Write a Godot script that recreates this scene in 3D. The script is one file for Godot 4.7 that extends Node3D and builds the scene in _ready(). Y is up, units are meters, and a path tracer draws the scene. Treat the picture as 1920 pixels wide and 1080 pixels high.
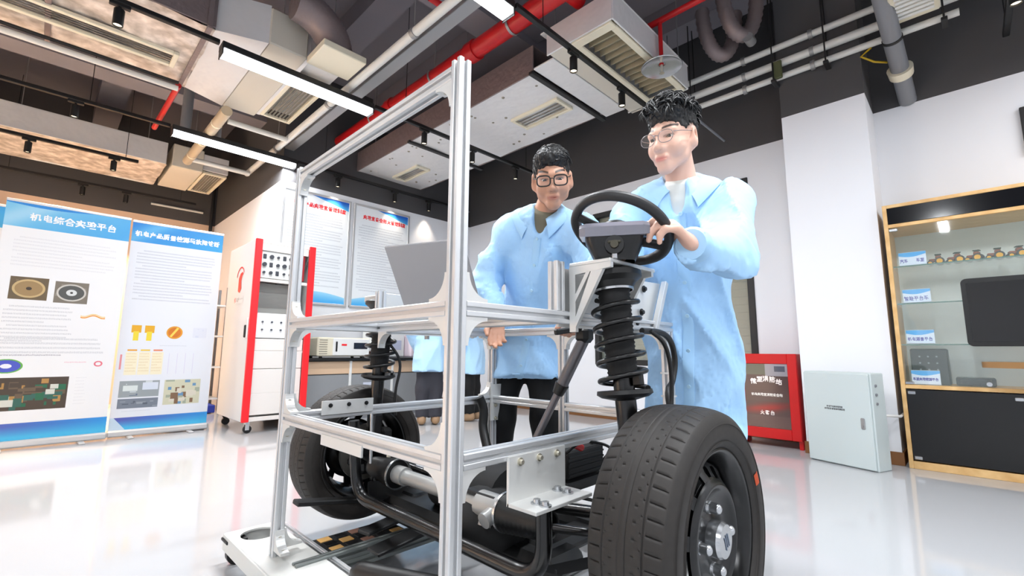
extends Node3D
# A teaching workshop with an aluminium-profile chassis rig, two students in light blue coats.
# +X runs right and away from the camera, -Z runs left and away; y is up; metres.

var M := {}
var G := {}
var rng := RandomNumberGenerator.new()
const DARK_LINE := 2.80     # walls are painted black above this height
const WALL_X := 4.78
const WALL_Z := -5.70
const SIDE_X := 1.84
const BACK_Z := -8.75
const ROOF := 4.3


func _ready():
	rng.seed = 7
	# ---------------------------------------------------------------- camera
	var cam := Camera3D.new()
	cam.name = "camera"
	cam.keep_aspect = Camera3D.KEEP_HEIGHT
	cam.fov = 63.864
	cam.near = 0.02
	cam.far = 60.0
	cam.position = Vector3(0, 0.77, 0)
	cam.basis = Basis(Vector3.UP, deg_to_rad(-45.407)) * Basis(Vector3.RIGHT, deg_to_rad(7.9028)) * Basis(Vector3.BACK, deg_to_rad(0.3751))
	add_child(cam)
	cam.current = true
	# ---------------------------------------------------------------- surroundings
	var we := WorldEnvironment.new()
	we.name = "surroundings"
	var env := Environment.new()
	env.background_mode = Environment.BG_COLOR
	env.background_color = Color(0.55, 0.6, 0.65)
	env.background_energy_multiplier = 0.2
	env.ambient_light_source = Environment.AMBIENT_SOURCE_DISABLED
	env.tonemap_mode = Environment.TONE_MAPPER_LINEAR
	env.tonemap_exposure = 1.08
	env.sdfgi_enabled = true
	env.ssao_enabled = true
	env.ssil_enabled = true
	we.environment = env
	add_child(we)
	# ---------------------------------------------------------------- lamps of the room (each builder holds its own light)
	make_materials()
	make_glyphs()
	make_lamps()
	# ---------------------------------------------------------------- the room, then the things
	make_room()
	make_ceiling_services()
	make_banners()
	make_posters()
	make_rack()
	make_bench()
	make_right_side()
	make_rig()
	make_laptop()
	make_people()


# ==================================================================== mesh builder
class Geo:
	var v := PackedVector3Array()
	var n := PackedVector3Array()
	var u := PackedVector2Array()
	var c := PackedColorArray()
	var ix := PackedInt32Array()
	var col := Color.WHITE
	var cuts := []      # where one separate piece ends and the next begins

	func next() -> void:
		if ix.size() and (cuts.is_empty() or cuts[-1][1] < ix.size()):
			cuts.append([v.size(), ix.size()])

	func pt(p: Vector3, nr: Vector3, uv := Vector2.ZERO) -> int:
		v.push_back(p)
		n.push_back(nr)
		u.push_back(uv)
		c.push_back(col)
		return v.size() - 1

	func face(a: int, b: int, d: int) -> void:
		var cr: Vector3 = (v[b] - v[a]).cross(v[d] - v[a])
		if cr.dot(n[a] + n[b] + n[d]) > 0.0:
			ix.append_array([a, d, b])
		else:
			ix.append_array([a, b, d])

	func quad(a: Vector3, b: Vector3, d: Vector3, e: Vector3, hint: Vector3) -> void:
		var nr: Vector3 = (b - a).cross(d - a)
		if nr.length_squared() < 1e-18:
			nr = (d - a).cross(e - a)
		nr = nr.normalized()
		if nr.dot(hint) < 0.0:
			nr = -nr
		var i := pt(a, nr, Vector2(0, 1))
		pt(b, nr, Vector2(1, 1))
		pt(d, nr, Vector2(1, 0))
		pt(e, nr, Vector2(0, 0))
		face(i, i + 1, i + 2)
		face(i, i + 2, i + 3)

	func tri(a: Vector3, b: Vector3, d: Vector3, hint: Vector3) -> void:
		var nr: Vector3 = (b - a).cross(d - a).normalized()
		if nr.dot(hint) < 0.0:
			nr = -nr
		var i := pt(a, nr)
		pt(b, nr)
		pt(d, nr)
		face(i, i + 1, i + 2)

	# box with chamfered edges
	func box(at: Vector3, size: Vector3, bevel := 0.0, b := Basis.IDENTITY) -> void:
		var h := size * 0.5
		bevel = minf(bevel, minf(h.x, minf(h.y, h.z)) * 0.9)
		var ax := [Vector3.RIGHT, Vector3.UP, Vector3.BACK]
		for k in 3:
			for s in [-1.0, 1.0]:
				var nn: Vector3 = ax[k] * s
				var p: Vector3 = ax[(k + 1) % 3]
				var q: Vector3 = ax[(k + 2) % 3]
				var hp: float = h[(k + 1) % 3] - bevel
				var hq: float = h[(k + 2) % 3] - bevel
				var ce: Vector3 = nn * h[k]
				quad(at + b * (ce - p * hp - q * hq), at + b * (ce + p * hp - q * hq), at + b * (ce + p * hp + q * hq), at + b * (ce - p * hp + q * hq), b * nn)
		if bevel <= 0.0:
			return
		for k in 3:
			var e: Vector3 = ax[k]
			var p: Vector3 = ax[(k + 1) % 3]
			var q: Vector3 = ax[(k + 2) % 3]
			var he: float = h[k] - bevel
			for s in [-1.0, 1.0]:
				for t in [-1.0, 1.0]:
					var a1: Vector3 = p * s * h[(k + 1) % 3] + q * t * (h[(k + 2) % 3] - bevel)
					var a2: Vector3 = p * s * (h[(k + 1) % 3] - bevel) + q * t * h[(k + 2) % 3]
					quad(at + b * (a1 - e * he), at + b * (a1 + e * he), at + b * (a2 + e * he), at + b * (a2 - e * he), b * (p * s + q * t))
		for sx in [-1.0, 1.0]:
			for sy in [-1.0, 1.0]:
				for sz in [-1.0, 1.0]:
					var sg := Vector3(sx, sy, sz)
					var o := sg * h
					tri(at + b * (o - Vector3(0, sy, sz) * bevel), at + b * (o - Vector3(sx, 0, sz) * bevel), at + b * (o - Vector3(sx, sy, 0) * bevel), b * sg)

	# straight bar of rectangular section between two points
	func bar(a: Vector3, d: Vector3, w: float, t: float, up := Vector3.UP, bevel := 0.0) -> void:
		var z := (d - a).normalized()
		if absf(z.dot(up)) > 0.99:
			up = Vector3.RIGHT
		var x := up.cross(z).normalized()
		var y := z.cross(x)
		box((a + d) * 0.5, Vector3(w, t, a.distance_to(d)), bevel, Basis(x, y, z))

	func ring_basis(z: Vector3) -> Basis:
		z = z.normalized()
		var up := Vector3.UP if absf(z.y) < 0.95 else Vector3.RIGHT
		var x := up.cross(z).normalized()
		return Basis(x, z.cross(x), z)

	func cyl(a: Vector3, d: Vector3, r0: float, r1 := -1.0, sides := 16, caps := true) -> void:
		if r1 < 0.0:
			r1 = r0
		lathe(Transform3D(ring_basis(d - a), a), [Vector2(r0, 0), Vector2(r1, a.distance_to(d))], sides, false)
		if caps:
			disc(a, a - d, r0, sides)
			disc(d, d - a, r1, sides)

	func disc(at: Vector3, nr: Vector3, r: float, sides := 16) -> void:
		if r <= 0.0:
			return
		nr = nr.normalized()
		var b := ring_basis(nr)
		var i := pt(at, nr, Vector2(0.5, 0.5))
		for k in sides + 1:
			var t := TAU * k / sides
			pt(at + b.x * cos(t) * r + b.y * sin(t) * r, nr, Vector2(0.5 + 0.5 * cos(t), 0.5 - 0.5 * sin(t)))
		for k in sides:
			face(i, i + 1 + k, i + 2 + k)

	# profile points are (radius, distance along the local z); each span its own flat band unless smooth
	func lathe(xf: Transform3D, prof: Array, sides := 24, smooth := true, from := 0.0, to := TAU) -> void:
		var nn := []
		for k in prof.size() - 1:
			var dd: Vector2 = prof[k + 1] - prof[k]
			nn.push_back(Vector2(dd.y, -dd.x).normalized())
		var dirs := PackedVector2Array()
		for s in sides + 1:
			var t := lerpf(from, to, float(s) / sides)
			dirs.push_back(Vector2(cos(t), sin(t)))
		if smooth:
			var base := v.size()
			for k in prof.size():
				var m: Vector2 = nn[maxi(k - 1, 0)] + nn[mini(k, nn.size() - 1)]
				m = m.normalized()
				for s in sides + 1:
					var dv := dirs[s]
					pt(xf * Vector3(prof[k].x * dv.x, prof[k].x * dv.y, prof[k].y), (xf.basis * Vector3(m.x * dv.x, m.x * dv.y, m.y)).normalized(), Vector2(float(s) / sides, float(k) / prof.size()))
			for k in prof.size() - 1:
				for s in sides:
					var i := base + k * (sides + 1) + s
					face(i, i + 1, i + sides + 2)
					face(i, i + sides + 2, i + sides + 1)
			return
		for k in prof.size() - 1:
			var base := v.size()
			for j in 2:
				for s in sides + 1:
					var dv := dirs[s]
					pt(xf * Vector3(prof[k + j].x * dv.x, prof[k + j].x * dv.y, prof[k + j].y), (xf.basis * Vector3(nn[k].x * dv.x, nn[k].x * dv.y, nn[k].y)).normalized(), Vector2(float(s) / sides, float(j)))
			for s in sides:
				var i := base + s
				face(i, i + 1, i + sides + 2)
				face(i, i + sides + 2, i + sides + 1)

	# round tube along points; radii is one number or one per point
	func tube(pts: Array, radii, sides := 10, caps := true) -> void:
		var cnt := pts.size()
		var base := v.size()
		var b := Basis()
		var last := Vector3.ZERO
		for k in cnt:
			var z: Vector3 = (pts[mini(k + 1, cnt - 1)] - pts[maxi(k - 1, 0)]).normalized()
			if k == 0:
				b = ring_basis(z)
			else:
				var x: Vector3 = (b.x - z * b.x.dot(z)).normalized()
				b = Basis(x, z.cross(x), z)
			last = z
			var r: float = radii[k] if radii is Array else radii
			for s in sides + 1:
				var t := TAU * s / sides
				var nr: Vector3 = b.x * cos(t) + b.y * sin(t)
				pt(pts[k] + nr * r, nr, Vector2(float(s) / sides, float(k)))
		for k in cnt - 1:
			for s in sides:
				var i := base + k * (sides + 1) + s
				face(i, i + 1, i + sides + 2)
				face(i, i + sides + 2, i + sides + 1)
		if caps:
			disc(pts[0], pts[0] - pts[1], radii[0] if radii is Array else radii, sides)
			disc(pts[cnt - 1], last, radii[cnt - 1] if radii is Array else radii, sides)

	# polygon in local xy pushed out along local z
	func prism(xf: Transform3D, poly: PackedVector2Array, depth: float, smooth_sides := false) -> void:
		var idx := Geometry2D.triangulate_polygon(poly)
		var cw := Geometry2D.is_polygon_clockwise(poly)
		for s in 2:
			var nr: Vector3 = (xf.basis.z * (1.0 if s else -1.0)).normalized()
			var base := v.size()
			for p in poly:
				pt(xf * Vector3(p.x, p.y, depth * s), nr, p)
			for k in range(0, idx.size(), 3):
				face(base + idx[k], base + idx[k + 1], base + idx[k + 2])
		var cnt := poly.size()
		for k in cnt:
			var a := poly[k]
			var d := poly[(k + 1) % cnt]
			var e := (d - a).normalized()
			var o := Vector2(e.y, -e.x) * (-1.0 if cw else 1.0)
			var n0 := o
			var n1 := o
			if smooth_sides:
				var e0 := (a - poly[(k + cnt - 1) % cnt]).normalized()
				var e1 := (poly[(k + 2) % cnt] - d).normalized()
				n0 = (o + Vector2(e0.y, -e0.x) * (-1.0 if cw else 1.0)).normalized()
				n1 = (o + Vector2(e1.y, -e1.x) * (-1.0 if cw else 1.0)).normalized()
			var w0: Vector3 = (xf.basis * Vector3(n0.x, n0.y, 0)).normalized()
			var w1: Vector3 = (xf.basis * Vector3(n1.x, n1.y, 0)).normalized()
			var i := pt(xf * Vector3(a.x, a.y, 0), w0)
			pt(xf * Vector3(d.x, d.y, 0), w1)
			pt(xf * Vector3(d.x, d.y, depth), w1)
			pt(xf * Vector3(a.x, a.y, depth), w0)
			face(i, i + 1, i + 2)
			face(i, i + 2, i + 3)

	func ball(at: Vector3, r: Vector3, b := Basis.IDENTITY, rings := 10, segs := 16, top := 0.0, bottom := PI) -> void:
		var base := v.size()
		for k in rings + 1:
			var t := lerpf(top, bottom, float(k) / rings)
			for s in segs + 1:
				var p := TAU * s / segs
				var q := Vector3(sin(t) * cos(p), cos(t), sin(t) * sin(p))
				pt(at + b * (q * r), (b * (q / r)).normalized(), Vector2(float(s) / segs, float(k) / rings))
		for k in rings:
			for s in segs:
				var i := base + k * (segs + 1) + s
				face(i, i + 1, i + segs + 2)
				face(i, i + segs + 2, i + segs + 1)

	# rows of points (arrays of equal length) as a smooth sheet
	func sheet(rows: Array, flip := false) -> void:
		var base := v.size()
		var nr := rows.size()
		var nc: int = rows[0].size()
		for i in nr:
			for j in nc:
				var du: Vector3 = rows[i][mini(j + 1, nc - 1)] - rows[i][maxi(j - 1, 0)]
				var dv: Vector3 = rows[mini(i + 1, nr - 1)][j] - rows[maxi(i - 1, 0)][j]
				var nn := du.cross(dv).normalized() * (-1.0 if flip else 1.0)
				pt(rows[i][j], nn, Vector2(float(j) / (nc - 1), float(i) / (nr - 1)))
		for i in nr - 1:
			for j in nc - 1:
				var k := base + i * nc + j
				face(k, k + 1, k + nc + 1)
				face(k, k + nc + 1, k + nc)

	func mesh() -> ArrayMesh:
		var a := []
		a.resize(Mesh.ARRAY_MAX)
		a[Mesh.ARRAY_VERTEX] = v
		a[Mesh.ARRAY_NORMAL] = n
		a[Mesh.ARRAY_TEX_UV] = u
		a[Mesh.ARRAY_COLOR] = c
		a[Mesh.ARRAY_INDEX] = ix
		var m := ArrayMesh.new()
		m.add_surface_from_arrays(Mesh.PRIMITIVE_TRIANGLES, a)
		return m


# ==================================================================== implicit bodies
class Field:
	var o := Vector3.ZERO
	var h := 0.01
	var nx := 0
	var ny := 0
	var nz := 0
	var k := 60.0
	var s := PackedFloat32Array()

	func _init(from: Vector3, to: Vector3, cell: float, sharp: float) -> void:
		o = from
		h = cell
		k = sharp
		nx = int((to.x - from.x) / h) + 2
		ny = int((to.y - from.y) / h) + 2
		nz = int((to.z - from.z) / h) + 2
		s.resize(nx * ny * nz)

	func span(lo: Vector3, hi: Vector3) -> Array:
		return [clampi(int((lo.x - o.x) / h), 0, nx - 1), clampi(int((hi.x - o.x) / h) + 1, 0, nx - 1), clampi(int((lo.y - o.y) / h), 0, ny - 1), clampi(int((hi.y - o.y) / h) + 1, 0, ny - 1), clampi(int((lo.z - o.z) / h), 0, nz - 1), clampi(int((hi.z - o.z) / h) + 1, 0, nz - 1)]

	# tapered capsule; along axis f its section is scaled by q; cut: bit 1 flat at a, bit 2 flat at b
	func cap(a: Vector3, b: Vector3, ra: float, rb: float, f := Vector3.ZERO, q := 1.0, cut := 0) -> void:
		var mr := maxf(ra, rb) * maxf(q, 1.0) + 5.0 / k
		var e := Vector3(mr, mr, mr)
		var w := span(a.min(b) - e, a.max(b) + e)
		var ab := b - a
		var l2 := maxf(ab.length_squared(), 1e-9)
		var dir := ab / sqrt(l2)
		var g := 1.0 / q - 1.0
		for z in range(w[4], w[5] + 1):
			for y in range(w[2], w[3] + 1):
				var row := (z * ny + y) * nx
				for x in range(w[0], w[1] + 1):
					var p := Vector3(o.x + x * h, o.y + y * h, o.z + z * h) - a
					var t := clampf(p.dot(ab) / l2, 0.0, 1.0)
					var r := p - ab * t
					if g != 0.0:
						r += f * (r.dot(f) * g)
					var d := r.length() - lerpf(ra, rb, t)
					if g != 0.0 and q < 1.0:
						d *= 0.5 + 0.5 * q
					if cut & 1:
						d = maxf(d, -p.dot(dir))
					if cut & 2:
						d = maxf(d, (p - ab).dot(dir))
					if d < 0.12:
						s[row + x] += exp(-k * d)

	func ell(c: Vector3, r: Vector3, b := Basis.IDENTITY) -> void:
		var mr := maxf(r.x, maxf(r.y, r.z)) + 5.0 / k
		var w := span(c - Vector3(mr, mr, mr), c + Vector3(mr, mr, mr))
		var inv := b.transposed()
		for z in range(w[4], w[5] + 1):
			for y in range(w[2], w[3] + 1):
				var row := (z * ny + y) * nx
				for x in range(w[0], w[1] + 1):
					var p := inv * (Vector3(o.x + x * h, o.y + y * h, o.z + z * h) - c)
					var k0 := (p / r).length()
					var k1 := (p / (r * r)).length()
					var d := k0 * (k0 - 1.0) / maxf(k1, 1e-6)
					if d < 0.12:
						s[row + x] += exp(-k * d)

	func settle() -> void:
		for i in s.size():
			s[i] = -log(s[i]) / k if s[i] > 1e-12 else 0.3

	func carve(c: Vector3, r: Vector3, b := Basis.IDENTITY, soft := 0.004) -> void:
		var mr := maxf(r.x, maxf(r.y, r.z)) + soft * 3.0
		var w := span(c - Vector3(mr, mr, mr), c + Vector3(mr, mr, mr))
		var inv := b.transposed()
		for z in range(w[4], w[5] + 1):
			for y in range(w[2], w[3] + 1):
				var row := (z * ny + y) * nx
				for x in range(w[0], w[1] + 1):
					var p := inv * (Vector3(o.x + x * h, o.y + y * h, o.z + z * h) - c)
					var k0 := (p / r).length()
					var k1 := (p / (r * r)).length()
					var d := -k0 * (k0 - 1.0) / maxf(k1, 1e-6)
					var a := s[row + x]
					var m := maxf(soft - absf(a - d), 0.0) / soft
					s[row + x] = maxf(a, d) + m * m * soft * 0.25

	func bump(noise) -> void:
		for z in nz:
			for y in ny:
				var row := (z * ny + y) * nx
				for x in nx:
					if absf(s[row + x]) < 0.045:
						s[row + x] += noise.at(Vector3(o.x + x * h, o.y + y * h, o.z + z * h))

	func keep_above(y0: float) -> void:
		for y in ny:
			var d := y0 - (o.y + y * h)
			for z in nz:
				var row := (z * ny + y) * nx
				for x in nx:
					s[row + x] = maxf(s[row + x], d)

	# surface nets into a Geo; tint gives the colour of a point
	func net(g: Geo, tint = null) -> void:
		var id := PackedInt32Array()
		id.resize(s.size())
		id.fill(-1)
		var st := [0, 1, nx, nx + 1, nx * ny, nx * ny + 1, nx * ny + nx, nx * ny + nx + 1]
		var lim := h * 4.0
		for z in nz - 1:
			for y in ny - 1:
				var row := (z * ny + y) * nx
				for x in nx - 1:
					var i := row + x
					if absf(s[i]) > lim:
						continue
					var inside := 0
					var gr := Vector3.ZERO
					for c in 8:
						var d := s[i + st[c]]
						if d < 0.0:
							inside += 1
						gr += Vector3(d if c & 1 else -d, d if c & 2 else -d, d if c & 4 else -d)
					if inside == 0 or inside == 8:
						continue
					var sum := Vector3.ZERO
					var cnt := 0
					for c in 8:
						for ax in [1, 2, 4]:
							if c & ax == 0:
								var d0 := s[i + st[c]]
								var d1 := s[i + st[c | ax]]
								if (d0 < 0.0) != (d1 < 0.0):
									var t := d0 / (d0 - d1)
									sum += Vector3((1.0 if c & 1 else 0.0) + (t if ax == 1 else 0.0), (1.0 if c & 2 else 0.0) + (t if ax == 2 else 0.0), (1.0 if c & 4 else 0.0) + (t if ax == 4 else 0.0))
									cnt += 1
					var p := o + (Vector3(x, y, z) + sum / cnt) * h
					if tint != null:
						g.col = tint.at(p)
					id[i] = g.pt(p, gr.normalized(), Vector2(p.x, p.y))
		var ax_st := [1, nx, nx * ny]
		for z in range(1, nz - 1):
			for y in range(1, ny - 1):
				var row := (z * ny + y) * nx
				for x in range(1, nx - 1):
					var i := row + x
					var d0 := s[i]
					if absf(d0) > lim:
						continue
					for ax in 3:
						if (d0 < 0.0) != (s[i + ax_st[ax]] < 0.0):
							var u1: int = ax_st[(ax + 1) % 3]
							var u2: int = ax_st[(ax + 2) % 3]
							var a := id[i]
							var b := id[i - u1]
							var c := id[i - u1 - u2]
							var d := id[i - u2]
							if a >= 0 and b >= 0 and c >= 0 and d >= 0:
								g.face(a, b, c)
								g.face(a, c, d)


# ==================================================================== scene helpers
func put(g: Geo, called: String, mat: Material, parent: Node = self, kind := "") -> MeshInstance3D:
	if g.cuts.size():
		g.next()
		var first: MeshInstance3D
		var v0 := 0
		var i0 := 0
		for cut in g.cuts:
			var q := Geo.new()
			q.v = g.v.slice(v0, cut[0])
			q.n = g.n.slice(v0, cut[0])
			q.u = g.u.slice(v0, cut[0])
			q.c = g.c.slice(v0, cut[0])
			for i in range(i0, cut[1]):
				q.ix.push_back(g.ix[i] - v0)
			v0 = cut[0]
			i0 = cut[1]
			var o := put(q, called, mat, parent, kind)
			if first == null:
				first = o
		return first
	var m := MeshInstance3D.new()
	m.name = called
	m.mesh = g.mesh()
	m.material_override = mat
	m.set_surface_override_material(0, mat)
	parent.add_child(m, true)
	if kind:
		m.set_meta("kind", kind)
	return m


func numbered(called: String) -> String:
	if not has_node(called):
		return called
	var k := 1
	while has_node("%s_%03d" % [called, k]):
		k += 1
	return "%s_%03d" % [called, k]


func tag(o: Node, label: String, category: String, group := "") -> Node:
	o.set_meta("label", label)
	o.set_meta("category", category)
	if group:
		o.set_meta("group", group)
	return o


func thing(called: String, label: String, category: String, at := Vector3.ZERO, turn := 0.0, group := "") -> Node3D:
	var t := Node3D.new()
	t.name = numbered(called)
	add_child(t)
	t.position = at
	t.rotation.y = turn
	tag(t, label, category, group)
	return t


func twin(src: Node3D, called: String, label: String, at: Vector3, group := "") -> Node3D:
	var c: Node3D = src.duplicate()
	c.name = numbered(called)
	add_child(c)
	c.position = at
	c.set_meta("label", label)
	if group:
		c.set_meta("group", group)
	return c


func structure(g: Geo, called: String, mat: Material, parent: Node = self) -> MeshInstance3D:
	return put(g, called, mat, parent, "structure" if parent == self else "")


func mat(c: Color, rough := 0.6, metal := 0.0) -> StandardMaterial3D:
	var m := StandardMaterial3D.new()
	m.albedo_color = c
	m.roughness = rough
	m.metallic = metal
	return m


func noise_tex(freq: float, lo: Color, hi: Color, seed_ := 1, size := 256, normal := false, octaves := 4) -> NoiseTexture2D:
	var nz := FastNoiseLite.new()
	nz.seed = seed_
	nz.frequency = freq
	nz.fractal_octaves = octaves
	var t := NoiseTexture2D.new()
	t.noise = nz
	t.width = size
	t.height = size
	t.seamless = true
	if normal:
		t.as_normal_map = true
		t.bump_strength = 4.0
	else:
		var gr := Gradient.new()
		gr.set_color(0, lo)
		gr.set_color(1, hi)
		t.color_ramp = gr
	return t


func triplanar(m: StandardMaterial3D, scale: float) -> StandardMaterial3D:
	m.uv1_triplanar = true
	m.uv1_scale = Vector3(scale, scale, scale)
	return m


func make_materials():
	M.alu = mat(Color(0.83, 0.835, 0.84), 0.38, 0.65)
	M.alu_rack = mat(Color(0.66, 0.66, 0.65), 0.42, 0.5)
	M.alu_dull = mat(Color(0.52, 0.54, 0.53), 0.45, 0.5)
	M.alu_plate = mat(Color(0.84, 0.84, 0.83), 0.42, 0.45)
	M.steel = mat(Color(0.75, 0.76, 0.77), 0.25, 0.9)
	M.zinc = mat(Color(0.78, 0.76, 0.70), 0.35, 0.8)
	M.black = mat(Color(0.035, 0.035, 0.038), 0.45)
	M.black_gloss = mat(Color(0.022, 0.022, 0.025), 0.25)
	M.black_matt = mat(Color(0.055, 0.055, 0.058), 0.75)
	M.spring = mat(Color(0.03, 0.03, 0.032), 0.28)
	M.white_steel = mat(Color(0.86, 0.86, 0.84), 0.4)
	M.plastic_white = mat(Color(0.88, 0.88, 0.87), 0.45)
	M.rubber = mat(Color(0.162, 0.147, 0.136), 0.62)
	M.rubber.albedo_texture = noise_tex(0.03, Color(0.8, 0.78, 0.76), Color(1, 1, 1), 5)
	triplanar(M.rubber, 6.0)
	M.leather = mat(Color(0.11, 0.11, 0.115), 0.5)
	M.leather.normal_enabled = true
	M.leather.normal_texture = noise_tex(0.15, Color.BLACK, Color.WHITE, 9, 256, true)
	M.leather.normal_scale = 0.25
	triplanar(M.leather, 22.0)
	M.gloss_grey = mat(Color(0.50, 0.50, 0.54), 0.18)
	M.red = mat(Color(0.78, 0.06, 0.075), 0.35)
	M.red_strip = mat(Color(0.93, 0.09, 0.13), 0.4)
	M.red_pipe = mat(Color(0.72, 0.06, 0.08), 0.38)
	M.rack_white = mat(Color(0.87, 0.88, 0.88), 0.42)
	M.rack_front = mat(Color(0.88, 0.86, 0.84), 0.45)
	M.grey_box = mat(Color(0.76, 0.80, 0.80), 0.45)
	M.wood = mat(Color(1, 1, 1), 0.5)
	M.wood.albedo_texture = noise_tex(0.02, Color(0.82, 0.64, 0.40), Color(0.92, 0.77, 0.54), 12)
	M.wood.uv1_triplanar = true
	M.wood.uv1_scale = Vector3(9, 1.4, 1.4)
	M.base_brown = mat(Color(0.50, 0.33, 0.18), 0.45)
	M.black_panel = mat(Color(0.045, 0.045, 0.048), 0.3)
	M.wall = mat(Color(0.925, 0.93, 0.945), 0.85)
	M.wall_dark = mat(Color(0.30, 0.295, 0.30), 0.9)
	M.ceiling = mat(Color(0.50, 0.485, 0.515), 0.95)
	M.floor = mat(Color(0.72, 0.725, 0.735), 0.09)
	M.floor.roughness_texture = noise_tex(0.012, Color(0.75, 0.75, 0.75), Color(1, 1, 1), 3)
	M.floor.metallic_specular = 0.5
	M.floor.uv1_triplanar = true
	M.floor.uv1_scale = Vector3(0.4, 0.4, 0.4)
	M.floor.uv1_world_triplanar = true
	# crumpled foil wrap of the air ducts
	M.foil = mat(Color(0.97, 0.95, 0.93), 0.5, 0.2)
	M.foil.albedo_texture = noise_tex(0.02, Color(0.62, 0.59, 0.56), Color(1.0, 0.99, 0.98), 21)
	M.foil.normal_enabled = true
	M.foil.normal_texture = noise_tex(0.035, Color.BLACK, Color.WHITE, 22, 256, true, 5)
	M.foil.normal_scale = 0.3
	triplanar(M.foil, 1.3)
	M.foil_smooth = mat(Color(0.88, 0.88, 0.88), 0.5, 0.25)
	M.foil_smooth.normal_enabled = true
	M.foil_smooth.normal_texture = noise_tex(0.02, Color.BLACK, Color.WHITE, 25, 256, true, 3)
	M.foil_smooth.normal_scale = 0.3
	triplanar(M.foil_smooth, 1.0)
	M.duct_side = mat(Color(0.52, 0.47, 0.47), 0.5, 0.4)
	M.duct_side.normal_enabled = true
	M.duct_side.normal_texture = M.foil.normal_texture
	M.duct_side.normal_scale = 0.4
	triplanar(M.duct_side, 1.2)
	M.fan_case = mat(Color(0.80, 0.78, 0.73), 0.6)
	M.cream = mat(Color(0.90, 0.87, 0.78), 0.5)
	M.slat = mat(Color(0.55, 0.53, 0.48), 0.55)
	M.pipe_white = mat(Color(0.84, 0.84, 0.82), 0.4)
	M.pipe_beige = mat(Color(0.72, 0.66, 0.56), 0.5)
	M.pipe_grey = mat(Color(0.50, 0.51, 0.53), 0.45)
	M.galv = mat(Color(0.62, 0.62, 0.62), 0.45, 0.6)
	M.tape = mat(Color(0.75, 0.62, 0.10), 0.5)
	M.coat = mat(Color(1, 1, 1), 0.72)
	M.coat.vertex_color_use_as_albedo = true
	M.coat.rim_enabled = true
	M.coat.rim = 0.15
	M.coat.normal_enabled = true
	M.coat.normal_texture = noise_tex(0.010, Color.BLACK, Color.WHITE, 31, 512, true, 2)
	M.coat.normal_scale = 0.22
	triplanar(M.coat, 2.2)
	M.collar = mat(Color(0.66, 0.83, 0.97), 0.72)
	M.skin = mat(Color(1, 1, 1), 0.52)
	M.skin.vertex_color_use_as_albedo = true
	M.hair = mat(Color(0.028, 0.026, 0.031), 0.5)
	M.trousers = mat(Color(0.028, 0.028, 0.034), 0.85)
	M.trousers_grey = mat(Color(0.20, 0.20, 0.23), 0.85)
	M.shoe = mat(Color(0.62, 0.50, 0.38), 0.6)
	M.shoe_dark = mat(Color(0.05, 0.05, 0.055), 0.5)
	M.glass = mat(Color(0.80, 0.90, 0.87, 0.05), 0.03)
	M.glass.transparency = BaseMaterial3D.TRANSPARENCY_ALPHA
	M.glass_edge = mat(Color(0.30, 0.46, 0.42), 0.2)
	M.lens_glass = mat(Color(0.9, 0.9, 0.9, 0.03), 0.02)
	M.lens_glass.transparency = BaseMaterial3D.TRANSPARENCY_ALPHA
	M.blind = mat(Color(0.60, 0.58, 0.51), 0.8)
	M.frame_dark = mat(Color(0.12, 0.115, 0.115), 0.5)
	M.shirt = mat(Color(0.85, 0.86, 0.84), 0.8)
	M.shirt_dark = mat(Color(0.45, 0.43, 0.36), 0.8)
	M.eye = mat(Color(0.85, 0.83, 0.80), 0.2)
	M.iris = mat(Color(0.03, 0.02, 0.018), 0.15)
	M.lens_frame = mat(Color(0.10, 0.095, 0.08), 0.3)
	M.lens_clear = mat(Color(0.55, 0.52, 0.52), 0.25, 0.4)
	M.yellow = mat(Color(0.92, 0.68, 0.07), 0.5)
	M.tan = mat(Color(0.80, 0.62, 0.36), 0.7)


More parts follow.
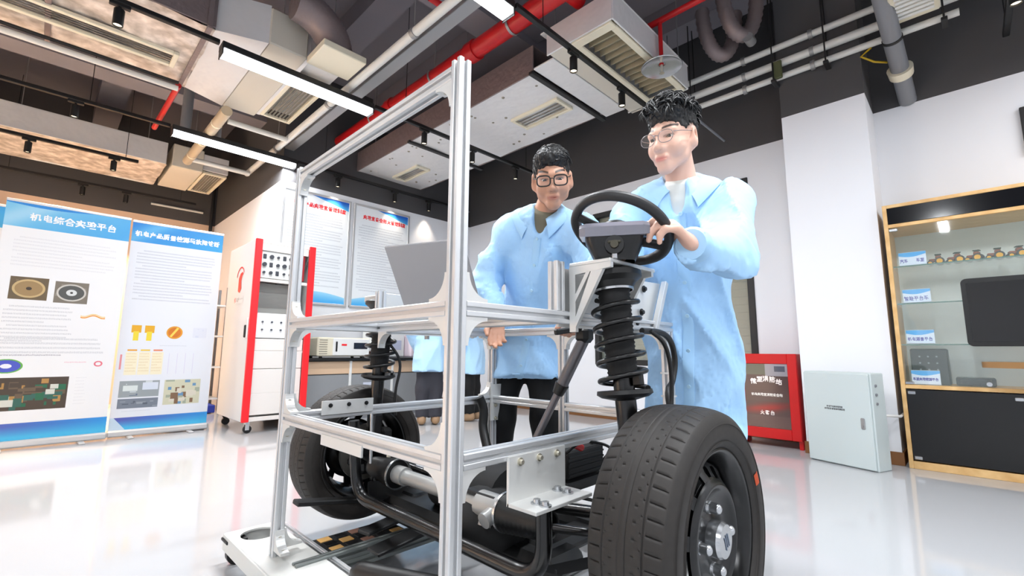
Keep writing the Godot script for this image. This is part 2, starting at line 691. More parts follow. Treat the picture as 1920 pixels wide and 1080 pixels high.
# ==================================================================== lettering and printed sheets
# each stroke of a character is x1 y1 x2 y2 on a grid of sixteen
func make_glyphs():
	G = {
		"机": "0464 303f 350a 3569 8289 896f 82d2 d2dd ddfd fdfb",
		"电": "333b 33d3 d3db 37d7 3bdb 707e 7eee eeec",
		"产": "7072 24d4 4657 b5a7 38e8 383b 3b1f",
		"品": "41b1 4146 b1b6 46b6 0868 086e 686e 0e6e 98f8 989e f8fe 9efe",
		"质": "31e0 212a 2a0f 35e5 8285 58d8 585c d8dc 8a8b 8b4f 9cdf",
		"量": "32d2 3236 d2d6 34d4 36d6 18e8 4aca 4a4d cacd 4cdc 7a7f 2fdf",
		"检": "0464 303f 350a 3569 a065 a0f5 86d6 789a a89a e8ca 6fff",
		"测": "0122 0526 0f3a 515b 51a1 a1ab 747a 7a4f 7aaf c2cb f0fd fdcf",
		"与": "31d1 3137 37e7 e7ef efbe 0bbb",
		"故": "0474 4149 1969 196f 696f 1f6f a076 85f5 d57f 97ff",
		"障": "101f 1151 5136 3658 583a 72e2 93a5 d3c5 66f6 88d8 888c d8dc 8adb 6dfd b8bf",
		"诊": "2144 0646 464d 4d6b a065 a0f5 a689 c97c df8f",
		"断": "111e 1e7e 4343 424d 1777 2134 6154 e092 929f 96f6 c6cf",
		"微": "4004 4407 272f 7176 5256 9296 5696 7878 787c 989d c095 b3f3 e39f b5ff",
		"型": "11a1 1484 4148 414f 7178 b2b6 e0e8 88a8 1bdb 8a8f 0fff",
		"消": "0122 0526 0f3a 9096 6185 d1b4 656f 65d5 d5df 68d8 6bdb",
		"防": "101f 1151 5136 3658 583a a0b2 63f3 a36f 97d7 d7df dfaf",
		"站": "3042 0474 1728 6657 0c7c a0a8 a4f4 888f e8ee 88e8 8fef",
		"实": "7082 1324 13e3 e3d5 4566 3767 09f9 8589 890f 8aef",
		"验": "1161 616a 2126 2676 76 6f 0b5a a065 a0f5 86d6 789a e8ca 6fff",
		"室": "7081 1213 12e2 35c5 7538 38b8 957a 7a7f 3bcb 1fef",
		"平": "21d1 3456 d4b6 08f8 717f",
		"台": "7036 36d5 a3e7 39d9 393f d9df 3fdf",
		"安": "7081 1213 12e2 652c 2cdf 08f8 b83f",
		"全": "7008 70f8 47b7 3bcb 777f 1fef",
		"管": "3015 2262 a085 92f2 1718 17e7 39c9 394f c9cc 3ccc 3fcf",
		"理": "0161 0666 0d6b 313c 71e1 7177 e1e7 74e4 77e7 b1bf 8bdb 6fff",
		"制": "2004 0373 0777 4041 404f 1a1e 1a7a 7a7d c2cb f0fe fece",
		"度": "7072 22e2 222a 2a0f 45d5 6369 c3c9 69c9 4bcb 5cdf cb4f",
		"火": "707a 7a1f 7aef 2547 d5a8",
		"警": "2161 4043 1374 3575 a071 82f3 e286 1898 2adb 3cbc 3ebe 3ebf",
		"建": "1151 5115 1566 6a0e 1aff 72d2 75f5 78d8 7aea a0ad",
		"综": "3016 1646 460a 0a5a 0f5d a0a2 6264 62f2 84d4 68f8 a8af 7b6d dbee",
		"合": "7007 70f7 47b7 3acb 3a3f cbcf 3fcf",
		"智": "2004 1363 0575 3239 3577 92e2 9297 e2e7 97e7 3ada 3a3f dadf 3cdc 3fdf",
		"能": "3015 1565 4265 1868 181f 686f 1a6a 1c6c 9097 95e3 97e7 989f 9de9 9fef",
		"汽": "0122 0526 0f3a 7045 62f2 65d5 58c8 c8df dffd",
		"车": "11d1 6127 27d7 0bfb 848f",
	}


func draw_line_px(im: Image, a: Vector2, b: Vector2, w: int, c: Color):
	var steps := maxi(1, int(a.distance_to(b)))
	for i in steps + 1:
		var p := a.lerp(b, float(i) / steps)
		im.fill_rect(Rect2i(int(p.x - w * 0.5), int(p.y - w * 0.5), w, w), c)


func draw_text_px(im: Image, text: String, at: Vector2, size: float, w: int, c: Color, gap := 1.12, bend := 0.0):
	for i in text.length():
		var ch := text[i]
		if not G.has(ch):
			continue
		var drop := bend * pow((i - (text.length() - 1) * 0.5) / maxf(1.0, (text.length() - 1) * 0.5), 2.0)
		for st in (G[ch] as String).split(" "):
			if st.length() != 4:
				continue
			var a := Vector2(st.substr(0, 1).hex_to_int(), st.substr(1, 1).hex_to_int()) / 16.0 * size
			var b := Vector2(st.substr(2, 1).hex_to_int(), st.substr(3, 1).hex_to_int()) / 16.0 * size
			var o := at + Vector2(i * size * gap, drop)
			draw_line_px(im, o + a, o + b, w, c)


# rows of small print too fine to read
func draw_rows(im: Image, r: Rect2i, lines: int, c: Color, ragged := 0.1, indent := 0):
	var step := float(r.size.y) / lines
	for i in lines:
		var y := r.position.y + int(i * step)
		var x := r.position.x + (indent if i % 5 == 0 else 0)
		var end := r.position.x + int(r.size.x * (1.0 - ragged * rng.randf() - (0.35 if i % 5 == 4 else 0.0)))
		while x < end:
			var hh := maxi(2, int(step * 0.45))
			im.fill_rect(Rect2i(x, y, 2, hh), c)
			im.fill_rect(Rect2i(x, y + int(hh * rng.randf()), 5, 1), c)
			x += 6 + rng.randi() % 2


func picture(im: Image, r: Rect2i, cols: Array, blots: int, seed_: int):
	var q := RandomNumberGenerator.new()
	q.seed = seed_
	im.fill_rect(r, cols[0])
	for i in blots:
		var c: Color = cols[q.randi() % cols.size()]
		var w := q.randi_range(r.size.x / 14, r.size.x / 4)
		var hh := q.randi_range(r.size.y / 14, r.size.y / 4)
		var p := Vector2i(r.position.x + q.randi() % maxi(1, r.size.x - w), r.position.y + q.randi() % maxi(1, r.size.y - hh))
		im.fill_rect(Rect2i(p, Vector2i(w, hh)), c)


func disc_px(im: Image, at: Vector2i, rx: int, ry: int, c: Color):
	for y in range(-ry, ry + 1):
		var w := int(rx * sqrt(maxf(0.0, 1.0 - pow(float(y) / ry, 2.0))))
		im.fill_rect(Rect2i(at.x - w, at.y + y, w * 2, 1), c)


func swoosh_px(im: Image, y0: int, y1: int, rise: float, top: Color, low: Color):
	var w := im.get_width()
	for x in w:
		var t := float(x) / w
		var bow := int(rise * sin(t * PI))
		for y in range(y0 - bow, y1):
			if y >= 0 and y < im.get_height():
				im.set_pixel(x, y, top.lerp(low, clampf(float(y - y0 + bow) / (y1 - y0 + bow), 0, 1)))


func printed(im: Image, rough := 0.5) -> StandardMaterial3D:
	var m := mat(Color.WHITE, rough)
	im.generate_mipmaps()
	m.albedo_texture = ImageTexture.create_from_image(im)
	m.texture_repeat = false
	return m


func header_px(im: Image, hh: int, a: Color, b: Color, streak: Color):
	var w := im.get_width()
	for y in hh:
		for x in w:
			var t := float(x) / w
			var c := a.lerp(b, clampf(t * 0.7 + float(y) / hh * 0.3, 0, 1))
			var s := sin(t * 5.0 + y * 0.012) * 0.5 + 0.5
			im.set_pixel(x, y, c.lerp(streak, 0.55 * pow(s, 6.0)))


func banner_sheet_a() -> Image:
	var im := Image.create(640, 1560, false, Image.FORMAT_RGB8)
	im.fill(Color(0.97, 0.98, 0.99))
	header_px(im, 168, Color(0.50, 0.80, 0.95), Color(0.26, 0.66, 0.92), Color(0.80, 0.93, 1.0))
	for x in 640:
		var y := int(10 + 14 * sin(x * 0.008))
		im.fill_rect(Rect2i(x, 0, 1, y), Color(0.13, 0.55, 0.88))
	draw_text_px(im, "机电综合实验平台", Vector2(120, 66), 50, 7, Color.WHITE)
	var ink := Color(0.72, 0.74, 0.78)
	draw_rows(im, Rect2i(60, 230, 520, 210), 9, Color(0.86, 0.87, 0.9), 0.1, 24)
	picture(im, Rect2i(70, 500, 180, 150), [Color(0.42, 0.36, 0.26), Color(0.5, 0.43, 0.32)], 6, 3)
	disc_px(im, Vector2i(160, 575), 78, 62, Color(0.80, 0.70, 0.50))
	disc_px(im, Vector2i(160, 575), 66, 50, Color(0.64, 0.53, 0.36))
	disc_px(im, Vector2i(160, 575), 14, 11, Color(0.25, 0.2, 0.16))
	picture(im, Rect2i(282, 510, 172, 148), [Color(0.50, 0.47, 0.42), Color(0.58, 0.55, 0.5)], 5, 4)
	disc_px(im, Vector2i(368, 584), 76, 60, Color(0.82, 0.81, 0.78))
	disc_px(im, Vector2i(368, 584), 66, 50, Color(0.33, 0.34, 0.33))
	disc_px(im, Vector2i(368, 584), 28, 22, Color(0.88, 0.9, 0.9))
	disc_px(im, Vector2i(368, 584), 8, 7, Color(0.2, 0.2, 0.2))
	draw_rows(im, Rect2i(60, 690, 340, 250), 10, ink, 0.12, 24)
	for x in range(430, 560):
		var y := int(742 + 9 * sin(x * 0.06))
		im.fill_rect(Rect2i(x, y, 2, 8), Color(0.95, 0.62, 0.18))
		im.fill_rect(Rect2i(x, y - 9, 2, 6), Color(0.97, 0.85, 0.55))
	draw_rows(im, Rect2i(60, 900, 520, 120), 4, ink, 0.1, 24)
	draw_rows(im, Rect2i(60, 1010, 300, 20), 1, Color(0.4, 0.42, 0.5), 0.0)
	disc_px(im, Vector2i(110, 1085), 76, 46, Color(0.42, 0.72, 0.32))
	disc_px(im, Vector2i(110, 1085), 66, 39, Color(0.30, 0.36, 0.80))
	disc_px(im, Vector2i(110, 1085), 26, 15, Color(0.95, 0.97, 1))
	draw_rows(im, Rect2i(380, 1060, 110, 16), 1, Color(0.95, 0.6, 0.7), 0.0)
	disc_px(im, Vector2i(555, 1075), 24, 20, Color(0.92, 0.45, 0.52))
	disc_px(im, Vector2i(555, 1075), 15, 12, Color(0.97, 0.98, 0.99))
	picture(im, Rect2i(14, 1160, 400, 210), [Color(0.30, 0.25, 0.20), Color(0.13, 0.42, 0.30), Color(0.42, 0.36, 0.28), Color(0.72, 0.55, 0.30), Color(0.85, 0.86, 0.82), Color(0.20, 0.40, 0.36)], 40, 8)
	for k in 9:
		draw_rows(im, Rect2i(450, 1168 + k * 22, 60, 10), 1, Color(0.86, 0.87, 0.9), 0.3)
	foot_px(im, 1450)
	return im


func foot_px(im: Image, y0: int):
	for y in range(y0, im.get_height()):
		var v := float(y - y0) / (im.get_height() - y0)
		for x in im.get_width():
			var t := float(x) / im.get_width()
			if t < 0.04 + v * 0.12:
				im.set_pixel(x, y, Color(0.80, 0.90, 0.98))
			else:
				var up := Color(0.36, 0.36, 0.72).lerp(Color(0.18, 0.62, 0.93), t)
				im.set_pixel(x, y, up.lerp(Color(0.30, 0.78, 0.97), clampf(v * 1.6 - 0.3, 0, 1)))


func banner_sheet_b() -> Image:
	var im := Image.create(640, 1560, false, Image.FORMAT_RGB8)
	im.fill(Color(0.93, 0.95, 0.985))
	header_px(im, 150, Color(0.08, 0.52, 0.88), Color(0.24, 0.68, 0.92), Color(0.55, 0.84, 0.98))
	draw_text_px(im, "机电产品质量检测与故障诊断", Vector2(26, 66), 40, 7, Color.WHITE, 1.14)
	var ink := Color(0.66, 0.69, 0.75)
	draw_rows(im, Rect2i(50, 210, 540, 400), 17, ink, 0.04, 40)
	for s in 2:
		im.fill_rect(Rect2i(70 + s * 84, 790, 62, 56), Color(0.93, 0.70, 0.10))
		im.fill_rect(Rect2i(84 + s * 84, 836, 34, 70), Color(0.97, 0.88, 0.22))
	disc_px(im, Vector2i(352, 838), 56, 50, Color(0.92, 0.62, 0.12))
	disc_px(im, Vector2i(352, 838), 44, 38, Color(0.86, 0.48, 0.08))
	draw_line_px(im, Vector2(330, 868), Vector2(372, 806), 12, Color(0.98, 0.85, 0.35))
	picture(im, Rect2i(480, 796, 100, 80), [Color(0.90, 0.92, 0.97), Color(0.86, 0.89, 0.96)], 6, 5)
	draw_rows(im, Rect2i(262, 940, 180, 12), 1, Color(0.75, 0.78, 0.84), 0.0)
	for k in 3:
		im.fill_rect(Rect2i(60 + k * 82, 972, 60, 12), [Color(0.95, 0.66, 0.2), Color(0.96, 0.8, 0.3), Color(0.93, 0.55, 0.4)][k])
		im.fill_rect(Rect2i(52 + k * 82, 992, 76, 170), Color(0.99, 0.96, 0.84))
		draw_rows(im, Rect2i(58 + k * 82, 1000, 64, 150), 7, Color(0.90, 0.80, 0.62), 0.1)
	im.fill_rect(Rect2i(20, 1010, 12, 110), Color(0.93, 0.6, 0.62))
	for k in 4:
		im.fill_rect(Rect2i(330 + k * 56, 1000, 3, 160), Color(0.86, 0.84, 0.95))
	picture(im, Rect2i(36, 1206, 252, 120), [Color(0.62, 0.66, 0.68), Color(0.82, 0.86, 0.88), Color(0.40, 0.46, 0.55)], 12, 13)
	im.fill_rect(Rect2i(60, 1240, 90, 40), Color(0.88, 0.92, 0.92))
	im.fill_rect(Rect2i(180, 1220, 100, 54), Color(0.86, 0.90, 0.96))
	picture(im, Rect2i(36, 1336, 252, 70), [Color(0.48, 0.52, 0.58), Color(0.36, 0.40, 0.46), Color(0.6, 0.64, 0.68)], 14, 14)
	picture(im, Rect2i(320, 1206, 250, 190), [Color(0.84, 0.84, 0.74), Color(0.66, 0.70, 0.62), Color(0.52, 0.40, 0.30), Color(0.42, 0.60, 0.76), Color(0.88, 0.86, 0.80)], 24, 15)
	draw_rows(im, Rect2i(70, 1424, 170, 12), 1, Color(0.78, 0.8, 0.86), 0.0)
	foot_px(im, 1470)
	return im


func poster_sheet(title: String, seed_: int) -> Image:
	rng.seed = seed_
	var im := Image.create(512, 820, false, Image.FORMAT_RGB8)
	im.fill(Color(0.93, 0.95, 0.965))
	for x in 512:
		var y := int(maxf(0.0, (x - 200) * 0.23))
		for yy in y:
			im.set_pixel(x, yy, Color(0.10, 0.34, 0.78).lerp(Color(0.35, 0.74, 0.95), clampf(float(yy) / maxf(1, y), 0, 1)))
	draw_text_px(im, title, Vector2(70, 66), 34, 6, Color(0.90, 0.22, 0.25), 1.13)
	draw_rows(im, Rect2i(34, 150, 440, 560), 26, Color(0.66, 0.69, 0.73), 0.06, 26)
	swoosh_px(im, 770, 820, 34, Color(0.62, 0.85, 0.97), Color(0.25, 0.66, 0.93))
	return im


# a thin upright panel whose front face carries the sheet
func panel(size: Vector3, face_mat: Material, back_mat: Material, called: String, parent: Node, at := Vector3.ZERO, b := Basis.IDENTITY):
	var g := Geo.new()
	g.box(at - b.z * 0.002, Vector3(size.x, size.y, size.z), minf(0.002, size.z * 0.3), b)
	put(g, called, back_mat, parent)
	var f := Geo.new()
	var h := size * 0.5
	var z := h.z + 0.0005
	f.quad(at + b * Vector3(-h.x, -h.y, z), at + b * Vector3(h.x, -h.y, z), at + b * Vector3(h.x, h.y, z), at + b * Vector3(-h.x, h.y, z), b.z)
	put(f, "printed_sheet", face_mat, parent)


# ==================================================================== lamps
func make_lamps():
	var diff := mat(Color(0.95, 0.96, 1.0), 0.5)
	diff.emission_enabled = true
	diff.emission = Color(0.97, 0.98, 1.0)
	diff.emission_energy_multiplier = 3.0
	var places := [
		[1.34, -3.79, "long ceiling lamp nearest the top of the aluminium frame, above the white grilles"],
		[1.34, -5.62, "long ceiling lamp farther back, lower in view above the blue banners"],
		[1.34, -1.97, "long ceiling lamp cut off by the top edge, under the red pipe"],
		[1.34, -0.14, "long ceiling lamp out of view above the camera's right"], [1.34, 1.69, "long ceiling lamp out of view behind the camera on the right"], [1.34, -7.45, ""],
		[-1.9, -0.14, "long ceiling lamp out of view on the left, level with the camera"], [-1.9, -1.97, "long ceiling lamp out of view, first ahead on the left"], [-1.9, -3.79, "long ceiling lamp out of view, second ahead on the left"], [-1.9, -5.62, "long ceiling lamp out of view on the left, level with the banners"], [3.75, 1.3, "long ceiling lamp out of view on the right, level with the camera"], [3.75, 2.9, "long ceiling lamp out of view behind the camera at the far right"], [-1.9, 1.69, "long ceiling lamp out of view behind the camera on the left"],
	]
	var first: Node3D
	for i in places.size():
		var p: Array = places[i]
		if i == 5:
			continue
		var at := Vector3(p[0], 2.97, p[1])
		var label: String = p[2] if p[2] else "long white ceiling lamp outside the view, behind or left of the camera"
		var t: Node3D
		if first:
			t = twin(first, "linear_lamp", label, at, "linear lamps on the lighting tracks" if i < 3 else "linear lamps out of view")
		else:
			t = thing("linear_lamp", label, "lamp", at, 0.0, "linear lamps on the lighting tracks")
			var g := Geo.new()
			g.box(Vector3(0, 0.05, 0), Vector3(1.23, 0.05, 0.115), 0.004)
			for s in [-1, 1]:
				g.box(Vector3(s * 0.609, 0.015, 0), Vector3(0.008, 0.09, 0.115), 0.002)
			put(g, "housing", mat(Color(0.10, 0.10, 0.105), 0.5), t)
			g = Geo.new()
			g.box(Vector3(0, 0.005, 0), Vector3(1.21, 0.045, 0.108), 0.006)
			put(g, "diffuser", diff, t)
			first = t
		var al := AreaLight3D.new()
		al.name = "lamp_light"
		al.area_size = Vector2(1.2, 0.10)
		al.light_energy = LAMP_ENERGY * (0.3 if p[0] < 0.0 and p[1] < -1.0 else 0.38 if p[0] > 3.0 else 1.0)
		al.light_color = Color(0.97, 0.985, 1.0)
		al.area_range = 30.0
		al.area_attenuation = 2.0
		al.shadow_enabled = true
		add_child(al, true)
		al.position = at + Vector3(0, -0.026, 0)
		al.rotation_degrees = Vector3(-90, 0, 0)
	# lighting tracks with little barrel spotlights
	var tm := mat(Color(0.03, 0.03, 0.032), 0.5)
	var tracks := [
		[-1.93, [[1.97, 4.35]], [2.25, 4.2], "black lighting track crossing under the right-hand fan unit"],
		[-3.76, [[-3.5, -2.53], [-1.27, 0.71], [1.97, 4.2]], [-2.7, -1.1, 0.1, 2.3, 4.05], "black lighting track running above the nearest long lamp"],
		[-5.60, [[-3.5, -2.53], [-1.27, 0.71], [1.97, 4.6]], [-2.7, -1.1, 0.1, 2.3, 4.3], "black lighting track in line with the farther long lamp"],
		[0.384, [[3.5, 4.6]], [3.65, 4.5], "short black lighting track beyond the top right corner"],
		[-7.00, [[-3.5, 0.62]], [-2.7, -1.1, 0.5], "black lighting track before the lower left air duct"],
		[-8.45, [[-3.5, 1.5]], [-2.7, -0.5, 1.3], "black lighting track farthest back on the left"]]
	for tr in tracks:
		var t := thing("lighting_track", tr[3], "track", Vector3(0, 3.03, tr[0]), 0.0, "lighting tracks")
		for sg in tr[1]:
			var g := Geo.new()
			g.box(Vector3((sg[0] + sg[1]) * 0.5, 0, 0), Vector3(sg[1] - sg[0], 0.035, 0.036), 0.004)
			put(g, "rail", tm, t)
		for x in tr[2]:
			var g := Geo.new()
			g.cyl(Vector3(x, 0.015, 0), Vector3(x, ROOF - 3.03, 0), 0.0035, -1.0, 6, false)
			put(g, "hanger", tm, t)
	var spots := [
		[0.145, -3.76, "black spotlight hanging from the track in front of the upper left duct", 2],
		[0.01, -5.60, "black spotlight in the dark gap between the two left ducts", 2],
		[0.40, -7.00, "black spotlight against the lower left duct near its end", 1],
		[0.66, -8.45, "small black spotlight just above the blue banners", 1],
		[2.53, -3.76, "black spotlight left of the tall aluminium post, under the right duct", 0],
		[3.17, -3.76, "black spotlight just right of the tall aluminium post", 0],
		[2.60, -1.93, "lit black spotlight left of the two under the beige fan unit", 0],
		[3.28, -1.93, "lit black spotlight right of the two under the beige fan unit", 0],
		[2.48, -5.60, "leftmost of the three small spotlights before the poster wall", 0],
		[3.31, -5.60, "middle one of the three small spotlights before the poster wall", 0],
		[3.89, -5.60, "rightmost of the three small spotlights before the poster wall", 0],
		[3.86, -3.76, "small spotlight between the two students' heads on the dark wall", 0],
		[3.895, 0.384, "spotlight at the top right corner of the view", 0],
		[-2.72, -3.76, "spotlight on the nearest left track, out of view", 1], [-2.72, -5.60, "spotlight on the second left track, out of view", 1], [-2.0, -7.00, "spotlight on the third left track, out of view", 1],
		[-3.2, -3.76, "spotlight at the end of the nearest left track, out of view", 1], [-3.2, -5.60, "spotlight at the end of the second left track, out of view", 1], [0.2, -8.45, "spotlight on the farthest track hidden behind the banners", 2],
		[-0.9, -5.60, "spotlight on the second track, out of view left of the banners", 3], [-0.9, -7.00, "spotlight on the third track, out of view left of the banners", 3], [-0.3, -7.00, "spotlight on the third track just outside the left edge", 3],
	]
	var warm := Color(1.0, 0.83, 0.65)
	var cool := Color(1.0, 0.93, 0.84)
	var proto: Node3D
	for sp in spots:
		var at := Vector3(sp[0], 3.012, sp[1])
		var t: Node3D
		if proto:
			t = twin(proto, "track_spotlight", sp[2], at, "spotlights on the lighting tracks")
		else:
			t = thing("track_spotlight", sp[2], "spotlight", at, 0.0, "spotlights on the lighting tracks")
			var g := Geo.new()
			g.box(Vector3(0, -0.012, 0), Vector3(0.11, 0.026, 0.034), 0.004)
			g.cyl(Vector3(0, -0.025, 0), Vector3(0, -0.045, 0), 0.010, -1, 10)
			put(g, "adapter", tm, t)
			g = Geo.new()
			g.lathe(Transform3D(Basis(Vector3.RIGHT, PI / 2), Vector3(0, -0.04, 0)), [Vector2(0, 0), Vector2(0.024, 0), Vector2(0.029, 0.005), Vector2(0.029, 0.115), Vector2(0.026, 0.118), Vector2(0.024, 0.105)], 20, false)
			put(g, "barrel", tm, t)
			g = Geo.new()
			g.disc(Vector3(0, -0.146, 0), Vector3.DOWN, 0.0245, 20)
			var lens := mat(Color(1, 0.97, 0.9), 0.4)
			lens.emission_enabled = true
			lens.emission = Color(1.0, 0.93, 0.80)
			lens.emission_energy_multiplier = 2.5
			put(g, "lens", lens, t)
			proto = t
		var s := SpotLight3D.new()
		s.name = "spot_light"
		s.spot_angle = 26.0 if sp[3] == 1 else 38.0
		s.spot_angle_attenuation = 0.8
		s.light_energy = [SPOT_COOL, SPOT_WARM * (0.4 if sp[1] < -6.0 else 1.0), 3.0, 13.0][sp[3]]
		s.light_color = warm if sp[3] else cool
		s.light_size = 0.03
		s.spot_range = 30.0
		s.spot_attenuation = 2.0
		s.shadow_enabled = true
		add_child(s, true)
		s.position = at + Vector3(0, -0.165, 0)
		s.rotation_degrees = Vector3(-90, 0, 0)


const LAMP_ENERGY := 5.4
const SPOT_WARM := 55.0
const SPOT_COOL := 0.5


# ==================================================================== the room
func slab(g: Geo, lo: Vector3, hi: Vector3):
	g.box((lo + hi) * 0.5, hi - lo)


func make_room():
	var x0 := -4.0
	var z1 := 3.6
	var g := Geo.new()
	slab(g, Vector3(x0 - 0.2, -0.15, BACK_Z - 0.2), Vector3(WALL_X + 0.2, 0, z1 + 0.2))
	structure(g, "floor", M.floor)
	g = Geo.new()
	slab(g, Vector3(x0 - 0.2, ROOF, BACK_Z - 0.2), Vector3(WALL_X + 0.2, ROOF + 0.2, z1 + 0.2))
	structure(g, "ceiling", M.ceiling)
	# concrete beams under the ceiling, painted dark
	for i in 5:
		g = Geo.new()
		var bx: float = [-2.6, 0.35, 2.05, 3.1, 4.3][i]
		slab(g, Vector3(bx - 0.14, ROOF - [0.35, 0.30, 0.22, 0.42, 0.30][i], BACK_Z), Vector3(bx + 0.14, ROOF, z1))
		structure(g, numbered("ceiling_beam"), M.ceiling)
	for i in 3:
		g = Geo.new()
		var bz: float = [-6.6, -3.0, 0.9][i]
		slab(g, Vector3(x0, ROOF - 0.5, bz - 0.15), Vector3(WALL_X, ROOF, bz + 0.15))
		structure(g, numbered("ceiling_beam"), M.ceiling)
	# right wall with a wide dark-framed window
	var wz0 := -3.27
	var wz1 := -1.43
	var wy0 := 0.63
	var wy1 := 2.51
	g = Geo.new()
	slab(g, Vector3(WALL_X, 0, WALL_Z), Vector3(WALL_X + 0.2, DARK_LINE, wz0))
	slab(g, Vector3(WALL_X, 0, wz1), Vector3(WALL_X + 0.2, DARK_LINE, z1))
	slab(g, Vector3(WALL_X, 0, wz0), Vector3(WALL_X + 0.2, wy0, wz1))
	slab(g, Vector3(WALL_X, wy1, wz0), Vector3(WALL_X + 0.2, DARK_LINE, wz1))
	var wr := structure(g, "wall_right", M.wall)
	g = Geo.new()
	slab(g, Vector3(WALL_X, DARK_LINE, WALL_Z), Vector3(WALL_X + 0.2, ROOF, z1))
	put(g, "dark_upper_paint", M.wall_dark, wr)
	var w := Node3D.new()
	w.name = "window_1"
	w.set_meta("kind", "structure")
	add_child(w)
	g = Geo.new()
	var fx := WALL_X + 0.02
	for zz in [wz0 + 0.03, wz1 - 0.03, -2.35]:
		g.box(Vector3(fx, (wy0 + wy1) * 0.5, zz), Vector3(0.07, wy1 - wy0, 0.06), 0.004)
	for yy in [wy0 + 0.03, wy1 - 0.03]:
		g.box(Vector3(fx, yy, (wz0 + wz1) * 0.5), Vector3(0.068, 0.06, wz1 - wz0), 0.004)
	put(g, "frame", M.frame_dark, w)
	for k in 2:
		g = Geo.new()
		g.box(Vector3(fx + 0.02, (wy0 + wy1) * 0.5, [-2.8, -1.9][k]), Vector3(0.006, wy1 - wy0 - 0.1, 0.86))
		put(g, "pane", M.glass, w)
	# a drawn roller blind of narrow slats behind the glass
	for k in 24:
		g = Geo.new()
		g.box(Vector3(WALL_X + 0.09, wy0 + 0.04 + k * 0.0775, (wz0 + wz1) * 0.5), Vector3(0.006, 0.0765, wz1 - wz0 - 0.04), 0.002)
		put(g, "blind_slat", M.blind, w)
	# far wall with the posters, its returning side, and the wall behind the banners
	g = Geo.new()
	slab(g, Vector3(SIDE_X, 0, WALL_Z - 0.2), Vector3(WALL_X + 0.2, DARK_LINE, WALL_Z))
	var wf := structure(g, "wall_far", M.wall)
	g = Geo.new()
	slab(g, Vector3(SIDE_X, DARK_LINE, WALL_Z - 0.2), Vector3(WALL_X + 0.2, ROOF, WALL_Z))
	put(g, "dark_upper_paint", M.wall_dark, wf)
	g = Geo.new()
	slab(g, Vector3(SIDE_X, 0, BACK_Z), Vector3(SIDE_X + 0.2, DARK_LINE, WALL_Z - 0.2))
	var ws := structure(g, "wall_side", M.wall)
	g = Geo.new()
	slab(g, Vector3(SIDE_X, DARK_LINE, BACK_Z), Vector3(SIDE_X + 0.2, ROOF, WALL_Z - 0.2))
	put(g, "dark_upper_paint", M.wall_dark, ws)
	g = Geo.new()
	slab(g, Vector3(x0, 0, BACK_Z - 0.2), Vector3(SIDE_X + 0.2, DARK_LINE, BACK_Z))
	var wb := structure(g, "wall_back", mat(Color(0.86, 0.74, 0.64), 0.85))
	g = Geo.new()
	slab(g, Vector3(x0, DARK_LINE, BACK_Z - 0.2), Vector3(SIDE_X + 0.2, ROOF, BACK_Z))
	put(g, "dark_upper_paint", M.wall_dark, wb)
	g = Geo.new()
	slab(g, Vector3(x0 - 0.2, 0, BACK_Z - 0.2), Vector3(x0, DARK_LINE, z1))
	var wl := structure(g, "wall_left", M.wall)
	g = Geo.new()
	slab(g, Vector3(x0 - 0.2, DARK_LINE, BACK_Z - 0.2), Vector3(x0, ROOF, z1))
	put(g, "dark_upper_paint", M.wall_dark, wl)
	g = Geo.new()
	slab(g, Vector3(x0 - 0.2, 0, z1), Vector3(WALL_X + 0.2, DARK_LINE, z1 + 0.2))
	var wn := structure(g, "wall_near", M.wall)
	g = Geo.new()
	slab(g, Vector3(x0 - 0.2, DARK_LINE, z1), Vector3(WALL_X + 0.2, ROOF, z1 + 0.2))
	put(g, "dark_upper_paint", M.wall_dark, wn)
	# square column on the right wall
	g = Geo.new()
	slab(g, Vector3(4.33, 0, -0.99), Vector3(WALL_X, DARK_LINE, -0.41))
	var co := structure(g, "column", M.wall)
	g = Geo.new()
	slab(g, Vector3(4.33, DARK_LINE, -0.99), Vector3(WALL_X, ROOF, -0.41))
	put(g, "dark_upper_paint", M.wall_dark, co)
	# brown skirting
	g = Geo.new()
	g.box(Vector3(WALL_X - 0.006, 0.045, (WALL_Z - 0.99) * 0.5), Vector3(0.012, 0.09, -0.99 - WALL_Z), 0.002)
	structure(g, "baseboard_right", M.base_brown)
	g = Geo.new()
	g.box(Vector3(4.324, 0.045, -0.70), Vector3(0.012, 0.09, 0.604), 0.002)
	g.box(Vector3(4.55, 0.045, -0.404), Vector3(0.45, 0.09, 0.012), 0.002)
	structure(g, "baseboard_column", M.base_brown)
	g = Geo.new()
	g.box(Vector3((SIDE_X + WALL_X) * 0.5, 0.045, WALL_Z + 0.006), Vector3(WALL_X - SIDE_X - 0.03, 0.09, 0.012), 0.002)
	structure(g, "baseboard_far", M.base_brown)


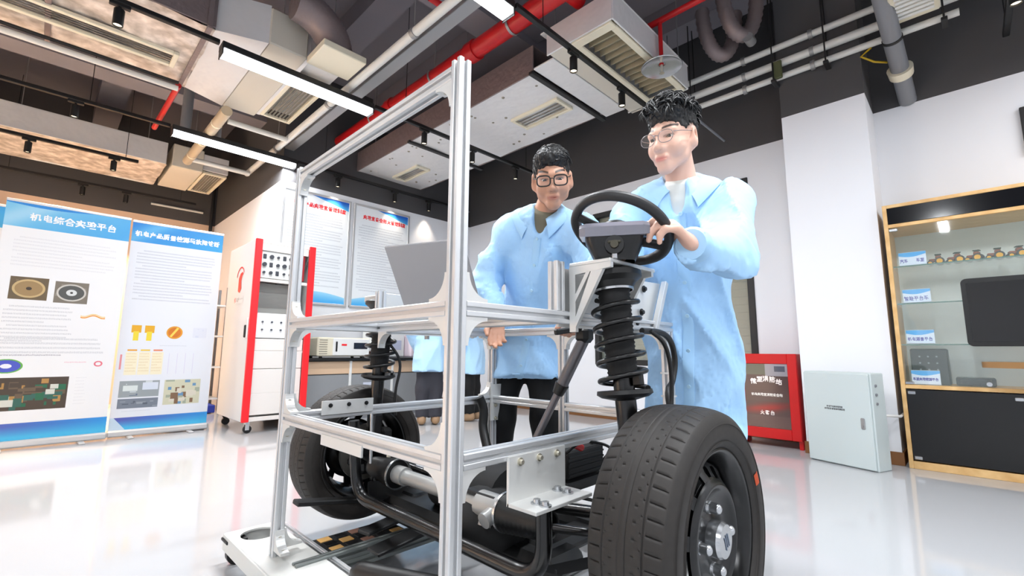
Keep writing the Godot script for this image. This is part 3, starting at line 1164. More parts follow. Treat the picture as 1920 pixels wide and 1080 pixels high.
# ==================================================================== ducts, fan units and pipes under the ceiling
func grille(parent: Node, at: Vector3, w: float, d: float, along_x: bool, slats := 9):
	var g := Geo.new()
	var t := 0.035
	g.box(at + Vector3(-w * 0.5 + t * 0.5, 0, 0), Vector3(t, 0.03, d), 0.004)
	g.box(at + Vector3(w * 0.5 - t * 0.5, 0, 0), Vector3(t, 0.03, d), 0.004)
	g.box(at + Vector3(0, 0, -d * 0.5 + t * 0.5), Vector3(w - 2 * t, 0.03, t), 0.004)
	g.box(at + Vector3(0, 0, d * 0.5 - t * 0.5), Vector3(w - 2 * t, 0.03, t), 0.004)
	var fr := put(g, "grille_frame", M.cream, parent)
	var tilt := Basis(Vector3.RIGHT, 0.6) if along_x else Basis(Vector3.BACK, 0.6)
	for k in slats:
		var s := Geo.new()
		var f := (k + 0.5) / slats - 0.5
		if along_x:
			s.box(at + Vector3(0, 0.006, f * (d - 2 * t)), Vector3(w - 2 * t, 0.003, (d - 2 * t) / slats * 0.95), 0.0, tilt)
		else:
			s.box(at + Vector3(f * (w - 2 * t), 0.006, 0), Vector3((w - 2 * t) / slats * 0.95, 0.003, d - 2 * t), 0.0, tilt)
		put(s, "slat", M.slat, fr)


func hangers(parent: Node, pts: Array):
	var g := Geo.new()
	for p in pts:
		g.next()
		g.cyl(p, Vector3(p.x, ROOF - (parent as Node3D).position.y, p.z), 0.004, -1.0, 6, false)
	put(g, "hanger_rod", M.galv, parent)


func pipe(called: String, label: String, pts: Array, r: float, m: Material, category := "pipe", group := "") -> MeshInstance3D:
	var g := Geo.new()
	g.tube(pts, r, 14)
	var o := put(g, numbered(called), m)
	tag(o, label, category, group)
	return o


func make_ceiling_services():
	# --- upper left duct, wrapped in foil
	var t := thing("air_duct", "wide crumpled-foil air duct at the top left with a long grey grille", "duct", Vector3(-1.6, 3.2, -4.43))
	var g := Geo.new()
	var rows := []
	for i in 47:
		var row := []
		for j in 13:
			var sag := 0.012 * sin(i * 0.9 + j * 1.7) + 0.010 * sin(i * 0.37 - j * 0.8)
			row.append(Vector3(-1.9 + i * 0.0913, sag - 0.004, -0.54 + j * 0.09))
		rows.append(row)
	g.sheet(rows, true)
	put(g, "underside", M.foil, t)
	g = Geo.new()
	g.box(Vector3(0.2, 0.17, 0.545), Vector3(4.2, 0.33, 0.015), 0.003)
	g.box(Vector3(0.2, 0.17, -0.545), Vector3(4.2, 0.33, 0.015), 0.003)
	g.box(Vector3(0.2, 0.335, 0), Vector3(4.2, 0.015, 1.1), 0.003)
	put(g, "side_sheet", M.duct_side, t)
	g = Geo.new()
	for x in [-1.2, 0.1, 1.4, 2.26]:
		g.next()
		g.box(Vector3(x, 0.165, 0.56), Vector3(0.035, 0.36, 0.02), 0.003)
		g.box(Vector3(x, -0.02, 0), Vector3(0.035, 0.012, 1.14), 0.003)
	put(g, "joint_strip", M.duct_side, t)
	grille(t, Vector3(1.64, -0.03, -0.09), 1.05, 0.24, true, 5)
	hangers(t, [Vector3(0.6, 0.34, 0.5), Vector3(0.6, 0.34, -0.5), Vector3(1.9, 0.34, 0.5), Vector3(1.9, 0.34, -0.5)])
	# tapering connection and fan unit
	t = thing("fan_coil_unit", "beige fan unit ending the upper left duct, its white grille beside the nearest lamp", "fan unit", Vector3(1.16, 3.2, -4.45))
	g = Geo.new()
	var z0 := 0.55
	var z1 := 0.68
	g.quad(Vector3(-0.46, 0, z0), Vector3(-0.12, 0, z1), Vector3(-0.12, 0, -z1), Vector3(-0.46, 0, -z0), Vector3.DOWN)
	g.quad(Vector3(-0.46, 0, z0), Vector3(-0.12, 0, z1), Vector3(-0.12, 0.33, z1), Vector3(-0.46, 0.33, z0), Vector3.BACK)
	g.quad(Vector3(-0.46, 0, -z0), Vector3(-0.12, 0, -z1), Vector3(-0.12, 0.33, -z1), Vector3(-0.46, 0.33, -z0), Vector3.FORWARD)
	g.quad(Vector3(-0.46, 0.33, z0), Vector3(-0.12, 0.33, z1), Vector3(-0.12, 0.33, -z1), Vector3(-0.46, 0.33, -z0), Vector3.UP)
	put(g, "foil_sleeve", M.foil_smooth, t)
	g = Geo.new()
	g.box(Vector3(0.03, 0.16, 0), Vector3(0.30, 0.31, 1.38), 0.01)
	put(g, "casing", M.fan_case, t)
	g = Geo.new()
	g.box(Vector3(0.20, 0.15, 0), Vector3(0.04, 0.26, 1.3), 0.004)
	g.box(Vector3(0.37, 0.19, 0.0), Vector3(0.32, 0.22, 1.12), 0.006)
	put(g, "outlet_box", M.foil_smooth, t)
	grille(t, Vector3(0.36, 0.03, -0.12), 0.30, 1.02, false, 7)
	hangers(t, [Vector3(0.0, 0.3, 0.6), Vector3(0.0, 0.3, -0.6)])
	t = thing("flexible_duct", "dark rounded flexible duct elbow behind the nearest long lamp", "duct", Vector3(1.42, 3.42, -3.57))
	g = Geo.new()
	var pts := []
	var rr := []
	for i in 37:
		var a := i / 36.0 * PI * 0.5
		pts.append(Vector3(0.34 * sin(a) - 0.28, 0.08 - 0.28 * (1.0 - cos(a)), 0.02))
		rr.append(0.135 + (0.006 if i % 2 else 0.0))
	g.tube(pts, rr, 18)
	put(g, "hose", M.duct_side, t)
	g = Geo.new()
	g.box(Vector3(0.08, -0.25, 0.02), Vector3(0.36, 0.06, 0.34), 0.006)
	put(g, "collar_box", M.cream, t)
	# --- lower left duct
	t = thing("air_duct", "lower left air duct with a brownish side and a warm-lit underside above the blue banners", "duct", Vector3(-1.4, 3.12, -7.62))
	g = Geo.new()
	rows = []
	for i in 45:
		var row := []
		for j in 11:
			row.append(Vector3(-2.0 + i * 0.098, 0.010 * sin(i * 0.8 + j * 1.3), -0.52 + j * 0.104))
		rows.append(row)
	g.sheet(rows, true)
	put(g, "underside", M.foil, t)
	g = Geo.new()
	g.box(Vector3(0.15, 0.13, 0.525), Vector3(4.3, 0.27, 0.015), 0.003)
	g.box(Vector3(0.15, 0.13, -0.525), Vector3(4.3, 0.27, 0.015), 0.003)
	g.box(Vector3(0.15, 0.27, 0), Vector3(4.3, 0.015, 1.06), 0.003)
	put(g, "side_sheet", M.foil_smooth, t)
	hangers(t, [Vector3(1.0, 0.27, 0.5), Vector3(2.1, 0.27, 0.5)])
	t = thing("fan_coil_unit", "fan unit with a beige grille ending the lower left duct, over the second banner", "fan unit", Vector3(1.19, 3.12, -7.62))
	g = Geo.new()
	g.box(Vector3(-0.06, 0.15, 0), Vector3(0.34, 0.30, 1.04), 0.008)
	put(g, "casing", M.fan_case, t)
	g = Geo.new()
	g.box(Vector3(0.26, 0.16, 0), Vector3(0.30, 0.22, 0.98), 0.006)
	put(g, "outlet_box", M.foil_smooth, t)
	grille(t, Vector3(0.26, 0.02, 0), 0.28, 0.96, false, 7)
	hangers(t, [Vector3(0.0, 0.3, 0.45)])
	# --- right duct along the view, with the fan unit at its near end
	t = thing("air_duct", "long silver air duct on the right, in two sections over the dark-framed-glasses student", "duct", Vector3(3.285, 3.18, -4.0))
	g = Geo.new()
	for s in [[-1.68, -0.42], [-0.38, 1.50]]:
		rows = []
		for i in 17:
			var row := []
			for j in 9:
				row.append(Vector3(-0.505 + j * 0.12625, 0.004 * sin(i * 1.1 + j * 0.9), lerpf(s[0], s[1], i / 16.0)))
			rows.append(row)
		g.sheet(rows)
	put(g, "underside", M.foil_smooth, t)
	g = Geo.new()
	for s in [-1, 1]:
		g.box(Vector3(s * 0.51, 0.125, -0.09), Vector3(0.014, 0.26, 3.2), 0.003)
	g.box(Vector3(0, 0.255, -0.09), Vector3(1.03, 0.014, 3.2), 0.003)
	g.box(Vector3(0, 0.12, -1.685), Vector3(1.0, 0.24, 0.014))
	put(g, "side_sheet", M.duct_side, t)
	g = Geo.new()
	for z in [-0.40, 1.50]:
		g.next()
		g.box(Vector3(0.03, -0.012, z), Vector3(1.14, 0.03, 0.045), 0.003)
	put(g, "black_flange", M.frame_dark, t)
	grille(t, Vector3(0.06, -0.012, 1.10), 0.26, 0.62, false, 4)
	grille(t, Vector3(0.03, -0.012, -1.22), 0.22, 0.60, false, 4)
	g = Geo.new()
	for k in 40:
		var q := Vector3(rng.randf_range(-0.46, 0.46), -0.006, rng.randf_range(-1.6, 1.4))
		if absf(q.x - 0.06) > 0.16:
			g.cyl(q, q + Vector3(0, 0.008, 0), 0.012, 0.016, 8)
	put(g, "insulation_pins", M.slat, t, "stuff")
	hangers(t, [Vector3(-0.52, 0.25, -1.2), Vector3(0.52, 0.25, -1.2), Vector3(-0.52, 0.25, 0.6), Vector3(0.52, 0.25, 0.6)])
	t = thing("fan_coil_unit", "large beige and silver fan unit with an open cream-edged inlet at the upper right", "fan unit", Vector3(3.32, 3.18, -2.0))
	g = Geo.new()
	g.box(Vector3(0, 0.115, 0.36), Vector3(1.27, 0.23, 0.014), 0.003)
	g.box(Vector3(-0.635, 0.115, 0.05), Vector3(0.014, 0.23, 0.62), 0.003)
	g.box(Vector3(0.635, 0.115, 0.05), Vector3(0.014, 0.23, 0.62), 0.003)
	g.box(Vector3(0, 0.23, 0.02), Vector3(1.28, 0.014, 0.7), 0.003)
	put(g, "casing", M.foil_smooth, t)
	g = Geo.new()
	for s in [-1, 1]:
		g.box(Vector3(s * 0.585, 0.0, 0.16), Vector3(0.08, 0.024, 0.36), 0.004)
		g.box(Vector3(0, 0.0, 0.16 + s * 0.16), Vector3(1.10, 0.024, 0.05), 0.004)
	put(g, "inlet_frame", M.cream, t)
	g = Geo.new()
	g.box(Vector3(0, 0.10, 0.16), Vector3(1.14, 0.02, 0.3))
	for k in 14:
		g.box(Vector3(-0.52 + k * 0.08, 0.06, 0.16), Vector3(0.006, 0.05, 0.28))
	put(g, "filter", mat(Color(0.70, 0.66, 0.56), 0.7), t)
	g = Geo.new()
	g.box(Vector3(0.02, 0.01, -0.13), Vector3(1.30, 0.02, 0.21), 0.004)
	put(g, "access_panel", M.fan_case, t)
	g = Geo.new()
	g.box(Vector3(-0.02, 0.004, -0.35), Vector3(1.12, 0.018, 0.22), 0.004)
	put(g, "foil_collar", M.foil_smooth, t)
	hangers(t, [Vector3(-0.6, 0.23, 0.3), Vector3(0.6, 0.23, 0.3), Vector3(-0.6, 0.23, -0.2)])
	# --- fire pipe and its branches
	t = thing("fire_pipe", "thick red fire pipe running back under the ceiling to the dark wall", "pipe", Vector3(2.52, 3.5, 0))
	g = Geo.new()
	g.cyl(Vector3(0, 0, -1.0), Vector3(0, 0, -5.69), 0.078, -1.0, 24)
	put(g, "main", M.red_pipe, t)
	g = Geo.new()
	for z in [-1.85, -3.0, -4.4]:
		g.next()
		g.cyl(Vector3(0, 0, z - 0.05), Vector3(0, 0, z + 0.05), 0.092, -1.0, 24)
	g.next()
	g.cyl(Vector3(0, 0, -1.95), Vector3(0.20, 0.02, -1.95), 0.06, -1.0, 16)
	put(g, "coupling", M.red_pipe, t)
	g = Geo.new()
	for z in [-2.5, -3.6, -4.8]:
		g.next()
		g.lathe(Transform3D(Basis.IDENTITY, Vector3(0, 0, z)), [Vector2(0.082, -0.012), Vector2(0.086, -0.012), Vector2(0.086, 0.012), Vector2(0.082, 0.012)], 24, false)
		g.cyl(Vector3(0, 0.085, z), Vector3(0, ROOF - 3.5, z), 0.005, -1, 6, false)
	put(g, "clamp_hanger", M.galv, t)
	pipe("fire_pipe", "thin red branch pipe at the top right behind the sprinkler disc", [Vector3(3.36, 3.52, -1.2), Vector3(3.36, 3.52, -5.6)], 0.026, M.red_pipe)
	pipe("fire_pipe", "thin red slanting pipe between the two left ducts", [Vector3(0.64, 3.12, -4.85), Vector3(0.62, 3.10, -5.95)], 0.024, M.red_pipe)
	pipe("fire_pipe", "short red pipe stub beside the white ceiling pipe", [Vector3(1.72, 3.30, -2.55), Vector3(1.98, 3.30, -2.55)], 0.024, M.red_pipe)
	t = thing("sprinkler_disc", "round silver sprinkler heat collector hanging above the student holding the wheel", "sprinkler", Vector3(3.36, 3.10, -1.60))
	g = Geo.new()
	g.lathe(Transform3D(Basis(Vector3.RIGHT, -PI / 2), Vector3.ZERO), [Vector2(0.158, -0.004), Vector2(0.165, 0.0), Vector2(0.158, 0.006), Vector2(0.12, 0.022), Vector2(0.03, 0.03)], 36, true)
	g.lathe(Transform3D(Basis(Vector3.RIGHT, -PI / 2), Vector3.ZERO), [Vector2(0.03, 0.024), Vector2(0.118, 0.016), Vector2(0.158, -0.004)], 36, true)
	put(g, "dish", M.steel, t)
	g = Geo.new()
	g.cyl(Vector3(0, 0.02, 0), Vector3(0, 0.42, 0), 0.017, -1, 12)
	put(g, "drop_pipe", M.red_pipe, t)
	g = Geo.new()
	g.cyl(Vector3(0, 0.02, 0), Vector3(0, -0.05, 0), 0.012, 0.008, 10)
	g.cyl(Vector3(0, -0.05, 0), Vector3(0, -0.054, 0), 0.02, -1, 12)
	put(g, "sprinkler_head", M.zinc, t)
	# --- white pipes in the middle
	t = thing("white_pipe", "long white pipe running back beside the thick red pipe, behind the nearest long lamp", "pipe", Vector3(1.73, 3.13, 0))
	g = Geo.new()
	g.cyl(Vector3(0, 0, -1.3), Vector3(0, 0, -6.75), 0.034, -1, 16)
	put(g, "tube", M.pipe_white, t)
	g = Geo.new()
	for z in [-2.75, -4.2, -5.6]:
		g.next()
		g.cyl(Vector3(0, 0, z - 0.02), Vector3(0, 0, z + 0.02), 0.041, -1, 16)
		g.cyl(Vector3(0, 0.04, z), Vector3(0, ROOF - 3.13, z), 0.004, -1, 6, false)
	put(g, "clamp_hanger", M.galv, t)
	t = thing("cable_tray", "flat grey cable tray beside the long white ceiling pipe", "tray", Vector3(1.90, 3.20, 0))
	g = Geo.new()
	g.box(Vector3(0, 0, -4.0), Vector3(0.10, 0.006, 5.4))
	g.box(Vector3(-0.05, 0.025, -4.0), Vector3(0.005, 0.05, 5.4))
	g.box(Vector3(0.05, 0.025, -4.0), Vector3(0.005, 0.05, 5.4))
	put(g, "channel", M.galv, t)
	hangers(t, [Vector3(-0.05, 0.03, -2.5), Vector3(-0.05, 0.03, -4.5)])
	pipe("white_pipe", "short white cross pipe below the upper left fan unit's grille", [Vector3(1.12, 3.09, -5.20), Vector3(1.70, 3.09, -5.20)], 0.028, M.pipe_white)
	pipe("white_pipe", "short white cross pipe passing behind the farther long lamp", [Vector3(1.06, 3.07, -6.55), Vector3(1.71, 3.07, -6.55)], 0.030, M.pipe_white)
	t = thing("wrapped_pipe", "thick beige wrapped pipe running back under the left fan units", "pipe", Vector3(1.05, 3.08, 0))
	g = Geo.new()
	g.tube([Vector3(0, 0, -4.95), Vector3(0.0, 0, -5.8), Vector3(0.0, 0, -6.68)], 0.05, 14)
	put(g, "tube", M.pipe_beige, t)
	g = Geo.new()
	for z in [-5.3, -5.9, -6.4]:
		g.next()
		g.cyl(Vector3(0, 0, z), Vector3(0, 0, z - 0.03), 0.0525, -1, 14)
	put(g, "tape_band", M.cream, t)
	pipe("white_pipe", "long white pipe under the far edge of the upper left duct", [Vector3(-3.9, 3.06, -4.79), Vector3(0.63, 3.06, -4.79)], 0.024, M.pipe_white)
	pipe("grey_conduit", "dark conduit running just above the long white pipe on the left", [Vector3(-3.9, 3.115, -4.79), Vector3(0.63, 3.115, -4.79)], 0.015, M.frame_dark)
	pipe("upright_pipe", "grey upright pipe behind the end of the upper left duct", [Vector3(0.88, 3.05, -5.9), Vector3(0.88, ROOF, -5.9)], 0.05, M.pipe_grey)
	pipe("upright_pipe", "slimmer grey upright pipe next to the wrapped beige pipe", [Vector3(1.2, 3.15, -5.9), Vector3(1.2, ROOF, -5.9)], 0.02, M.pipe_grey)
	# --- pipes at the right wall
	var pl := ["topmost of the three white pipes above the right-hand column", "middle one of the three white pipes above the right-hand column", "lowest of the three white pipes above the right-hand column"]
	for k in 3:
		t = thing("white_pipe", pl[k], "pipe", Vector3(4.285, [3.435, 3.28, 3.155][k], 0), 0.0, "three white pipes at the right")
		g = Geo.new()
		g.cyl(Vector3(0, 0, [1.0, 1.0, 0.16][k]), Vector3(0, 0, [-1.9, -2.1, -1.95][k]), [0.028, 0.034, 0.026][k], -1, 16)
		put(g, "tube", M.pipe_white, t)
		g = Geo.new()
		for z in [-1.25, -0.72]:
			g.next()
			g.cyl(Vector3(0, 0, z - 0.015), Vector3(0, 0, z + 0.015), 0.04, -1, 14)
		put(g, "clamp", M.galv, t)
	for k in 4:
		t = thing("pipe_hanger", ["thin hanger rods with a cross bar at the far end of the three white pipes", "hanger rods in the middle of the three white pipes, with a green-grey tag", "hanger rods nearest the grey drain pipe", "hanger rod at the near end of the white pipes"][k], "hanger", Vector3(4.285, 3.10, [-1.72, -1.0, -0.62, 0.08][k]), 0.0, "hangers of the white pipes")
		g = Geo.new()
		for s in [-0.075, 0.025]:
			g.cyl(Vector3(s, 0, 0), Vector3(s, ROOF - 3.10, 0), 0.006, -1, 6, false)
		g.box(Vector3(-0.025, 0.0, 0), Vector3(0.13, 0.025, 0.035), 0.003)
		put(g, "rods", M.frame_dark, t)
		if k == 1:
			g = Geo.new()
			g.box(Vector3(-0.05, 0.10, 0.03), Vector3(0.03, 0.16, 0.07), 0.006)
			put(g, "tag", mat(Color(0.32, 0.34, 0.22), 0.7), t)
	pipe("strut_rail", "thin dark slanting brace between the white pipes and the dark right wall", [Vector3(4.2, 3.1, -1.75), Vector3(4.76, 2.95, -1.62)], 0.012, M.pipe_grey, "brace")
	t = thing("drain_pipe", "thick grey drain pipe with a white collar sloping into the dark right wall", "pipe")
	g = Geo.new()
	g.cyl(Vector3(3.2, 3.59, -0.25), Vector3(4.79, 2.83, -0.18), 0.058, -1, 20)
	put(g, "tube", M.pipe_grey, t)
	var dd := (Vector3(4.79, 2.83, -0.18) - Vector3(3.2, 3.59, -0.25)).normalized()
	g = Geo.new()
	var c0 := Vector3(3.2, 3.59, -0.25) + dd * 1.42
	g.cyl(c0, c0 + dd * 0.07, 0.082, 0.076, 20)
	put(g, "white_collar", M.cream, t)
	g = Geo.new()
	c0 = Vector3(3.2, 3.59, -0.25) + dd * 1.13
	g.cyl(c0, c0 + dd * 0.02, 0.063, -1, 20)
	put(g, "band", M.frame_dark, t)
	g = Geo.new()
	g.tube([Vector3(4.3, 3.13, -0.34), Vector3(4.25, 3.06, -0.40), Vector3(4.32, 3.02, -0.33), Vector3(4.42, 3.03, -0.26)], 0.008, 8)
	put(g, "yellow_cable", M.tape, t)
	t = thing("vent_unit", "pale slatted vent unit at the top right edge beside the grey drain pipe", "vent", Vector3(4.02, 3.18, -0.06))
	g = Geo.new()
	g.box(Vector3(0, 0.11, 0), Vector3(0.40, 0.2, 0.26), 0.01)
	put(g, "casing", M.cream, t)
	for k in 6:
		g = Geo.new()
		g.box(Vector3(-0.14 + k * 0.05, 0.0, 0.0), Vector3(0.024, 0.016, 0.2), 0.003)
		put(g, "slat", M.plastic_white, t)
	t = thing("flexible_hose", "two dark silvery flexible hoses looping down over the white pipes at the top right", "hose", Vector3(3.95, 3.47, -1.15))
	for k in 2:
		g = Geo.new()
		pts = []
		rr = []
		for i in 41:
			var a := i / 40.0
			pts.append(Vector3(0.12 * cos(a * PI) + k * 0.06, 0.42 - 0.42 * sin(a * PI) - k * 0.06, 0.10 * cos(a * PI) - k * 0.20))
			rr.append(0.055 + (0.008 if i % 2 else 0.0))
		g.tube(pts, rr, 14)
		put(g, "hose", M.duct_side, t)
	g = Geo.new()
	g.cyl(Vector3(-0.02, -0.05, 0.05), Vector3(0.08, -0.05, 0.05), 0.04, -1, 14)
	put(g, "valve", M.galv, t)
	# thin wires and marks on the dark far wall
	pipe("grey_conduit", "thin pale conduit on the dark back wall above the banners", [Vector3(0.98, 2.99, BACK_Z + 0.015), Vector3(1.66, 2.99, BACK_Z + 0.015)], 0.018, M.pipe_white)
	pipe("grey_conduit", "dark upright conduit in the corner right of the second banner", [Vector3(1.78, 1.0, BACK_Z + 0.03), Vector3(1.78, 3.6, BACK_Z + 0.03)], 0.025, M.frame_dark)
	pipe("grey_conduit", "thin grey conduit on the dark wall right of the tall aluminium post", [Vector3(4.1, 3.05, WALL_Z + 0.02), Vector3(4.75, 3.05, WALL_Z + 0.02)], 0.012, M.pipe_grey)


# ==================================================================== banners and posters
func make_banners():
	rng.seed = 11
	var sheets := [printed(banner_sheet_a(), 0.55), printed(banner_sheet_b(), 0.55)]
	for sm in sheets:
		sm.albedo_color = Color(0.86, 0.86, 0.86)
	var foot := mat(Color(0.80, 0.80, 0.80), 0.35, 0.5)
	var spec := [
		[Vector3(0.090, 0, -5.37), 2.0, 0.775, "left-hand roll-up banner with round part photographs and a pale blue header", 0],
		[Vector3(0.864, 0, -5.43), 0.0, 0.735, "right-hand roll-up banner with a bright blue header, yellow diagrams and long text", 1],
		[Vector3(-0.70, 0, -5.62), 4.0, 0.775, "third roll-up banner mostly outside the left edge of the view", 1],
	]
	for sp in spec:
		var t := thing("roll_up_banner", sp[3], "banner", sp[0], deg_to_rad(sp[1]), "roll-up banners")
		panel(Vector3(sp[2], 1.885, 0.004), sheets[sp[4]], M.plastic_white, "screen", t, Vector3(0, 1.005, 0))
		var g := Geo.new()
		g.box(Vector3(0, 0.038, 0), Vector3(sp[2] + 0.02, 0.055, 0.09), 0.012)
		put(g, "base_case", foot, t)
		g = Geo.new()
		for s in [-1, 1]:
			g.next()
			g.box(Vector3(s * sp[2] * 0.3, 0.007, 0.03), Vector3(0.04, 0.014, 0.24), 0.004)
		put(g, "foot", foot, t)
		g = Geo.new()
		g.box(Vector3(0, 1.955, 0), Vector3(sp[2] + 0.005, 0.022, 0.016), 0.004)
		put(g, "top_rail", foot, t)
		g = Geo.new()
		g.cyl(Vector3(0, 0.06, -0.02), Vector3(0, 1.95, -0.015), 0.008, -1, 8)
		put(g, "pole", foot, t)
	# wall cabinet peeping out left of the first banner
	var t := thing("wall_cabinet", "grey wall cabinet with a dark lower edge showing left of the first banner", "cabinet", Vector3(-1.0, 1.75, BACK_Z + 0.2))
	var g := Geo.new()
	g.box(Vector3(0, 0.3, 0), Vector3(1.3, 0.46, 0.38), 0.006)
	put(g, "body", M.pipe_grey, t)
	for k in 2:
		g = Geo.new()
		g.box(Vector3(-0.32 + k * 0.64, 0.3, 0.2), Vector3(0.62, 0.42, 0.018), 0.004)
		put(g, "door", mat(Color(0.55, 0.57, 0.62), 0.5), t)
	g = Geo.new()
	g.box(Vector3(0, 0.02, 0.02), Vector3(1.34, 0.06, 0.40), 0.004)
	put(g, "lower_edge", M.frame_dark, t)
	# shelf with dark boxes behind the gap between banner and rack
	t = thing("storage_shelf", "narrow open shelf in the gap between the second banner and the white rack", "shelf", Vector3(1.42, 0, -7.2))
	g = Geo.new()
	for x in [-0.28, 0.28]:
		for z in [-0.2, 0.2]:
			g.next()
			g.box(Vector3(x, 0.8, z), Vector3(0.03, 1.6, 0.03), 0.003)
	put(g, "post", M.pipe_grey, t)
	for y in [0.15, 0.55, 0.95, 1.35]:
		g = Geo.new()
		g.box(Vector3(0, y, 0), Vector3(0.56, 0.02, 0.42), 0.003)
		put(g, "shelf_board", M.rack_white, t)
	for k in 3:
		g = Geo.new()
		g.box(Vector3(0, 0.135, 0), Vector3(0.36, 0.27, 0.30), 0.008)
		for j in 4:
			g.box(Vector3(0, 0.05 + j * 0.06, 0.152), Vector3(0.3, 0.012, 0.006), 0.002)
		var o := put(g, numbered("equipment_box"), M.black)
		o.position = Vector3(1.40, [0.16, 0.56, 0.96][k], -7.15)
		tag(o, ["black box on the lowest board of the narrow shelf behind the banners", "black box on the middle board of the narrow shelf behind the banners", "black box on the upper board of the narrow shelf behind the banners"][k], "box", "black boxes on the narrow shelf")
	g = Geo.new()
	g.box(Vector3(0, 0.05, 0), Vector3(0.4, 0.09, 0.3), 0.006)
	var bl := put(g, "blue_crate", mat(Color(0.10, 0.20, 0.62), 0.5))
	bl.position = Vector3(1.40, 0.005, -6.85)
	tag(bl, "flat blue crate on the floor before the narrow shelf", "crate")


func make_posters():
	var a := thing("wall_poster", "left framed wall poster with a red title, half behind the rig's left post", "poster", Vector3(2.285, 2.03, WALL_Z + 0.02))
	panel(Vector3(0.80, 1.34, 0.012), printed(poster_sheet("机电产品实验室管理制度", 41), 0.35), M.plastic_white, "board", a)
	var b := thing("wall_poster", "right framed wall poster with a red title, partly behind the grey laptop", "poster", Vector3(3.185, 2.03, WALL_Z + 0.02))
	panel(Vector3(0.80, 1.34, 0.012), printed(poster_sheet("实验室安全防火管理制度", 42), 0.35), M.plastic_white, "board", b)
	for t in [a, b]:
		var g := Geo.new()
		for s in [-1, 1]:
			g.box(Vector3(s * 0.415, 0, 0), Vector3(0.03, 1.40, 0.026), 0.004)
			g.box(Vector3(0, s * 0.685, 0), Vector3(0.86, 0.03, 0.0255), 0.004)
		put(g, "frame", M.alu, t)


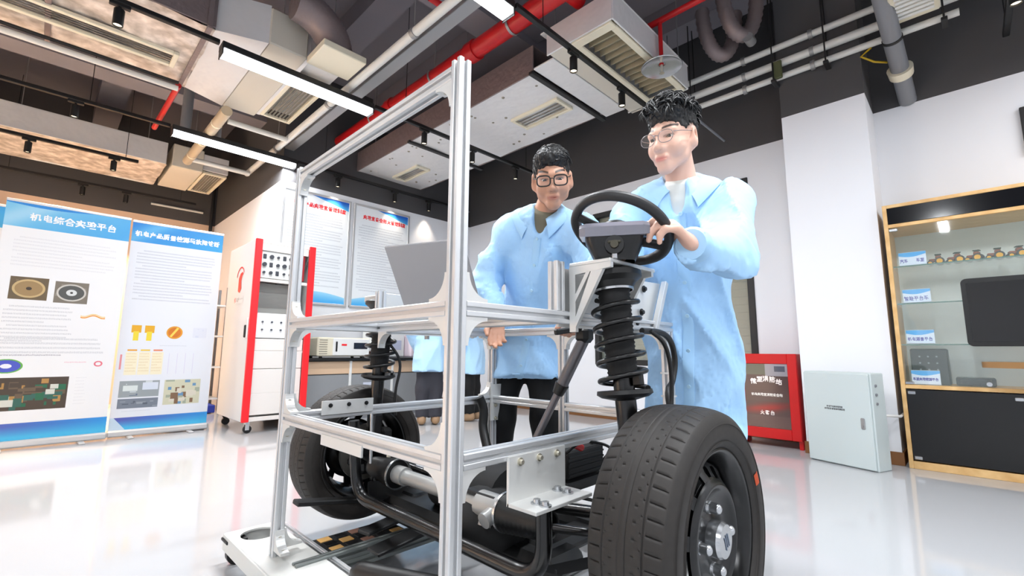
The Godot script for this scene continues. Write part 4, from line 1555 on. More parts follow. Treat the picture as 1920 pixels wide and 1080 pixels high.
# ==================================================================== red and white test rack
func make_rack():
	var w := 0.56
	var d := 0.86
	var h := 1.74
	var t := thing("test_rack", "white rack cabinet on castors with red edge strips and an open instrument front", "rack", Vector3(1.38 + w * 0.5, 0, -4.85 - d * 0.5))
	var y0 := 0.11
	var g := Geo.new()
	for s in [-1, 1]:
		g.next()
		g.box(Vector3(s * (w * 0.5 - 0.01), y0 + h * 0.5, 0), Vector3(0.02, h, d), 0.004)
	put(g, "side_panel", M.rack_white, t)
	g = Geo.new()
	g.box(Vector3(0, y0 + h - 0.015, -0.01), Vector3(w - 0.04, 0.03, d - 0.03), 0.004)
	g.box(Vector3(0, y0 + 0.02, 0), Vector3(w - 0.042, 0.04, d - 0.01), 0.004)
	g.box(Vector3(0, y0 + h * 0.5, -d * 0.5 + 0.012), Vector3(w - 0.042, h - 0.06, 0.02), 0.003)
	g.box(Vector3(0, y0 + 0.65, d * 0.5 - 0.03), Vector3(w - 0.042, 0.02, 0.05))
	put(g, "carcass", M.rack_front, t)
	for s in [-1, 1]:
		g = Geo.new()
		g.box(Vector3(s * (w * 0.5 - 0.022), y0 + h * 0.5, d * 0.5 + 0.014), Vector3(0.062, h, 0.028), 0.005)
		put(g, "red_edge_strip", M.red_strip, t)
	# front units from the top: instruments, gap, socket panel, drawers
	var fz := d * 0.5 - 0.01
	var iw := w - 0.11
	g = Geo.new()
	g.box(Vector3(0, y0 + 1.67, fz), Vector3(iw, 0.07, 0.02), 0.003)
	g.next()
	g.box(Vector3(0, y0 + 1.34, fz), Vector3(iw, 0.03, 0.04), 0.003)
	put(g, "shelf_edge", M.rack_front, t)
	g = Geo.new()
	g.box(Vector3(-0.03, y0 + 1.50, fz - 0.03), Vector3(iw - 0.07, 0.27, 0.05), 0.004)
	var un := put(g, "meter_panel", mat(Color(0.80, 0.81, 0.80), 0.5), t)
	g = Geo.new()
	for r in 3:
		for c in 6:
			var p := Vector3(-0.19 + c * 0.062, y0 + 1.42 + r * 0.08, fz - 0.004)
			g.next()
			if (r + c) % 3 != 2:
				g.cyl(p, p + Vector3(0, 0, 0.016), 0.012 + 0.004 * ((r * 2 + c) % 3), -1, 12)
			else:
				g.box(p, Vector3(0.03, 0.045, 0.012), 0.003)
	put(g, "knob", mat(Color(0.22, 0.23, 0.26), 0.4), un)
	g = Geo.new()
	g.box(Vector3(iw * 0.5 - 0.05, y0 + 1.51, fz - 0.03), Vector3(0.05, 0.28, 0.05), 0.004)
	put(g, "red_switch_unit", mat(Color(0.55, 0.08, 0.11), 0.4), t)
	g = Geo.new()
	g.box(Vector3(0, y0 + 1.18, fz - 0.16), Vector3(iw, 0.30, 0.012))
	put(g, "grey_screen", mat(Color(0.62, 0.62, 0.60), 0.3), t)
	g = Geo.new()
	g.box(Vector3(0, y0 + 0.90, fz), Vector3(iw, 0.24, 0.02), 0.004)
	var sp := put(g, "socket_panel", M.rack_white, t)
	g = Geo.new()
	for r in 2:
		for c in 5:
			g.next()
			var p := Vector3(-0.17 + c * 0.085, y0 + 0.86 + r * 0.075, fz + 0.009)
			g.cyl(p, p + Vector3(0, 0, 0.012), 0.009, -1, 10)
	put(g, "socket", mat(Color(0.25, 0.26, 0.30), 0.5), sp)
	for k in 4:
		g = Geo.new()
		g.box(Vector3(0, y0 + [0.715, 0.57, 0.37, 0.16][k], fz), Vector3(iw, [0.115, 0.166, 0.226, 0.205][k], 0.022), 0.005)
		put(g, "drawer_front", M.rack_front, t)
	g = Geo.new()
	g.box(Vector3(-w * 0.5 - 0.012, y0 + 0.87, d * 0.5 - 0.03), Vector3(0.02, 0.20, 0.05), 0.006)
	put(g, "white_lock_plate", M.plastic_white, t)
	g = Geo.new()
	g.box(Vector3(-w * 0.5 - 0.028, y0 + 0.84, d * 0.5 - 0.03), Vector3(0.016, 0.12, 0.028), 0.006)
	put(g, "handle", M.black, t)
	# red emblem and lettering on the side panel
	g = Geo.new()
	var ex := -w * 0.5 - 0.002
	var bz := Basis(Vector3(0, 0, 1), Vector3.UP, Vector3(-1, 0, 0))
	g.prism(Transform3D(bz, Vector3(ex, y0 + 1.36, 0.02)), PackedVector2Array([Vector2(-0.05, -0.10), Vector2(0.0, -0.12), Vector2(0.05, -0.08), Vector2(0.03, 0.0), Vector2(0.05, 0.05), Vector2(0.09, 0.07), Vector2(0.06, 0.09), Vector2(0.0, 0.08), Vector2(-0.05, 0.03)]), 0.002)
	g.lathe(Transform3D(bz, Vector3(ex, y0 + 1.38, 0.02)), [Vector2(0.115, 0), Vector2(0.13, 0.001), Vector2(0.125, 0.002)], 20, false, 0.5, 2.9)
	put(g, "red_emblem", M.red_strip, t)
	var im := Image.create(256, 64, false, Image.FORMAT_RGB8)
	im.fill(Color(0.87, 0.88, 0.88))
	draw_text_px(im, "机", Vector2(8, 6), 48, 6, Color(0.85, 0.30, 0.32))
	draw_text_px(im, "电产", Vector2(68, 10), 40, 5, Color(0.55, 0.56, 0.58))
	draw_rows(im, Rect2i(170, 20, 76, 30), 1, Color(0.55, 0.56, 0.58), 0)
	g = Geo.new()
	g.quad(Vector3(ex, y0 + 1.13, -0.14), Vector3(ex, y0 + 1.13, 0.16), Vector3(ex, y0 + 1.205, 0.16), Vector3(ex, y0 + 1.205, -0.14), Vector3.LEFT)
	put(g, "lettering", printed(im, 0.42), t)
	for x in [-1, 1]:
		for z in [-1, 1]:
			castor(t, Vector3(x * (w * 0.5 - 0.06), 0, z * (d * 0.5 - 0.07)), y0, M.steel if z > 0 and x < 0 else M.black)


func castor(t: Node3D, at: Vector3, top: float, fork: Material):
	var g := Geo.new()
	g.box(at + Vector3(0, top - 0.005, 0), Vector3(0.07, 0.01, 0.07), 0.002)
	for s in [-1, 1]:
		g.box(at + Vector3(0.008, top * 0.62, s * 0.018), Vector3(0.035, top * 0.72, 0.004), 0.001)
	g.cyl(at + Vector3(0, top - 0.008, 0), at + Vector3(0, top - 0.026, 0), 0.022, -1, 14)
	var f := put(g, "castor", fork, t)
	g = Geo.new()
	g.cyl(at + Vector3(0.012, 0.036, -0.014), at + Vector3(0.012, 0.036, 0.014), 0.036, -1, 20)
	put(g, "castor_wheel", M.black, f)


# ==================================================================== lab bench against the poster wall
func make_bench():
	var t := thing("lab_bench", "long lab bench against the poster wall with a black worktop and cream and grey fronts", "bench", Vector3(2.8, 0, -5.36))
	var g := Geo.new()
	g.box(Vector3(0, 0.675, 0), Vector3(1.7, 0.03, 0.66), 0.006)
	put(g, "worktop", M.black_panel, t)
	g = Geo.new()
	g.box(Vector3(0, 0.04, -0.02), Vector3(1.6, 0.08, 0.54))
	g.box(Vector3(0, 0.36, -0.0), Vector3(1.6, 0.56, 0.50))
	g.box(Vector3(0, 0.37, -0.28), Vector3(1.62, 0.58, 0.02))
	put(g, "carcass", M.pipe_grey, t)
	for k in 3:
		g = Geo.new()
		g.box(Vector3(-0.54 + k * 0.54, 0.585, 0.27), Vector3(0.53, 0.14, 0.02), 0.004)
		put(g, "drawer", mat(Color(0.82, 0.70, 0.58), 0.5), t)
		g = Geo.new()
		g.box(Vector3(-0.54 + k * 0.54, 0.29, 0.265), Vector3(0.53, 0.43, 0.02), 0.004)
		put(g, "door", mat(Color(0.55, 0.56, 0.57), 0.5), t)
	g = Geo.new()
	for k in 4:
		g.next()
		g.box(Vector3(-0.81 + k * 0.54, 0.33, 0.27), Vector3(0.03, 0.66, 0.03), 0.003)
	put(g, "upright", M.plastic_white, t)
	g = Geo.new()
	g.box(Vector3(0.02, 0.34, 0.285), Vector3(0.26, 0.14, 0.012), 0.003)
	put(g, "notice_plate", mat(Color(0.78, 0.80, 0.86), 0.5), t)
	# instruments standing on it
	t = thing("bench_instrument", "cream bench instrument with a small dark display, seen under the frame's middle rail", "instrument", Vector3(2.44, 0.69, -5.25))
	g = Geo.new()
	g.box(Vector3(0, 0.125, 0), Vector3(0.62, 0.21, 0.36), 0.012)
	put(g, "case", mat(Color(0.86, 0.83, 0.74), 0.5), t)
	g = Geo.new()
	g.box(Vector3(0.08, 0.125, 0.183), Vector3(0.44, 0.19, 0.01), 0.004)
	put(g, "front_panel", M.plastic_white, t)
	g = Geo.new()
	g.box(Vector3(0.19, 0.14, 0.19), Vector3(0.17, 0.07, 0.006), 0.002)
	put(g, "display", mat(Color(0.10, 0.11, 0.16), 0.15), t)
	g = Geo.new()
	g.box(Vector3(-0.10, 0.13, 0.192), Vector3(0.018, 0.11, 0.012), 0.003)
	put(g, "handle", M.black, t)
	g = Geo.new()
	g.box(Vector3(-0.01, 0.15, 0.19), Vector3(0.06, 0.02, 0.004))
	put(g, "red_mark", M.red_strip, t)
	g = Geo.new()
	for k in 7:
		g.next()
		g.box(Vector3(-0.245, 0.05 + k * 0.025, 0.181), Vector3(0.09, 0.008, 0.006), 0.001)
	put(g, "vent_slit", M.slat, t)
	g = Geo.new()
	for x in [-0.25, 0.25]:
		for z in [-0.13, 0.13]:
			g.next()
			g.cyl(Vector3(x, 0.0, z), Vector3(x, 0.022, z), 0.018, -1, 10)
	put(g, "foot", M.black, t)
	t = thing("bench_instrument", "small brown and white box right of the cream instrument", "instrument", Vector3(2.828, 0.69, -5.22))
	g = Geo.new()
	g.box(Vector3(0, 0.04, 0), Vector3(0.14, 0.08, 0.2), 0.006)
	put(g, "base", mat(Color(0.28, 0.15, 0.09), 0.4), t)
	g = Geo.new()
	g.box(Vector3(0, 0.115, 0), Vector3(0.13, 0.07, 0.19), 0.006)
	put(g, "top", M.plastic_white, t)
	t = thing("bench_instrument", "tall white instrument with black knobs on the bench, left of the laptop", "instrument", Vector3(3.12, 0.69, -5.4))
	g = Geo.new()
	g.box(Vector3(0, 0.26, 0), Vector3(0.44, 0.50, 0.3), 0.012)
	put(g, "case", M.plastic_white, t)
	g = Geo.new()
	for p in [Vector2(-0.14, 0.44), Vector2(0.0, 0.38), Vector2(-0.05, 0.30), Vector2(0.12, 0.43)]:
		g.next()
		g.cyl(Vector3(p.x, p.y, 0.15), Vector3(p.x, p.y, 0.172), 0.018, -1, 14)
	put(g, "knob", M.black, t)
	g = Geo.new()
	g.box(Vector3(0.06, 0.16, 0.152), Vector3(0.22, 0.12, 0.006), 0.002)
	put(g, "panel", mat(Color(0.74, 0.76, 0.84), 0.4), t)
	t = thing("bench_instrument", "pinkish white box at the right end of the bench beside the distant student", "instrument", Vector3(3.49, 0.69, -5.25))
	g = Geo.new()
	g.box(Vector3(0, 0.15, 0), Vector3(0.28, 0.28, 0.26), 0.012)
	put(g, "case", mat(Color(0.90, 0.84, 0.88), 0.5), t)
	g = Geo.new()
	for k in 3:
		g.next()
		g.cyl(Vector3(-0.08 + k * 0.08, 0.07, 0.13), Vector3(-0.08 + k * 0.08, 0.07, 0.145), 0.014, -1, 12)
	put(g, "button", M.pipe_grey, t)


# ==================================================================== right side of the room
func make_right_side():
	var im: Image
	# red fire-equipment cabinet
	var t := thing("fire_cabinet", "red fire-equipment cabinet with a dark glass door standing left of the white column", "cabinet", Vector3(4.38, 0, -1.27))
	# local: front faces -X
	var g := Geo.new()
	g.box(Vector3(0.12, 0.42, 0), Vector3(0.22, 0.70, 0.48), 0.006)
	put(g, "body", M.red, t)
	g = Geo.new()
	for s in [-1, 1]:
		g.next()
		g.box(Vector3(0.12, 0.035, s * 0.225), Vector3(0.2, 0.07, 0.03), 0.003)
	put(g, "leg", M.red, t)
	g = Geo.new()
	for s in [-1, 1]:
		g.box(Vector3(0.0, 0.42, s * 0.205), Vector3(0.024, 0.70, 0.07), 0.004)
		g.box(Vector3(0.0, 0.42 + s * 0.308, 0), Vector3(0.024, 0.084, 0.342), 0.004)
	var door := put(g, "door", M.red, t)
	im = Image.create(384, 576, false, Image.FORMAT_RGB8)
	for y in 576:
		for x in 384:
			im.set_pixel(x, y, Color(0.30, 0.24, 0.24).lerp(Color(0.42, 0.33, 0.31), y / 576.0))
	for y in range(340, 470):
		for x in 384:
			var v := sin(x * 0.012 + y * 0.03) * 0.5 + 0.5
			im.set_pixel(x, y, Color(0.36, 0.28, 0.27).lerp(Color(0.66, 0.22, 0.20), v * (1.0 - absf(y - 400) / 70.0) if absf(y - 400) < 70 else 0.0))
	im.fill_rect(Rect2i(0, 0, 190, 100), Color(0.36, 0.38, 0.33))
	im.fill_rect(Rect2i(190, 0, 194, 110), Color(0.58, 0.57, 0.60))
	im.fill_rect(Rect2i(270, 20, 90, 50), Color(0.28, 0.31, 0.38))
	draw_text_px(im, "微型消防站", Vector2(60, 112), 48, 8, Color(0.97, 0.93, 0.92), 1.15, 26.0)
	draw_text_px(im, "机电实验室消防安全站", Vector2(60, 268), 25, 4, Color(0.93, 0.92, 0.90), 1.08)
	draw_text_px(im, "火警台", Vector2(128, 424), 36, 5, Color(0.95, 0.92, 0.90), 1.2)
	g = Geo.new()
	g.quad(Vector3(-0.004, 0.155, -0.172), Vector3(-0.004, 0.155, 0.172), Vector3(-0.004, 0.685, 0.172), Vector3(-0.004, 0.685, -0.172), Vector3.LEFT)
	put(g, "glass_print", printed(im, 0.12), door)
	g = Geo.new()
	g.box(Vector3(-0.014, 0.45, -0.205), Vector3(0.012, 0.10, 0.026), 0.004)
	put(g, "handle", M.steel, door)
	# pale grey control box standing against the column
	t = thing("control_box", "pale grey steel control box with two lines of small print before the white column", "control box", Vector3(4.03, 0, -0.715), -0.36)
	g = Geo.new()
	g.box(Vector3(0.08, 0.322, 0), Vector3(0.15, 0.644, 0.455), 0.006)
	put(g, "body", M.grey_box, t)
	g = Geo.new()
	g.box(Vector3(-0.002, 0.322, -0.002), Vector3(0.018, 0.63, 0.44), 0.005)
	door = put(g, "door", M.grey_box, t)
	g = Geo.new()
	for y in [0.50, 0.56, 0.44]:
		g.next()
		g.cyl(Vector3(0.05, y, 0.226), Vector3(0.05, y, 0.235), 0.009, -1, 12)
	put(g, "screw", M.pipe_grey, t)
	g = Geo.new()
	g.box(Vector3(-0.013, 0.305, 0.165), Vector3(0.01, 0.075, 0.026), 0.008)
	g.cyl(Vector3(-0.018, 0.29, 0.165), Vector3(-0.024, 0.29, 0.165), 0.008, -1, 12)
	put(g, "lock", M.galv, door)
	im = Image.create(320, 64, false, Image.FORMAT_RGB8)
	im.fill(M.grey_box.albedo_color)
	draw_text_px(im, "机电平台综合管理室", Vector2(40, 6), 22, 4, Color(0.24, 0.25, 0.26), 1.1)
	draw_text_px(im, "实验室质量智能检测管理", Vector2(8, 36), 22, 4, Color(0.24, 0.25, 0.26), 1.14)
	g = Geo.new()
	g.quad(Vector3(-0.0116, 0.375, -0.085), Vector3(-0.0116, 0.375, 0.075), Vector3(-0.0116, 0.41, 0.075), Vector3(-0.0116, 0.41, -0.085), Vector3.LEFT)
	put(g, "lettering", printed(im, 0.45), door)
	var o := pipe("cable_conduit", "white cable running from the grey control box to the wall past the column", [Vector3(4.17, 0.35, -0.48), Vector3(4.25, 0.345, -0.39), Vector3(4.5, 0.35, -0.385), Vector3(4.76, 0.35, -0.385)], 0.009, M.plastic_white, "cable")
	# tall display cabinet: local x to the wall, z along it
	var zz0 := -0.375
	var len := 1.75
	var ht := 1.86
	t = thing("display_cabinet", "tall wooden display cabinet with glass shelves, black doors and a black top band", "cabinet", Vector3(4.28, 0, zz0))
	var dp := 0.40
	g = Geo.new()
	for z in [0.0125, len - 0.0125]:
		g.next()
		g.box(Vector3(dp * 0.5, ht * 0.5, z), Vector3(dp, ht, 0.025), 0.002)
	put(g, "side_board", M.wood, t)
	for y in [0.025, 0.55, 1.70, ht - 0.0125]:
		g = Geo.new()
		g.box(Vector3(dp * 0.5, y, len * 0.5), Vector3(dp, 0.025 if y > 0.1 else 0.05, len - 0.05), 0.002)
		put(g, "wooden_rail", M.wood, t)
	g = Geo.new()
	g.box(Vector3(dp - 0.01, 1.12, len * 0.5), Vector3(0.012, 1.14, len - 0.05))
	put(g, "back_panel", mat(Color(0.86, 0.90, 0.88), 0.5), t)
	g = Geo.new()
	g.box(Vector3(0.012, 1.78, len * 0.5), Vector3(0.014, 0.13, len - 0.052), 0.001)
	put(g, "header_panel", mat(Color(0.05, 0.052, 0.07), 0.12), t)
	for k in 3:
		g = Geo.new()
		var dw := (len - 0.05) / 3.0
		g.box(Vector3(0.012, 0.295, 0.025 + dw * (k + 0.5)), Vector3(0.018, 0.475, dw - 0.004), 0.002)
		var dr := put(g, "black_door", M.black_panel, t)
		g = Geo.new()
		for e in [[-1, 0.51], [-1, 0.075], [1, 0.50]]:
			g.next()
			g.box(Vector3(0.0, e[1], 0.025 + dw * (k + 0.5) + e[0] * (dw * 0.5 - 0.03)), Vector3(0.012, 0.022, 0.04), 0.003)
		put(g, "hinge_clip", M.steel, dr)
	for y in [1.40, 1.13, 0.84]:
		g = Geo.new()
		g.box(Vector3(dp * 0.5 + 0.01, y, len * 0.5), Vector3(dp - 0.05, 0.008, len - 0.054))
		var sh := put(g, "glass_shelf", M.glass, t)
		g = Geo.new()
		g.box(Vector3(0.034, y, len * 0.5), Vector3(0.003, 0.0078, len - 0.056))
		put(g, "shelf_edge", M.glass_edge, sh)
	for k in 2:
		g = Geo.new()
		g.box(Vector3(0.010 + k * 0.010, 1.125, 0.03 + (len - 0.06) * (0.25 + 0.5 * k)), Vector3(0.005, 1.12, (len - 0.06) * 0.51))
		put(g, "sliding_pane", M.glass, t)
	g = Geo.new()
	for y in [1.67, 0.575]:
		g.next()
		g.box(Vector3(0.015, y, 0.05), Vector3(0.02, 0.02, 0.05), 0.003)
	g.next()
	g.cyl(Vector3(0.0, 0.585, 0.44), Vector3(0.03, 0.585, 0.44), 0.014, -1, 12)
	put(g, "pane_clip", M.steel, t)
	# little blue label cards, lettered
	var cards := [[1.404, 0.06, 0.15, "汽车底盘车型", "top glass shelf"], [1.134, 0.06, 0.15, "智能平台车", "second glass shelf"], [0.844, 0.055, 0.15, "机电测量平台", "third glass shelf"], [0.563, 0.06, 0.15, "车型实验检测平台", "bottom board before a black device"]]
	for cd in cards:
		im = Image.create(256, 128, false, Image.FORMAT_RGB8)
		im.fill(Color(0.86, 0.92, 0.98))
		for x in 256:
			im.fill_rect(Rect2i(x, 0, 1, int(30 + 16 * sin(x * 0.014))), Color(0.30, 0.68, 0.94))
		var tx: String = cd[3]
		draw_text_px(im, tx, Vector2(14, 66), 226.0 / tx.length() / 1.12, 5, Color(0.33, 0.34, 0.66))
		var ct := thing("label_card", "small blue and white label card on the display cabinet's " + cd[4], "label", Vector3(4.28 + 0.06, cd[0], zz0 + cd[1] + cd[2] * 0.5), 0.0, "label cards in the display cabinet")
		var g2 := Geo.new()
		g2.box(Vector3(0.004, 0.05, 0), Vector3(0.006, 0.10, cd[2]), 0.001)
		g2.box(Vector3(0.02, 0.003, 0), Vector3(0.04, 0.006, cd[2]), 0.001)
		put(g2, "holder", M.plastic_white, ct)
		g2 = Geo.new()
		var hz: float = cd[2] * 0.5
		g2.quad(Vector3(0, 0.002, -hz), Vector3(0, 0.002, hz), Vector3(0, 0.098, hz), Vector3(0, 0.098, -hz), Vector3.LEFT)
		put(g2, "printed_sheet", printed(im), ct)
	# model tractors in a row on the top glass shelf
	var proto: Node3D
	var cols := ["first", "second", "third", "fourth", "fifth"]
	for k in 5:
		var at := Vector3(4.28 + 0.16, 1.404, zz0 + 0.255 + k * 0.098)
		var lb: String = cols[k] + " little model tractor from the left on the top glass shelf, with yellow wheel hubs"
		if proto:
			twin(proto, "model_tractor", lb, at, "model tractors on the top glass shelf").rotation.y = 0.25 * sin(k * 2.1)
		else:
			proto = thing("model_tractor", lb, "toy", at, 0.0, "model tractors on the top glass shelf")
			g = Geo.new()
			g.box(Vector3(0, 0.035, -0.012), Vector3(0.036, 0.022, 0.05), 0.004)
			g.box(Vector3(0, 0.052, 0.014), Vector3(0.034, 0.03, 0.03), 0.004)
			put(g, "body", mat(Color(0.55, 0.28, 0.16), 0.5), proto)
			g = Geo.new()
			g.box(Vector3(0, 0.075, 0.014), Vector3(0.04, 0.006, 0.036), 0.002)
			put(g, "roof", mat(Color(0.12, 0.20, 0.12), 0.5), proto)
			for w in [[-1, 0.02, 0.027], [1, 0.02, 0.027], [-1, -0.03, 0.017], [1, -0.03, 0.017]]:
				g = Geo.new()
				var cx: float = w[0] * 0.022
				g.lathe(Transform3D(Basis(Vector3(0, 0, 1), Vector3.UP, Vector3(-1, 0, 0)), Vector3(cx + 0.006, w[2], w[1])), [Vector2(w[2] * 0.6, 0), Vector2(w[2], 0.001), Vector2(w[2], 0.011), Vector2(w[2] * 0.6, 0.012)], 18, false)
				var wl := put(g, "tyre", M.black, proto)
				g = Geo.new()
				g.cyl(Vector3(cx + 0.0058, w[2], w[1]), Vector3(cx - 0.0062, w[2], w[1]), w[2] * 0.62, -1, 16)
				put(g, "hub", M.yellow, wl)
	# black devices on the bottom board
	t = thing("black_device", "upright black electronic device on the cabinet's bottom board behind its label card", "device", Vector3(4.28 + 0.2, 0.563, zz0 + 0.16))
	g = Geo.new()
	g.box(Vector3(0, 0.125, 0), Vector3(0.16, 0.25, 0.20), 0.008)
	put(g, "case", M.black, t)
	g = Geo.new()
	for r in 4:
		for c in 3:
			g.next()
			g.cyl(Vector3(-0.08, 0.06 + r * 0.045, -0.05 + c * 0.045), Vector3(-0.085, 0.06 + r * 0.045, -0.05 + c * 0.045), 0.006, -1, 8)
	put(g, "port", M.pipe_grey, t)
	t = thing("black_device", "flat black recorder box lying on the cabinet's bottom board", "device", Vector3(4.28 + 0.2, 0.563, zz0 + 0.38))
	g = Geo.new()
	g.box(Vector3(0, 0.03, 0), Vector3(0.2, 0.05, 0.19), 0.004)
	put(g, "case", M.black, t)
	g = Geo.new()
	g.box(Vector3(-0.101, 0.03, 0), Vector3(0.004, 0.03, 0.15), 0.001)
	put(g, "front_panel", mat(Color(0.08, 0.08, 0.09), 0.2), t)
	# screen standing before the cabinet at the right edge, on a rounded wooden top
	t = thing("television", "black flat television with rounded corners before the display cabinet at the right edge", "television", Vector3(4.14, 0.84, 0.335))
	var poly := PackedVector2Array()
	var hw := 0.345
	for cn in [[hw - 0.03, 0.40, 0.0], [-hw + 0.03, 0.40, 1.0], [-hw + 0.03, 0.03, 2.0], [hw - 0.03, 0.03, 3.0]]:
		for j in 6:
			var a: float = (cn[2] + j / 5.0) * PI * 0.5
			poly.append(Vector2(cn[0] + cos(a) * 0.03, cn[1] - 0.015 + sin(a) * 0.03))
	g = Geo.new()
	g.prism(Transform3D(Basis(Vector3(0, 0, 1), Vector3.UP, Vector3(-1, 0, 0)), Vector3(0.02, 0, 0)), poly, 0.035)
	put(g, "casing", M.black, t)
	g = Geo.new()
	g.box(Vector3(-0.0155, 0.20, 0), Vector3(0.002, 0.37, 0.64))
	put(g, "screen", mat(Color(0.03, 0.03, 0.034), 0.16), t)
	g = Geo.new()
	g.box(Vector3(0.035, 0.02, 0), Vector3(0.03, 0.26, 0.08), 0.004)
	g.box(Vector3(0.0, -0.104, 0.02), Vector3(0.12, 0.012, 0.26), 0.004)
	put(g, "bracket", M.black, t)
	t = thing("side_table", "rounded wooden table top under the television at the right edge", "table", Vector3(4.06, 0, 0.46))
	g = Geo.new()
	poly = PackedVector2Array()
	for j in 36:
		var a := TAU * j / 36.0
		poly.append(Vector2(0.42 * cos(a), 0.17 * sin(a)))
	g.prism(Transform3D(Basis(Vector3(0, 0, 1), Vector3(1, 0, 0), Vector3.UP), Vector3(0, 0.695, 0)), poly, 0.035, true)
	put(g, "top", mat(Color(0.60, 0.44, 0.26), 0.45), t)
	g = Geo.new()
	g.cyl(Vector3(0, 0.02, 0.1), Vector3(0, 0.695, 0.1), 0.03, -1, 16)
	put(g, "pillar", M.steel, t)
	g = Geo.new()
	g.cyl(Vector3(0, 0, 0.1), Vector3(0, 0.02, 0.1), 0.12, 0.11, 24)
	put(g, "foot", M.steel, t)
	# framed dark notice right at the edge of the wall
	t = thing("wall_notice", "dark-framed notice high on the right wall, cut off by the right edge", "frame", Vector3(WALL_X - 0.016, 2.36, 0.655))
	g = Geo.new()
	g.box(Vector3.ZERO, Vector3(0.03, 0.34, 0.5), 0.004)
	put(g, "frame", M.frame_dark, t)
	g = Geo.new()
	g.box(Vector3(-0.016, 0, 0), Vector3(0.003, 0.28, 0.44))
	put(g, "sheet", mat(Color(0.10, 0.10, 0.11), 0.3), t)
	o.set_meta("category", "cable")


# ==================================================================== the chassis rig
const X0 := 0.616
const X1 := 1.58
const XS := 0.955
const Z0 := -0.775
const Z1 := -1.69
const PS := 0.034
const YM := 0.862
const YL := 0.545


# square aluminium extrusion with an open slot down the middle of each side
func extrusion(g: Geo, a: Vector3, b: Vector3, size := PS):
	var h := size * 0.5
	var c := size * 0.07
	var w := size * 0.13
	var d := size * 0.26
	var lip := size * 0.07
	var one := [Vector2(-h + c, h), Vector2(-w - lip * 0.6, h), Vector2(-w, h - lip * 0.6), Vector2(-w, h - d), Vector2(w, h - d), Vector2(w, h - lip * 0.6), Vector2(w + lip * 0.6, h), Vector2(h - c, h)]
	var poly := PackedVector2Array()
	for k in 4:
		for p in one:
			poly.append((p as Vector2).rotated(-k * PI * 0.5))
	var z := (b - a).normalized()
	var up := Vector3.UP if absf(z.y) < 0.9 else Vector3.BACK
	var x := up.cross(z).normalized()
	g.prism(Transform3D(Basis(x, z.cross(x), z), a), poly, a.distance_to(b))


# cast corner bracket with a hollow curve between directions u and v
func corner(t: Node3D, at: Vector3, u: Vector3, v: Vector3, s := 0.062, th := 0.028):
	var g := Geo.new()
	var n := u.cross(v).normalized()
	var pl := PackedVector2Array([Vector2(0, 0), Vector2(s, 0), Vector2(s, s * 0.12)])
	for k in 8:
		var a := (k + 0.5) / 8.0 * PI * 0.5
		pl.append(Vector2(s - s * 0.88 * sin(a), s - s * 0.88 * cos(a)))
	pl.append(Vector2(s * 0.12, s))
	pl.append(Vector2(0, s))
	g.prism(Transform3D(Basis(u, v, n), at - n * th * 0.5), pl, th)
	var o := put(g, "corner_bracket", M.alu_plate, t)
	g = Geo.new()
	for q in [[u, v], [v, u]]:
		g.next()
		var p: Vector3 = at + q[0] * s * 0.62
		g.cyl(p, p + q[1] * 0.012, 0.0065, -1, 10)
	put(g, "bolt", M.zinc, o)


func bolts(t: Node3D, pts: Array, n: Vector3, r := 0.007, m: Material = null):
	for p in pts:
		var g := Geo.new()
		g.cyl(p, p + n * 0.003, r * 1.5, -1, 14)
		g.cyl(p + n * 0.003, p + n * 0.010, r, r * 0.92, 6)
		put(g, "bolt", m if m else M.zinc, t)


